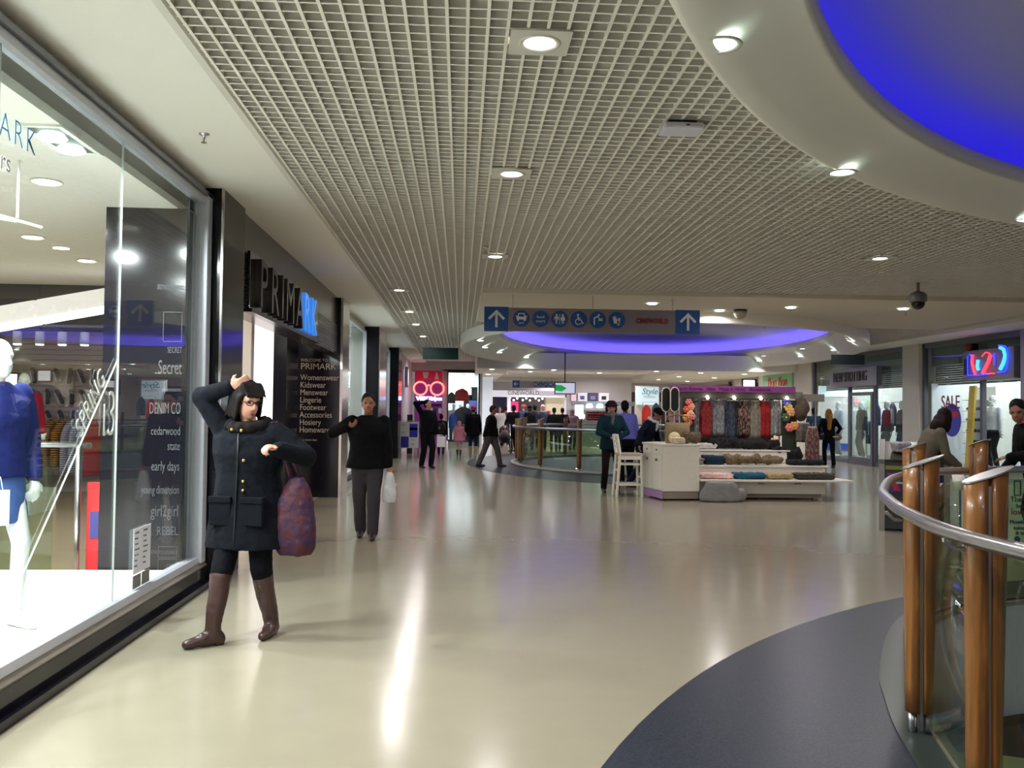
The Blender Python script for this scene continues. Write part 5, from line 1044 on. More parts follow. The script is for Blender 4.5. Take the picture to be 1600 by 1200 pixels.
SCV = [((96, 96, 102), (170, 168, 170), 'dark grey patterned scarf hanging first on the kiosk bar beside the flowers'), ((150, 18, 24), (190, 60, 60), 'dark red scarf hanging second on the kiosk bar'), ((128, 128, 134), (186, 184, 186), 'mid grey scarf hanging between the dark red and the navy scarves'), ((44, 52, 68), (96, 104, 122), 'navy patterned scarf hanging beside the black flowery one'),
       ((34, 36, 44), (84, 86, 96), 'charcoal scarf squeezed between the navy and the flowery scarves'), ((22, 20, 22), (200, 150, 130), 'black scarf with pale flowers on the kiosk bar'), ((138, 130, 112), (182, 174, 156), 'beige knitted scarf hanging left of the bright red one'), ((176, 12, 20), (206, 40, 44), 'bright red scarf hanging near the end of the kiosk bar'), ((150, 148, 146), (206, 204, 200), 'silver grey scarf hanging last on the kiosk bar')]
xs = [4.33, 4.57, 4.81, 5.03, 5.14, 5.30, 5.50, 5.69, 5.90]
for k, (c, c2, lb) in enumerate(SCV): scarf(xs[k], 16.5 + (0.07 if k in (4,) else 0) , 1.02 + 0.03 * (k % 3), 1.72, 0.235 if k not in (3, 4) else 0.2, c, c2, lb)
# red and grey scarf at the side, brown hood, flowers
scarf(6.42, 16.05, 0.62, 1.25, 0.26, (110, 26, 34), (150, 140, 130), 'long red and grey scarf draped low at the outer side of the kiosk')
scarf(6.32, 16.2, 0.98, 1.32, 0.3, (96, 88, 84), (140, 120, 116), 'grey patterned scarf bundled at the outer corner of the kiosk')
b = B(); b.ell((6.26, 16.2, 1.53), (0.13, 0.12, 0.18)); b.ell((6.3, 16.2, 1.60), (0.12, 0.12, 0.15)); b.box(6.2, 6.34, 16.16, 16.32, 1.6, 1.78); tag(link('fur_hat', fuse(b, 'fur_hat', 0.02, 3, 0.012, 30), mat('fur_brown', (72, 60, 48), 0.95, var=0.3, bump=0.5)), 'dark brown fluffy hat hanging at the outer end of the kiosk', 'hat')
def flower(x, y, z, c, lb, r=0.06, grp=None):
    t = thing('cloth_flower', (x, y, z), lb, 'flower', grp); b = B()
    for k in range(6):
        a = 2 * pi * k / 6; b.ell((x + r * 0.65 * cos(a), y - 0.01, z + r * 0.65 * sin(a)), (r * 0.5, 0.02, r * 0.5), nu=10, nv=6)
    b.build('petals', mat('petal%d_%d' % (c[0], c[1]), c, 0.7), t, True); B().ell((x, y - 0.03, z), r * 0.28, nu=8, nv=6).build('centre', mat('petal_c', (220, 180, 90), 0.6), t, True)
for k, (x, z, c, nm) in enumerate([(4.17, 1.68, (220, 96, 110), 'coral pink'), (4.22, 1.60, (236, 160, 130), 'peach'), (4.13, 1.55, (214, 80, 60), 'orange red'), (4.2, 1.48, (240, 190, 150), 'pale apricot'), (4.12, 1.40, (230, 150, 60), 'amber'), (4.17, 1.31, (200, 90, 60), 'rust'), (4.24, 1.42, (210, 110, 130), 'rose pink')]):
    flower(x, 16.22, z, c, nm + ' cloth flower in the column beside the dark grey scarf', grp='cloth flowers beside the scarves')
for k, (x, z, c, nm) in enumerate([(6.02, 1.62, (236, 196, 90), 'yellow'), (6.08, 1.52, (230, 160, 120), 'peach and yellow'), (6.0, 1.68, (70, 80, 190), 'small blue'), (6.05, 1.24, (226, 110, 120), 'salmon pink'), (6.13, 1.27, (230, 150, 130), 'pale salmon'), (5.98, 1.42, (60, 90, 60), 'dark green')]):
    flower(x, 16.2, z, c, nm + ' cloth flower at the outer end of the scarf row', 0.075, 'cloth flowers at the end of the scarf row')
for q, (xa, xb, za, zb) in enumerate(((4.07, 4.29, 0.83, 1.76), (5.93, 6.2, 0.83, 1.74))):
    b = B(); b.box(xa, xb, 16.24, 16.27, za, zb); tag(b.build('flower_panel', mat('panel_foliage', (40, 48, 34), 0.9, var=0.4, scale=60)), 'dark green panel behind the cloth flowers ' + ('next to the oval mirrors' if q == 0 else 'at the outer end of the scarf row'), 'display panel')
flower(5.78, 16.3, 0.98, (236, 180, 120), 'single apricot cloth flower on the black fur under the red scarf', 0.06)
# oval mirrors
mr = thing('oval_mirror_stand', (3.75, 15.6, 0.955), 'pair of tall black ovals with white rims standing on the kiosk cabinet', 'display stand')
for k, (x, y) in enumerate([(3.64, 15.75), (3.76, 15.6)]):
    b = B(); ring = []
    def oval(rx, rz_, yy): return [(x + 0.78 * rx * cos(2 * pi * j / 32), yy, 1.72 + (0.12 if sin(2 * pi * j / 32) > 0 else -0.12) + rx * 1.0 * sin(2 * pi * j / 32)) for j in range(32)]
    b.loft([oval(0.105, 0, y - 0.015), oval(0.105, 0, y + 0.015)]); b.build('rim', mat('rim_cream', (216, 204, 186), 0.5), mr); b = B(); b.loft([oval(0.085, 0, y - 0.022), oval(0.085, 0, y - 0.01)]); b.build('black_oval', M_BLACK, mr)
    B().cyl((x, y, 0.955), (x, y, 1.52), 0.012, n=8).build('stem', M_STEEL, mr)
B().box(3.66, 3.84, 15.63, 15.66, 1.36, 1.5).build('pink_card', mat('card_pink', (170, 120, 124), 0.6), mr)
bk = thing('wicker_basket', (3.78, 15.35, 0.955), 'brown wicker basket on the kiosk cabinet', 'basket'); B().lathe((3.80, 15.55, 0.955), [(0, 0), (0.2, 0.0), (0.22, 0.15), (0.21, 0.36), (0.19, 0.36), (0.18, 0.05), (0, 0.04)], 28).build('bowl', mat('wicker', (128, 108, 76), 0.8, bump=0.8, bscale=90), bk, True); B().tube([(3.60, 15.55, 1.3), (3.62, 15.55, 1.42), (3.8, 15.55, 1.46), (3.98, 15.55, 1.42), (4.0, 15.55, 1.3)], 0.014, 8).build('handle', MC['wicker'], bk, True)
tag(B().lathe((3.66, 15.18, 1.06), [(0, -0.01), (0.1, -0.01), (0.1, 0.01), (0, 0.01)], 28, 'Y').build('round_card', mat('card_cream', (214, 196, 150), 0.5), None, True), 'round cream card leaning against the basket on the kiosk cabinet', 'card')
def heap(x, y, z, rx, ry, rzz, c, nm, lb, cat, seed=1, wr=0.014, grp=None):
    """loosely folded cloth or fur: stacked uneven folds"""
    rnd = random.Random(seed); b = B(); fur = 'fur' in nm or 'stole' in nm
    if fur:
        for k in range(26): b.ell((x + rnd.uniform(-.92, .92) * rx, y + rnd.uniform(-.8, .8) * ry, z + rzz * rnd.uniform(0.25, 0.62)), (rx * rnd.uniform(.16, .26), ry * 0.36, rzz * rnd.uniform(.3, .42)))
        b.box(x - rx * 0.9, x + rx * 0.9, y - ry * 0.7, y + ry * 0.7, z + 0.002, z + rzz * 0.45)
    else:
        for k in range(4):
            zz = z + rzz * (0.02 + 0.23 * k); u = rnd.uniform(0.80, 1.0); b.obox((x + rnd.uniform(-.04, .04) * rx, y + rnd.uniform(-.06, .06) * ry, zz + rzz * 0.13), rx * u, ry * u, rzz * 0.13, rnd.uniform(-.12, .12))
        for k in range(5): p = x + rnd.uniform(-.8, .8) * rx; b.cap((p, y - ry * 0.8, z + rzz * 0.85), (p + rnd.uniform(-.3, .3) * rx, y + ry * 0.8, z + rzz * 0.9), rzz * 0.22, rzz * 0.16, 8)
    me = fuse(b, nm, 0.014, 2, 0.02 if fur else wr, 34 if fur else 20); zmin = min(v.co.z for v in me.vertices)
    me.transform(Matrix.Translation((0, 0, z + 0.001 - zmin)))
    return tag(link(nm, me, mat('heap_%d_%d_%d' % c, c, 0.95, var=0.35, bump=0.6, bscale=120)), lb, cat, grp)
heap(3.98, 15.3, 0.955, 0.16, 0.12, 0.2, (92, 78, 58), 'fur_hat', 'brown fur hat on the corner of the kiosk cabinet', 'hat', 3)
heap(3.7, 15.12, 0.955, 0.12, 0.08, 0.1, (206, 186, 160), 'folded_shawl', 'cream folded shawl lying on the kiosk cabinet in front of the basket', 'shawl', 5)
heap(4.45, 16.3, 0.825, 0.25, 0.12, 0.1, (186, 182, 178), 'folded_shawl', 'pale grey folded shawl under the dark grey scarf', 'shawl', 15)
heap(4.9, 16.3, 0.825, 0.32, 0.14, 0.22, (16, 15, 18), 'fur_stole', 'black fluffy stole lying under the red and grey scarves', 'stole', 6); heap(5.5, 16.3, 0.825, 0.34, 0.14, 0.2, (20, 18, 20), 'fur_stole', 'black fluffy stole lying under the beige scarf', 'stole', 7)
heap(5.98, 16.2, 0.58, 0.3, 0.16, 0.3, (18, 16, 18), 'fur_stole', 'black fluffy stole heaped at the outer end of the counter board', 'stole', 77)
heap(4.2, 15.75, 0.575, 0.11, 0.14, 0.10, (128, 116, 110), 'folded_shawl', 'small taupe folded shawl on the upper board next to the cabinet', 'shawl', 18)
heap(4.5, 15.75, 0.575, 0.19, 0.16, 0.15, (12, 44, 64), 'folded_shawl', 'dark teal folded shawl on the upper board', 'shawl', 8)
heap(4.95, 15.72, 0.575, 0.26, 0.17, 0.18, (112, 96, 68), 'fur_stole', 'brown fur stole on the upper board beside the teal shawl', 'stole', 9); heap(5.45, 15.72, 0.575, 0.27, 0.17, 0.17, (104, 88, 64), 'fur_stole', 'brown fur stole on the upper board, further from the cabinet', 'stole', 10)
heap(6.15, 15.74, 0.575, 0.34, 0.15, 0.09, (14, 14, 18), 'folded_shawl', 'flat black shawl at the end of the upper board', 'shawl', 11)
heap(4.4, 15.25, 0.36, 0.3, 0.15, 0.09, (216, 176, 170), 'folded_shawl', 'pale pink folded shawl on the lower board', 'shawl', 12); heap(4.98, 15.25, 0.36, 0.29, 0.16, 0.1, (22, 80, 104), 'folded_shawl', 'teal folded shawl on the lower board', 'shawl', 13)
heap(5.5, 15.25, 0.36, 0.26, 0.15, 0.09, (156, 138, 100), 'folded_shawl', 'beige folded shawl on the lower board', 'shawl', 14); heap(6.12, 15.25, 0.36, 0.36, 0.16, 0.1, (58, 56, 48), 'folded_shawl', 'dark olive shawl at the end of the lower board', 'shawl', 16)
b = B(); b.loft([[(4.36 + s_ * (0.34 * cos(a)) + dx, 14.86 + s_ * 0.1 * sin(a), z_) for a in [2 * pi * k / 22 for k in range(22)]] for s_, dx, z_ in ((0.95, 0, 0.004), (1.08, 0, 0.06), (0.98, 0, 0.16), (0.86, 0.02, 0.26), (0.72, 0.0, 0.33))])
b.ell((4.74, 14.9, 0.12), (0.1, 0.08, 0.115)); me = fuse(b, 'cloth_sack', 0.018, 2, 0.012, 9)
tag(link('cloth_sack', me, mat('sack_grey', (126, 124, 122), 0.8, var=0.12, bump=0.3)), 'grey cloth sack lying on the floor against the kiosk', 'sack')

# ------------------------------------------------------------------ white bar chair
bc = thing('bar_chair', (2.95, 15.75, 0), 'tall white wooden bar chair with a beige seat next to the scarf kiosk', 'chair')
CW = mat('chair_white', (226, 220, 206), 0.45); cxx, cyy = 2.98, 15.8; hw, hd = 0.2, 0.19
def leg(x, y, x2, y2, z2, nm='leg', w=0.02): b = B(); b.tube([(x, y, 0), (x2, y2, z2)], [w * 1.25, w * 1.4], 4); return b.build(nm, CW, bc)
sz = 0.745
for sy in (-1, 1):
    b = B(); b.tube([(cxx - hw - 0.035, cyy + sy * hd, 0), (cxx - hw + 0.02, cyy + sy * hd, sz), (cxx - hw - 0.035, cyy + sy * hd, 1.09)], [0.026, 0.03, 0.024], 4); b.build('leg', CW, bc); leg(cxx + hw + 0.02, cyy + sy * hd, cxx + hw - 0.005, cyy + sy * hd, sz)
    B().box(cxx - hw, cxx + hw, cyy + sy * hd - 0.012, cyy + sy * hd + 0.012, 0.2, 0.235).build('stretcher', CW, bc); B().box(cxx - hw, cxx + hw, cyy + sy * hd - 0.012, cyy + sy * hd + 0.012, 0.56, 0.59).build('stretcher', CW, bc)
    B().box(cxx - hw, cxx + hw, cyy + sy * hd - 0.014, cyy + sy * hd + 0.014, sz - 0.09, sz - 0.02).build('apron', CW, bc)
for sx, z_ in ((1, 0.33), (-1, 0.45)): B().box(cxx + sx * hw - 0.012, cxx + sx * hw + 0.012, cyy - hd, cyy + hd, z_, z_ + 0.035).build('stretcher', CW, bc)
B().box(cxx - hw - 0.01, cxx + hw + 0.03, cyy - hd - 0.02, cyy + hd + 0.02, sz - 0.02, sz + 0.02).build('seat', mat('seat_beige', (176, 164, 150), 0.6), bc, bevel=0.008)
for k, z_ in enumerate((0.86, 0.95, 1.04)): B().box(cxx - hw - 0.035 + 0.016 * (2 - k), cxx - hw - 0.012 + 0.016 * (2 - k), cyy - hd, cyy + hd, z_, z_ + (0.045 if k < 2 else 0.06)).build('back_rail', CW, bc, bevel=0.006)

# ------------------------------------------------------------------ info stand, poster stand
b_ = thing('recycling_stand', (5.42, 11.35, 0), 'grey steel stand with a slanted top and blue panel behind the near railing', 'stand')
x0, x1, y0, y1 = 5.42, 6.25, 11.35, 12.1; M_SS = mat('stand_steel', (150, 148, 142), 0.35, 0.7)
B().ex([(x0, y0, 0.03), (x1, y0, 0.03), (x1, y0, 0.92), (x0, y0, 0.92)], (0, 0.03, 0)).build('front_panel', mat('stand_dark', (44, 42, 48), 0.4), b_)
B().box(x0, x0 + 0.07, y0 - 0.02, y1, 0.0, 0.92).build('side_column', M_SS, b_); B().box(x1 - 0.07, x1, y0 - 0.02, y1, 0.0, 0.92).build('side_column', M_SS, b_); B().box(x0 + 0.07, x1 - 0.07, y1 - 0.03, y1, 0.03, 1.12).build('back_panel', M_SS, b_)
b = B(); b.ex([(x0, y0 - 0.02, 0.92), (x0, y1, 1.16), (x0, y1, 1.10), (x0, y0 - 0.02, 0.86)], (0.07, 0, 0)); b.ex([(x1 - 0.07, y0 - 0.02, 0.92), (x1 - 0.07, y1, 1.16), (x1 - 0.07, y1, 1.10), (x1 - 0.07, y0 - 0.02, 0.86)], (0.07, 0, 0)); b.build('slanted_edge', M_SS, b_)
b = B(); b.ex([(x0 + 0.07, y0, 0.91), (x0 + 0.07, y1, 1.13), (x0 + 0.07, y1, 1.10), (x0 + 0.07, y0, 0.88)], (x1 - x0 - 0.14, 0, 0)); b.build('sloping_top', mat('stand_top', (58, 56, 46), 0.25), b_)
B().box(x0 + 0.08, x1 - 0.1, y0 - 0.008, y0, 0.5, 0.76).build('blue_panel', mat('panel_blue', (40, 40, 110), 0.4), b_); B().ex([(x0 + 0.1, y0 - 0.012, 0.74), (x0 + 0.16, y0 - 0.012, 0.74), (x0 + 0.26, y0 - 0.012, 0.52), (x0 + 0.18, y0 - 0.012, 0.52)], (0, 0.004, 0)).build('red_stripe', mat('panel_red', (170, 30, 50), 0.4), b_)
for z_ in (0.79, 0.34): B().box(x0 + 0.08, x1 - 0.1, y0 - 0.008, y0, z_, z_ + 0.05).build('olive_strip', mat('panel_olive', (120, 120, 40), 0.4), b_)
b_.rotation_euler = (0, 0, RS)
heap(5.78, 11.5, 1.0, 0.1, 0.1, 0.13, (170, 166, 176), 'crumpled_bag', 'crumpled pale plastic bag lying on the slanted stand', 'bag', 21, 0.01)
po = thing('poster_stand', (6.4, 9.6, 0), 'pale green advertising poster board seen through the glass beyond the near railing', 'poster')
PX = lambda px, Y=9.6: SX(px) * Y
B().box(PX(1572), PX(1680), 9.6, 9.66, 0.03, 0.87).build('board', mat('poster_pale', (196, 214, 186), 0.4, emit=0.05), po); B().box(PX(1570), PX(1683), 9.66, 9.72, 0.0, 0.90).build('frame', M_STEEL, po)
text('The UK\'s', 0.085, face_y(PX(1577), 9.595, 0.55), mat('ink_dark', (40, 44, 44), 0.6), 'text_line', po, ext=0.002); text('best', 0.07, face_y(PX(1586), 9.595, 0.485), MC['ink_dark'], 'text_line', po, ext=0.002); text('love c', 0.1, face_y(PX(1578), 9.595, 0.41), mat('ink_red', (150, 50, 30), 0.6), 'text_line', po, ext=0.002)
text('Monthly', 0.06, face_y(PX(1576), 9.595, 0.31), MC['ink_dark'], 'text_line', po, ext=0.002); text('tokens', 0.06, face_y(PX(1582), 9.595, 0.245), MC['ink_dark'], 'text_line', po, ext=0.002); text('& text', 0.06, face_y(PX(1585), 9.595, 0.19), MC['ink_dark'], 'text_line', po, ext=0.002)
b = B(); X0, X1 = PX(1583), PX(1594)
for q in ((X0, X1, 0.62, 0.63), (X0, X1, 0.775, 0.785), (X0, X0 + .01, 0.62, 0.785), (X1 - .01, X1, 0.62, 0.785)): b.box(q[0], q[1], 9.593, 9.6, q[2], q[3])
b.build('phone_outline', mat('ink_green', (50, 80, 60), 0.6), po); b = B(); b.lathe((PX(1588), 9.597, 0.14), [(0, 0), (0.035, 0), (0.035, 0.003), (0, 0.003)], 14, 'Y'); b.ex([(PX(1584), 9.597, 0.05), (PX(1597), 9.597, 0.05), (PX(1591), 9.597, 0.12)], (0, 0.003, 0)); b.build('picture', mat('ink_teal', (40, 80, 80), 0.6), po)
tc_ = thing('table_cap', (4.6, 8.6, 0.9), 'white paper lampshade-like cone between the two close posts', 'lamp')
B().lathe((PX(1498, 8.6), 8.6, 0.76), [(0.05, 0), (0.065, 0.15), (0.06, 0.15), (0.045, 0.0)], 20).build('shade', M_WHITE, tc_, True); B().cyl((PX(1498, 8.6), 8.6, 0), (PX(1498, 8.6), 8.6, 0.8), 0.02, n=10).build('stem', M_STEEL, tc_); B().lathe((PX(1498, 8.6), 8.6, 0), [(0.13, 0), (0.13, 0.012), (0.02, 0.02)], 20).build('base', M_STEEL, tc_, True)
# ------------------------------------------------------------------ people
SKIN = {'light': (206, 150, 128), 'tan': (150, 100, 78), 'dark': (74, 48, 38), 'mannequin': (238, 240, 236)}
def skin(k): return mat('skin_' + k, SKIN[k], 0.5 if k != 'mannequin' else 0.3, var=0.05, scale=12)
def cloth(c, rough=0.9, bump=0.25): return mat('cloth_%d_%d_%d' % c, c, rough, spec=0.15, var=0.14, scale=22, bump=bump, bscale=140)
def ik(a, t, l1, l2, pole):
    d = t - a; L = min(d.length, (l1 + l2) * 0.999); L = max(L, abs(l1 - l2) + 0.02); dn = d.normalized(); t = a + dn * L
    x = (l1 * l1 - l2 * l2 + L * L) / (2 * L); h = math.sqrt(max(0, l1 * l1 - x * x)); p = pole - dn * pole.dot(dn)
    p = p.normalized() if p.length > 1e-4 else dn.orthogonal().normalized()
    return a + dn * x + p * h, t
def build_person(name, label, cat, loc, face, h=1.72, vox=0.016, sk='light', lh=None, rh=None, le=(-0.3, 0.6, -0.8), re=(-0.3, -0.6, -0.8), lf=(0.0, 0.10), rf=(0.0, -0.10), lfz=0.0, rfz=0.0, ftl=0, ftr=0,
                 lean=0.0, side=0.0, pelvis=0.93, yaw=0.0, pitch=0.0, hair=('short', (30, 22, 20)), top=(20, 20, 26), toplen=0.12, topw=1.0, flare=1.0, sleeves=True, legs=(24, 24, 30), legw=1.0,
                 shoes=(20, 18, 18), boot=0.0, skirt=None, extra=None, group=None, grip_l=0.5, grip_r=0.5, glasses=False, wr=0.006, build=1.0, hood=None, scarf_c=None, face_detail=True, torso_twist=0.0, legs_cloth=True, cuff=None):
    S = h / 1.75; F = Vector((cos(face), sin(face), 0)); Lt = Vector((-sin(face), cos(face), 0)); Up = Vector((0, 0, 1)); O = Vector(loc)
    def W(f, l, u): return O + (F * f + Lt * l + Up * u) * S
    P = W(0, 0, pelvis); ld, sd = sin(lean), sin(side)
    up = (F * ld + Lt * sd + Up * cos(lean) * cos(side)).normalized()
    tf = (F * cos(torso_twist) + Lt * sin(torso_twist)); tf = (tf - up * tf.dot(up)).normalized(); tl = up.cross(tf)
    def T(f, l, u): return P + (tf * f + tl * l + up * u) * S
    sh = {1: T(0.0, 0.175 * build, 0.49), -1: T(0.0, -0.175 * build, 0.49)}
    hips = {1: P + Lt * 0.09 * S, -1: P - Lt * 0.09 * S}
    arms = {}; lg = {}
    for s, tg, pl in ((1, lh or (0.05, 0.27, 0.78 - 0.93), le), (-1, rh or (0.05, -0.27, 0.78 - 0.93), re)):
        tgt = T(tg[0], tg[1], tg[2]); pole = (tf * pl[0] + tl * pl[1] + up * pl[2]); e, w = ik(sh[s], tgt, 0.29 * S, 0.26 * S, pole); arms[s] = (e, w)
    for s, ft, fz in ((1, lf, lfz), (-1, rf, rfz)):
        ank = W(ft[0], ft[1], 0.085 + fz); k, a = ik(hips[s], ank, 0.44 * S, 0.43 * S, F + Lt * 0.05 * s); lg[s] = (k, a)
    # head
    nb = T(0.0, 0, 0.53); hd = T(0.03 + 0.03 * pitch, 0, 0.70)
    hy = face + yaw + torso_twist; hf = Vector((cos(hy), sin(hy), 0)) * cos(pitch) - Up * sin(pitch); hf.normalize(); hu = (Up * 0.8 + up * 0.2); hu = (hu - hf * hu.dot(hf)).normalized(); hl = hu.cross(hf)
    H3 = Matrix((hf, hl, hu)).transposed()
    def Hd(f, l, u): return hd + (hf * f + hl * l + hu * u) * S
    root = thing(name, loc, label, cat, group)
    def tors(b, secs, n=20):
        rings = []
        for u, fr, lr, fo in secs:
            c = T(fo, 0, u); rings.append([c + (tf * (fr * cos(2 * pi * k / n)) + tl * (lr * sin(2 * pi * k / n))) * S for k in range(n)])
        b.loft(rings)
    b = B(); q = build
    tors(b, [(-0.10, 0.09, 0.13 * q, 0), (0.0, 0.11, 0.16 * q, 0), (0.14, 0.10, 0.14 * q, 0), (0.3, 0.115, 0.155 * q, 0.01), (0.42, 0.11, 0.17 * q, 0.01), (0.50, 0.075, 0.14, 0), (0.54, 0.05, 0.06, 0)])
    b.cap(nb, Hd(-0.01, 0, -0.07), 0.055 * S, 0.05 * S)
    b.ell(Hd(-0.012, 0, 0.03), (0.098 * S, 0.076 * S, 0.098 * S), H3); b.ell(Hd(0.022, 0, -0.045), (0.07 * S, 0.06 * S, 0.078 * S), H3)
    b.ell(Hd(0.06, 0, -0.095), (0.025 * S, 0.03 * S, 0.022 * S), H3)
    if face_detail:
        b.cap(Hd(0.088, 0, 0.012), Hd(0.108, 0, -0.03), 0.010 * S, 0.015 * S, 8); b.ell(Hd(0.075, 0, 0.03), (0.02 * S, 0.055 * S, 0.014 * S), H3, 10, 6)
        for s in (1, -1): b.ell(Hd(-0.005, s * 0.078, -0.01), (0.02 * S, 0.01 * S, 0.032 * S), H3, 8, 6)
    for s in (1, -1):
        e, w = arms[s]; b.cap(sh[s], e, 0.05 * S, 0.04 * S); b.cap(e, w, 0.04 * S, 0.028 * S)
        k, a = lg[s]; b.cap(hips[s], k, 0.085 * S, 0.055 * S); b.cap(k, a, 0.055 * S, 0.038 * S); yawf = face + (ftl if s == 1 else ftr); ff = Vector((cos(yawf), sin(yawf), 0)); b.cap(a - Up * 0.045 * S - ff * 0.03 * S, a + ff * 0.13 * S - Up * 0.055 * S, 0.034 * S, 0.026 * S)
        # hand
        d = (w - e).normalized(); hand_side = tl * s; n = d.cross(hand_side); n = n.normalized() if n.length > 0.1 else tf
        lat = n.cross(d).normalized(); pc = w + d * 0.045 * S; gr = grip_l if s == 1 else grip_r
        M3 = Matrix((d, lat, n)).transposed(); b.ell(pc, (0.052 * S, 0.042 * S, 0.019 * S), M3, 12, 8)
        fl = (0.9, 1.0, 0.93, 0.72); inward = -n if s * n.dot(tf) < 0 else -n
        for j in range(4):
            base = w + (d * 0.08 + lat * (0.031 - 0.021 * j)) * S; a1 = gr * 0.9; d1 = (d * cos(a1) + inward * sin(a1)).normalized(); a2 = gr * 2.0; d2 = (d * cos(a2) + inward * sin(a2)).normalized()
            m = base + d1 * 0.042 * fl[j] * S; b.cap(base - d * 0.012 * S, m, 0.0098 * S, 0.0092 * S, 8); b.cap(m, m + d2 * 0.038 * fl[j] * S, 0.0092 * S, 0.0078 * S, 8)
        tb = w + (d * 0.03 + lat * 0.036) * S; tm = tb + (d * 0.6 + lat * 0.6 + inward * 0.3).normalized() * 0.035 * S; b.cap(tb, tm, 0.012 * S, 0.0105 * S, 8); b.cap(tm, tm + (d * 0.85 + lat * 0.15 + inward * 0.4).normalized() * 0.028 * S, 0.0105 * S, 0.009 * S, 8)
    link('body', fuse(b, 'body', min(vox, 0.0145) if face_detail else vox, 3), skin(sk), root)
    if face_detail and sk != 'mannequin':
        b = B()
        for s in (1, -1): b.ell(Hd(0.080, s * 0.031, 0.008), (0.010 * S, 0.014 * S, 0.008 * S), H3, 10, 6)
        b.build('eyes', mat('eye_dark', (30, 22, 20), 0.2), root, True)
        b = B(); b.ell(Hd(0.089, 0, -0.064), (0.010 * S, 0.024 * S, 0.008 * S), H3, 12, 6); b.build('lips', mat('lips_' + sk, (150, 84, 80) if sk != 'dark' else (70, 40, 40), 0.4), root, True)
    # trousers and shoes
    if legs_cloth:
        b = B(); tors(b, [(-0.14, 0.10 * legw, 0.14 * q, 0), (-0.02, 0.125, 0.175 * q, 0), (0.10, 0.12, 0.16 * q, 0), (0.14, 0.11, 0.15 * q, 0)])
        for s in (1, -1):
            k, a = lg[s]; b.cap(hips[s] - Up * 0.02 * S, k, 0.098 * S * legw, 0.07 * S * legw); e2 = k + (a - k) * (0.97 if not boot else 0.5); b.cap(k, e2, 0.07 * S * legw, (0.062 if not boot else 0.056) * S * legw)
        link('trousers', fuse(b, 'trousers', vox, 3, wr), cloth(legs), root)
    for s in (1, -1):
        k, a = lg[s]; yawf = face + (ftl if s == 1 else ftr); ff = Vector((cos(yawf), sin(yawf), 0)); b = B(); fz = (lfz if s == 1 else rfz)
        gz = O.z + fz * S
        tip = 0.0
        heel = Vector((a.x, a.y, gz)) - ff * 0.05 * S; toe = Vector((a.x, a.y, gz)) + ff * 0.17 * S
        b.cap(heel + Up * 0.045 * S, a + ff * 0.06 * S - Up * 0.035 * S, 0.042 * S, 0.045 * S); b.cap(a + ff * 0.05 * S - Up * 0.045 * S, toe + Up * 0.033 * S, 0.044 * S, 0.033 * S); b.cap(a, heel + Up * 0.045 * S, 0.047 * S, 0.042 * S)
        if boot:
            tp = a + (k - a) * boot; b.cap(a, tp, 0.052 * S, 0.074 * S); b.obox(heel + Up * 0.022 * S, 0.03 * S, 0.028 * S, 0.022 * S, yawf)
        me = fuse(b, 'shoe', min(vox, 0.014), 3, wr * 0.8); zmin = min(v.co.z for v in me.vertices)
        for v in me.vertices:
            if v.co.z < gz + 0.004: v.co.z = gz + 0.002
        link('boot' if boot else 'shoe', me, mat('leather_%d_%d' % (shoes[0], shoes[1]), shoes, 0.35, var=0.1), root)
    # top
    if top is not None:
        b = B(); w_ = topw; tlz = -toplen
        secs = [(tlz, 0.15 * w_ * flare, 0.21 * w_ * flare * q, 0.0)]
        if toplen > 0.2: secs.append((tlz * 0.5, 0.15 * w_ * (1 + (flare - 1) * 0.5), 0.205 * w_ * (1 + (flare - 1) * 0.5) * q, 0))
        secs += [(0.05, 0.145 * w_, 0.19 * w_ * q, 0), (0.2, 0.135 * w_, 0.175 * w_ * q, 0.0), (0.34, 0.145 * w_, 0.20 * w_ * q, 0.01), (0.45, 0.13 * w_, 0.205 * w_ * q, 0.0), (0.52, 0.09 * w_, 0.15 * w_, 0), (0.565, 0.068, 0.078, 0)]
        tors(b, secs, 24)
        for s in (1, -1):
            e, w = arms[s]; sw_ = 0.068 * w_ if sleeves else 0.066
            if sleeves: b.cap(sh[s], e, sw_ * S, 0.058 * S * w_); b.cap(e, w - (w - e).normalized() * 0.02 * S, 0.058 * S * w_, 0.046 * S * w_)
            else: b.cap(sh[s], sh[s] + (e - sh[s]) * 0.55, 0.066 * S, 0.06 * S)
        link('coat' if toplen > 0.3 else 'jacket' if sleeves else 'shirt', fuse(b, 'top', vox, 3, wr), cloth(top), root)
        if cuff: 
            for s in (1, -1): e, w = arms[s]; b = B(); b.cyl(w - (w - e).normalized() * 0.02 * S, w, 0.04 * S, n=14); b.build('cuff', cloth(cuff), root, True)
    if skirt: 
        b = B(); tors(b, [(-skirt[0], 0.17 * skirt[2], 0.24 * skirt[2], 0), (0.0, 0.14, 0.19, 0), (0.08, 0.12, 0.17, 0)]); link('shorts', fuse(b, 'skirt', vox, 2, wr), cloth(skirt[1]), root)
    kind, hc = hair; hm = mat('hair_%d_%d' % (hc[0], hc[1]), hc, 0.65, spec=0.15, var=0.25, scale=40, bump=0.4, bscale=200); b = B()
    if kind == 'bob':
        for s in (1, -1):
            for j in range(5): b.cap(Hd(0.03 - 0.03 * j, s * 0.075, 0.03), Hd(0.02 - 0.032 * j, s * 0.09, -0.13 + 0.02 * (j % 2)), 0.024 * S, 0.013 * S, 8)
        for j in range(5): b.cap(Hd(0.02, (j - 2) * 0.03, 0.115), Hd(0.098, (j - 2) * 0.032 + 0.012, 0.045), 0.022 * S, 0.009 * S, 8)
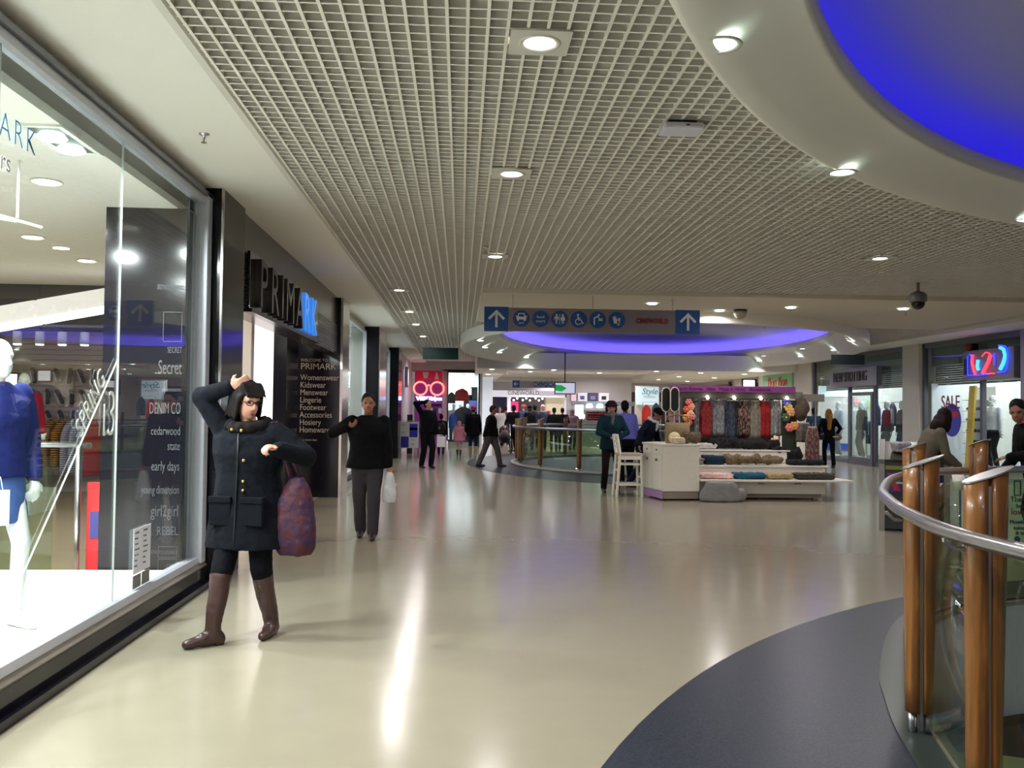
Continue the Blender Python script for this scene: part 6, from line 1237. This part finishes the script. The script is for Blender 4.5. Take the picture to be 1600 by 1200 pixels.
    if kind in ('short', 'long', 'bob', 'bun'):
        b.ell(Hd(-0.024, 0, 0.048), (0.100 * S, 0.086 * S, 0.096 * S), H3); b.ell(Hd(-0.05, 0, 0.0), (0.07 * S, 0.084 * S, 0.09 * S), H3)
        if kind == 'bob': b.ell(Hd(-0.07, 0, -0.06), (0.05 * S, 0.085 * S, 0.09 * S), H3)
        if kind == 'long':
            b.ell(Hd(-0.085, 0, -0.10), (0.05 * S, 0.11 * S, 0.17 * S), H3); b.cap(Hd(-0.11, 0, -0.12), Hd(-0.11, 0, -0.12) - Up * 0.34 * S + hl * 0.02, 0.085 * S, 0.075 * S)
            for s in (1, -1): b.ell(Hd(-0.01, s * 0.08, -0.06), (0.05 * S, 0.025 * S, 0.13 * S), H3)
        if kind == 'bun': b.ell(Hd(-0.10, 0, 0.09), 0.045 * S)
        link('hair', fuse(b, 'hair', vox, 2, 0.006, 22), hm, root)
    elif kind in ('beanie', 'hat'):
        rings = []
        for u, r_ in ((0.035, 0.098), (0.06, 0.102), (0.10, 0.095), (0.13, 0.07), (0.15, 0.03), (0.155, 0.004)):
            rings.append([Hd(-0.012 + r_ * 1.06 * cos(2 * pi * k / 20), r_ * 0.93 * sin(2 * pi * k / 20), u - 0.0) for k in range(20)])
        b.loft(rings); b.build('hat', cloth(hc), root, True)
        b = B(); b.ell(Hd(-0.05, 0, -0.01), (0.06 * S, 0.078 * S, 0.07 * S), H3); b.build('hair', mat('hair_30_22', (30, 22, 20), 0.5), root, True)
    elif kind == 'furhat':
        for k in range(14): a = 2 * pi * k / 14; b.ell(Hd(-0.02 + 0.095 * cos(a), 0.09 * sin(a), 0.05), 0.034 * S, nu=8, nv=6)
        b.ell(Hd(-0.02, 0, 0.075), (0.105 * S, 0.1 * S, 0.07 * S), H3); b.ell(Hd(-0.04, 0.085, -0.03), (0.05 * S, 0.03 * S, 0.07 * S), H3); b.ell(Hd(-0.04, -0.085, -0.03), (0.05 * S, 0.03 * S, 0.07 * S), H3); link('fur_hat', fuse(b, 'hat', 0.014, 2, 0.01, 40), cloth(hc), root)
    elif kind == 'hood':
        b.ell(Hd(-0.035, 0, 0.03), (0.112 * S, 0.108 * S, 0.128 * S), H3); b.cap(Hd(-0.04, 0, -0.05), T(-0.03, 0, 0.53), 0.10 * S, 0.085 * S); link('hood', fuse(b, 'hood', vox, 3, wr), cloth(hc), root)
    elif kind == 'veil':
        b.ell(Hd(-0.03, 0, 0.02), (0.108 * S, 0.095 * S, 0.12 * S), H3); b.cap(Hd(-0.03, 0, -0.06), T(-0.02, 0, 0.48), 0.09 * S, 0.12 * S); link('headscarf', fuse(b, 'veil', vox, 3, wr), cloth(hc), root)
    if hood:
        b = B(); 
        for k in range(11):
            a = pi * 0.15 + (2 * pi - pi * 0.3) * k / 10; b.ell(T(0.015 - 0.105 * cos(a + pi) * -1, 0.125 * sin(a), 0.535 + 0.02 * cos(a)), 0.048 * S, nu=8, nv=6)
        link('hood', fuse(b, 'hood', 0.014, 2, 0.008, 40), cloth(hood), root)
    if scarf_c:
        b = B(); b.tube([T(0.085 * cos(2 * pi * k / 16), 0.09 * sin(2 * pi * k / 16), 0.565 + 0.012 * sin(4 * pi * k / 16)) for k in range(16)], 0.036 * S, 8, closed=True); b.cap(T(0.11, 0.02, 0.53), T(0.15, 0.0, 0.40), 0.035 * S, 0.03 * S); link('scarf', fuse(b, 'scarf', 0.012, 2, 0.004, 30), cloth(scarf_c), root)
    if glasses:
        b = B()
        for s in (1, -1): b.tube([Hd(0.098, s * 0.034 + 0.024 * cos(2 * pi * k / 16), 0.008 + 0.017 * sin(2 * pi * k / 16)) for k in range(16)], 0.0032 * S, 6, closed=True); b.cyl(Hd(0.096, s * 0.058, 0.012), Hd(0.0, s * 0.084, 0.01), 0.003 * S, n=6)
        b.cyl(Hd(0.1, -0.01, 0.012), Hd(0.1, 0.01, 0.012), 0.003 * S, n=6); b.build('glasses', M_BLACK, root, True)
    return dict(root=root, W=W, T=T, Hd=Hd, arms=arms, S=S, tf=tf, tl=tl, up=up, H3=H3)
def at(px, Y, yz=0): return (SX(px) * Y, Y, yz)
TOCAM = -pi / 2
def bag(name, c, w, d, h, cmat, label, cat='bag', strap_to=None, strap_r=0.008, seed=3, sag=1.0, ang=0.0):
    """soft bag hanging below c (top centre)"""
    c = Vector(c); b = B(); rings = []; u = Vector((cos(ang), sin(ang), 0)); v = Vector((-sin(ang), cos(ang), 0))
    for f, s_ in ((0.0, 0.35), (0.12, 0.62), (0.35, 0.88), (0.65, 1.05), (0.88, 1.0), (1.0, 0.72)):
        rings.append([c - Vector((0, 0, h * f)) + u * (w / 2 * s_ * cos(a)) + v * (d / 2 * s_ * sin(a)) for a in [2 * pi * k / 18 for k in range(18)]])
    b.loft(rings); t = thing(name, tuple(c - Vector((0, 0, h))), label, cat); link('bag_body', fuse(b, 'bag', 0.012, 2, 0.012, 13), cmat, t)
    if strap_to:
        for o in (-1, 1): b = B(); b.tube([c + u * w * 0.12 * o - Vector((0, 0, h * 0.03)), (c + Vector(strap_to)) / 2 + u * 0.02 * o, Vector(strap_to) + u * 0.01 * o], strap_r, 6); b.build('strap', cmat, t, True)
    return t
# --- woman in the parka, walking towards the viewer, one hand on her head
NAVY = (11, 14, 22)
w = build_person('person', 'woman in a navy parka and brown knee boots with one hand on her head', 'person', (-1.375, 5.96, 0), TOCAM - 0.25, h=1.66, vox=0.011, sk='light',
    rh=(0.07, -0.11, 0.795), re=(-0.1, -1.0, 0.2), lh=(0.24, 0.315, 0.385), le=(-0.7, 0.9, -0.6), lf=(-0.12, 0.13), rf=(0.24, -0.12), ftr=-0.7, ftl=0.1, yaw=0.95, pitch=0.25, hair=('bob', (22, 15, 17)),
    top=NAVY, toplen=0.30, topw=1.2, flare=1.12, legs=(12, 12, 18), legw=1.08, shoes=(62, 40, 36), boot=0.86, grip_r=0.6, grip_l=1.1, glasses=True, wr=0.008, build=1.08, hood=(24, 18, 18), side=0.0, pelvis=0.925)
T_ = w['T']; rt = w['root']; cl = cloth(NAVY)
for s in (1, -1):
    b = B(); c = T_(0.165, 0.115 * s, -0.05); M4 = Matrix.Translation(c) @ Matrix((w['tf'], w['tl'], w['up'])).transposed().to_4x4(); b.obox(None, 0.02, 0.075, 0.085, M=M4); p_ = b.build('pocket', cl, rt, bevel=0.01)
    b = B(); b.obox(None, 0.027, 0.078, 0.02, M=M4 @ Matrix.Translation((0, 0, 0.08))); b.build('pocket_flap', cl, p_, bevel=0.006)
BR = mat('brass', (190, 160, 90), 0.3, 0.9)
for l_, u_ in ((0.03, 0.50), (-0.04, 0.505), (0.05, 0.16), (0.05, 0.10), (0.05, 0.3)): b = B(); b.ell(T_(0.178, l_, u_), 0.011); b.build('toggle', BR, rt, True)
b = B(); b.tube([T_(0.182, 0.01, 0.48), T_(0.176, 0.005, 0.3), T_(0.176, 0.0, 0.1), T_(0.19, 0.0, -0.15), T_(0.2, 0, -0.29)], 0.006, 6); b.build('front_zip', mat('zip_dark', (40, 42, 48), 0.4, 0.5), rt, True)
e_, w_ = w['arms'][1]
b = B(); b.cyl(w_ - (w_ - e_).normalized() * 0.02, w_ + (w_ - e_).normalized() * 0.005, 0.044, 0.04, 14); b.build('cuff', mat('cuff_white', (226, 226, 232), 0.7), rt, True)
MP = mat('bag_purple', (70, 20, 60), 0.7, bump=0.3); N, L, bb = nodes_of(MP); tc = N.new('ShaderNodeTexCoord'); nz = N.new('ShaderNodeTexNoise'); nz.inputs['Scale'].default_value = 14; nz.inputs['Detail'].default_value = 3; L.new(tc.outputs['Object'], nz.inputs['Vector'])
cr = N.new('ShaderNodeValToRGB'); cr.color_ramp.elements[0].position = 0.42; cr.color_ramp.elements[0].color = rgb((44, 14, 50)); cr.color_ramp.elements[1].position = 0.62; cr.color_ramp.elements[1].color = rgb((70, 16, 28)); L.new(nz.outputs['Fac'], cr.inputs[0]); L.new(cr.outputs[0], bb.inputs['Base Color'])
sh_ = T_(0.03, 0.19, 0.56)
bag('shoulder_bag', (-1.055, 5.88, 1.05), 0.27, 0.15, 0.50, MP, 'purple and maroon patterned cloth bag hanging from the shoulder of the woman in the parka', 'bag', sh_, 0.014)
# --- man in the black jacket behind her
m = build_person('person', 'man in a black jacket and grey jeans walking and holding a white plastic bag', 'person', (-1.07, 10.5, 0), TOCAM, h=1.67, vox=0.013, sk='tan',
    rh=(0.10, -0.22, 0.42), re=(-0.2, -0.9, -0.5), lh=(0.06, 0.27, -0.10), lf=(0.12, 0.085), rf=(-0.12, -0.085), hair=('short', (34, 26, 24)), top=(10, 10, 14), toplen=0.08, topw=1.12, flare=1.05, legs=(58, 54, 60), legw=1.15, shoes=(40, 24, 22), grip_r=0.8, grip_l=1.0, wr=0.006, build=1.1, yaw=0.1)
e_, w_ = m['arms'][1]
bag('plastic_bag', (w_.x + 0.01, w_.y - 0.02, w_.z - 0.06), 0.17, 0.06, 0.36, mat('plastic_white', (206, 204, 206), 0.35), 'white plastic bag held by the man in the black jacket', 'bag', w_, 0.004)
# --- man with a hand on his head, further on
m = build_person('person', 'man in a dark suit with a hand on his head before the neon spectacles', 'person', at(668, 22.9), TOCAM + 0.55, h=1.74, vox=0.018, sk='light', rh=(0.0, -0.08, 0.76), re=(-0.1, -1, 0.3), lh=(0.08, 0.27, -0.06), lf=(0.06, 0.09), rf=(-0.1, -0.1), hair=('short', (20, 16, 18)), yaw=0.3, pitch=-0.2, top=(14, 14, 22), toplen=0.02, topw=1.1, legs=(16, 16, 22), legw=1.15)
e_, w_ = m['arms'][1]
pb = thing('paper_bag', tuple(w_), 'small white paper bag held by the man in the dark suit', 'bag'); b = B(); b.box(w_.x - 0.02, w_.x + 0.2, w_.y - 0.05, w_.y + 0.03, w_.z - 0.34, w_.z - 0.07); b.build('bag_body', mat('paper_bag_white', (226, 220, 226), 0.6), pb, bevel=0.01); b = B(); b.tube([(w_.x + 0.02, w_.y, w_.z - 0.08), (w_.x + 0.03, w_.y, w_.z - 0.03), (w_.x + 0.12, w_.y, w_.z - 0.03), (w_.x + 0.14, w_.y, w_.z - 0.08)], 0.005, 6); b.build('handle', M_WHITE, pb)
AW = pi / 2
p = build_person('person', 'boy with short dark hair walking away wearing a black backpack', 'person', at(690, 29.2), AW, h=1.34, vox=0.018, sk='tan', hair=('short', (24, 18, 18)), top=(22, 22, 26), toplen=0.04, legs=(46, 56, 86), lf=(0.08, 0.09), rf=(-0.1, -0.09), face_detail=False)
bpk = thing('backpack', tuple(p['T'](-0.17, 0, 0.1)), 'black backpack with a green badge on the boy walking away', 'backpack'); b = B(); b.ell(p['T'](-0.17, 0, 0.26), (0.14, 0.075, 0.2)); link('pack_body', fuse(b, 'bp', 0.015, 2), M_BLACK, bpk); q_ = p['T'](-0.17, 0.02, 0.24); B().ell((q_.x - 0.05, q_.y - 0.075, q_.z), (0.035, 0.012, 0.05)).build('badge', mat('badge_green', (110, 130, 90), 0.6), bpk, True)
build_person('person', 'small child in a pink hooded coat walking away', 'person', at(718, 28.8), AW, h=1.12, vox=0.016, sk='light', hair=('hood', (226, 140, 160)), top=(222, 134, 156), toplen=0.16, flare=1.15, topw=1.15, legs=(210, 190, 190), boot=0.5, shoes=(50, 50, 56), lf=(0.05, 0.07), rf=(-0.05, -0.07), face_detail=False)
p = build_person('person', 'woman in a black coat and bright red knitted hat walking away', 'person', at(740, 28.4), AW, h=1.60, vox=0.018, hair=('beanie', (214, 44, 40)), top=(18, 16, 20), toplen=0.18, topw=1.12, legs=(34, 44, 66), boot=0.6, shoes=(166, 140, 110), face_detail=False, lf=(0.06, 0.09), rf=(-0.06, -0.09))
build_person('person', 'man in a black hooded jacket and grey trousers striding past the red hat woman', 'person', at(766, 23.7), -0.25, h=1.64, vox=0.016, sk='tan', hair=('short', (22, 18, 18)), top=(18, 16, 19), toplen=0.04, topw=1.15, legs=(78, 70, 68), legw=1.25, lf=(0.28, 0.08), rf=(-0.3, -0.08), lh=(0.18, 0.22, -0.08), rh=(-0.12, -0.24, -0.1), shoes=(40, 38, 44), pitch=0.25, pelvis=0.90, lean=0.08)
p = build_person('person', 'person in a dark coat pushing a pushchair beyond the striding man', 'person', at(803, 32.5), AW + 0.5, h=1.68, vox=0.02, sk='dark', hair=('short', (16, 14, 14)), top=(14, 14, 18), toplen=0.12, topw=1.2, legs=(16, 16, 20), legw=1.2, face_detail=False, lh=(0.35, 0.15, 0.1), rh=(0.35, -0.15, 0.1))
pc = thing('pushchair', at(789, 31.2), 'dark pushchair carrying a child in a pale hat', 'pushchair'); x, y, _ = at(789, 31.2)
b = B(); b.ell((x, y, 0.55), (0.22, 0.26, 0.2)); b.ell((x, y + 0.1, 0.75), (0.2, 0.16, 0.22)); link('seat_shell', fuse(b, 'seat', 0.02, 2), mat('pushchair_dark', (44, 38, 44), 0.8), pc)
for sx in (-1, 1):
    b = B(); b.tube([(x + sx * 0.2, y - 0.25, 0.1), (x + sx * 0.2, y, 0.5), (x + sx * 0.2, y + 0.35, 1.0)], 0.015, 8); b.build('frame_tube', M_STEEL, pc, True)
    for dy in (-0.3, 0.3): b = B(); b.lathe((x + sx * 0.22, y + dy, 0.1), [(0, -0.02), (0.1, -0.02), (0.1, 0.02), (0, 0.02)], 18, 'X'); b.build('wheel', M_BLACK, pc, True)
build_person('person', 'small child in a pale bobble hat sitting in the dark pushchair', 'person', (x, y - 0.12, 0.25), TOCAM, h=0.85, vox=0.016, hair=('beanie', (220, 214, 214)), top=(150, 120, 124), toplen=0.02, legs=(40, 40, 50), pelvis=0.60, lf=(0.4, 0.1), rf=(0.4, -0.1), lfz=0.15, rfz=0.15, face_detail=False)
CR = [(828, 33.6, 1.66, AW + 0.4, 'dark', ('beanie', (20, 18, 22)), (16, 16, 20), 'person in a black hat and black coat standing behind the leftmost far railing posts'),
      (836, 34.8, 1.70, AW - 0.3, 'tan', ('short', (20, 18, 18)), (30, 30, 36), 'dark-haired person standing deeper behind the far railing posts'),
      (848, 34.2, 1.72, TOCAM, 'light', ('veil', (214, 202, 192)), (70, 74, 100), 'woman in a pale cream headscarf and patterned blue coat behind the far railing'),
      (866, 33.0, 1.60, AW, 'tan', ('short', (16, 14, 14)), (14, 14, 17), 'dark-haired person in black leaning on the far railing next to the cream shutter'),
      (879, 33.8, 1.60, AW, 'tan', ('short', (18, 14, 14)), (12, 12, 14), 'second dark-haired person in black leaning on the far railing, closer to the white pillar'),
      (894, 34.5, 1.56, AW - 0.6, 'light', ('hood', (120, 96, 108)), (110, 84, 96), 'person with a mauve hood behind the far railing by the bright screen'),
      (781, 36.0, 1.62, TOCAM, 'light', ('long', (46, 34, 30)), (196, 192, 196), 'long-haired woman in a pale top behind the walking man'),
      (790, 38.0, 1.66, AW, 'tan', ('short', (26, 20, 20)), (70, 24, 50), 'person in a maroon top further back near the cinema entrance'),
      (818, 38.5, 1.74, AW, 'light', ('furhat', (150, 90, 84)), (52, 62, 92), 'tall person in a reddish fluffy hat and blue coat near the cinema entrance')]
for px, Y, h_, fa, sk_, hr, tp, lb in CR: build_person('person', lb, 'person', at(px, Y), fa, h=h_, vox=0.022, sk=sk_, hair=hr, top=tp, toplen=0.12, topw=1.2, legs=(24, 24, 32), face_detail=False, lh=(0.28, 0.16, 0.12) if 'leaning' in lb else None, rh=(0.28, -0.16, 0.12) if 'leaning' in lb else None, wr=0.005)
# --- woman behind the white chair
build_person('person', 'woman in a dark fur hat and teal coat standing behind the white bar chair', 'person', at(955, 16.45), TOCAM, h=1.68, vox=0.013, sk='tan', hair=('furhat', (34, 16, 26)), top=(16, 40, 52), toplen=0.10, topw=1.08, legs=(22, 17, 18), shoes=(20, 16, 18), scarf_c=(82, 84, 86),
    lh=(0.20, 0.12, 0.12), rh=(0.22, -0.05, 0.14), le=(-0.3, 1, -0.5), re=(-0.3, -1, -0.5), lf=(0.0, 0.13), rf=(0.03, -0.14), pitch=0.1)
build_person('person', 'man in a lilac shirt with his back turned behind the fur hat woman', 'person', at(979, 18.4), AW + 0.1, h=1.72, vox=0.015, sk='dark', hair=('short', (14, 12, 12)), top=(112, 116, 200), toplen=0.0, topw=1.05, legs=(14, 14, 20), legw=1.15, lean=0.12, yaw=-0.4, lh=(0.1, 0.26, -0.08), rh=(0.12, -0.28, -0.06), shoes=(16, 16, 18))
build_person('person', 'person in a black beanie and navy jacket bending behind the kiosk cabinet', 'person', at(1004, 17.6), -0.3 - pi / 2 * 0.2, h=1.68, vox=0.015, sk='tan', hair=('beanie', (12, 12, 16)), top=(18, 22, 40), toplen=0.06, topw=1.08, legs=(20, 24, 38), lean=0.42, pitch=0.5, rh=(0.12, -0.44, 0.06), re=(-0.5, -0.6, 0.2), lh=(0.35, 0.15, 0.1), lf=(0.2, 0.1), rf=(-0.25, -0.12), pelvis=0.88, scarf_c=(206, 206, 216))
# --- pair walking away on the side
build_person('person', 'person in a steel blue coat walking away beside the outer end of the kiosk', 'person', at(1272, 27.2), AW, h=1.68, vox=0.018, sk='dark', hair=('short', (14, 12, 12)), top=(50, 68, 88), toplen=0.2, topw=1.1, flare=1.05, legs=(16, 18, 28), lf=(0.05, 0.1), rf=(-0.05, -0.1), face_detail=False)
p = build_person('person', 'woman with long blonde hair in black walking away past the sports shop window', 'person', at(1295, 24.5), AW - 0.1, h=1.63, vox=0.016, hair=('long', (166, 116, 52)), top=(14, 13, 16), toplen=0.06, legs=(16, 16, 26), lf=(0.12, 0.08), rf=(-0.2, -0.08), face_detail=False, lh=(0.1, 0.2, 0.05), rh=(0.1, -0.25, 0.05))
q_ = p['T'](0.0, 0.22, 0.02); hb = thing('handbag', tuple(q_), 'black handbag with a shiny clasp on the blonde woman', 'bag'); B().ell(q_, (0.14, 0.1, 0.12)).build('bag_body', M_BLACK, hb, True); B().ell((q_.x, q_.y - 0.1, q_.z + 0.06), 0.03).build('clasp', M_CHROME, hb, True)
q_ = p['T'](-0.02, -0.22, -0.02); hb = thing('handbag', tuple(q_), 'beige and brown handbag on the outer arm of the blonde woman', 'bag'); B().ell(q_, (0.16, 0.09, 0.1)).build('bag_body', mat('bag_taupe', (120, 96, 82), 0.5), hb, True); B().box(q_.x - 0.14, q_.x + 0.02, q_.y - 0.095, q_.y - 0.085, q_.z, q_.z + 0.03).build('pale_band', mat('band_cream', (206, 180, 160), 0.5), hb)
# --- two people beyond the near railing
build_person('person', 'woman with very long dark hair and an olive top leaning forward beyond the near railing', 'person', at(1436, 10.6), -0.15, h=1.64, vox=0.012, sk='tan', hair=('long', (30, 15, 15)), top=(96, 88, 74), toplen=0.0, legs=(14, 14, 16), lean=0.42, pitch=0.25, lh=(0.42, 0.16, 0.22), rh=(0.40, -0.14, 0.2), le=(-0.2, 0.6, -0.9), re=(-0.2, -0.6, -0.9), yaw=0.5)
build_person('person', 'man in a black jacket bending beyond the near railing by the poster stand', 'person', at(1625, 9.3), pi - 0.25, h=1.70, vox=0.012, sk='tan', hair=('short', (12, 10, 10)), top=(9, 9, 12), toplen=0.06, topw=1.15, legs=(20, 20, 26), lean=0.28, pitch=0.25, yaw=1.0, lh=(0.3, 0.1, 0.25), rh=(0.3, -0.15, 0.1))
# ------------------------------------------------------------------ mannequins
def mann(label, loc, face, h, top, legs_c=None, shorts=None, **k):
    return build_person('mannequin', label, 'mannequin', loc, face, h=h, sk='mannequin', hair=('none', (0, 0, 0)), top=top, legs=legs_c or (0, 0, 0), legs_cloth=legs_c is not None, skirt=shorts, shoes=k.pop('shoes', (236, 236, 232)), vox=k.pop('vox', 0.015), **k)
mann('white mannequin in a navy top and blue shorts closest to the display window glass', (-2.73, 5.42, 0.2), -0.5, 1.68, (26, 34, 92), None, (0.30, (74, 100, 160), 0.95), toplen=0.02, topw=1.08, lh=(0.08, 0.22, -0.04), rh=(0.1, -0.24, 0.0), wr=0.006, vox=0.012, lf=(0.1, 0.1), rf=(-0.06, -0.1))
tg_ = thing('price_tag', (-2.6, 5.2, 1.0), 'white swing tag hanging at the waist of the mannequin in the navy top', 'tag'); b = B(); b.obox((-2.56, 5.20, 0.92), 0.035, 0.002, 0.10, 0.6); b.build('card', mat('paper_white', (225, 226, 235), 0.6), tg_); b = B(); b.cyl((-2.56, 5.2, 1.02), (-2.6, 5.25, 1.09), 0.002, n=5); b.build('string', M_WHITE, tg_)
for o in (mann('mannequin in a red cardigan over a blue shirt further inside the shop', (-6.1, 12.9, 0.32), -1.1, 1.62, (52, 70, 130), (120, 116, 110), toplen=0.02, vox=0.018),):
    T_ = o['T']; b = B()
    for s in (1, -1): b.ell(T_(0.03, 0.15 * s, 0.22), (0.13, 0.09, 0.30), Matrix((o['tf'], o['tl'], o['up'])).transposed()); e_, w_ = o['arms'][s]; b.cap(T_(0, 0.17 * s, 0.48), e_, 0.07, 0.06); b.cap(e_, w_, 0.06, 0.05)
    link('cardigan', fuse(b, 'card', 0.018, 2, 0.004), cloth((150, 30, 44)), o['root'])
struct(B().box(-6.7, -5.8, 12.5, 13.3, 0, 0.32).build('trim_17', M_WHITE))
struct(B().box(12.05, 12.75, 19.9, 20.4, 0, 0.25).build('trim_18', M_WHITE)); struct(B().box(12.1, 15.0, 24.0, 29.3, 0, 0.12).build('trim_19', mat('stage_grey', (90, 92, 100), 0.5)))
mann('white mannequin in a pale fitted top behind the near shop glass beneath the neon sign', (12.42, 20.25, 0.25), pi + 0.2, 1.72, (232, 232, 238), (24, 24, 30), toplen=0.0, rh=(0.0, -0.3, -0.05))
for k, (xm, y, c, l_, lb) in enumerate([(12.2, 28.3, (190, 200, 220), (150, 160, 180), 'mannequin in a pale blue sports top in the sports shop window nearest the cream wall'), (12.5, 27.3, (40, 46, 70), (96, 100, 110), 'mannequin in a dark top and grey trousers seen through the sports shop door'), (12.5, 25.6, (60, 66, 80), (110, 112, 122), 'mannequin in a slate top and grey joggers beside the shop door'), (12.45, 24.6, (24, 26, 34), (60, 74, 104), 'mannequin in a black jacket and jeans beside the cream pier of the sports shop')]):
    mann(lb, (xm, y, 0.12), pi, 1.78, c, l_, toplen=0.04, vox=0.02, topw=1.08, face_detail=False)
for k, (px, c, l_, lb) in enumerate([(709, (210, 215, 225), (60, 70, 90), 'mannequin in a white and navy sports top at the side of the end window'), (719, (90, 96, 110), (120, 124, 134), 'mannequin in a grey vest in the middle of the end window'), (731, (235, 238, 240), (60, 60, 66), 'mannequin in a white shirt at the far side of the end window')]):
    mann(lb, at(px, 37.0 + k * 0.75), TOCAM, 1.75, c, l_, toplen=0.0, vox=0.022, face_detail=False, sleeves=False)
# ------------------------------------------------------------------ give look-alikes their own label by their order from the left
ORD = 'first second third fourth fifth sixth seventh eighth ninth tenth eleventh twelfth thirteenth fourteenth fifteenth'.split()
bpy.context.view_layer.update()
same = {}
for o in COL.objects:
    if o.parent is None and o.get('label'): same.setdefault(o['label'], []).append(o)
for lb, os_ in same.items():
    if len(os_) < 2: continue
    os_.sort(key=lambda o: o.location.x / max(0.1, o.location.y))
    for k, o in enumerate(os_):
        if k < len(ORD): o['label'] = lb + ', ' + ORD[k] + ' from the left'
        if len(o['label'].split()) > 16: print('LONG', o['label'])
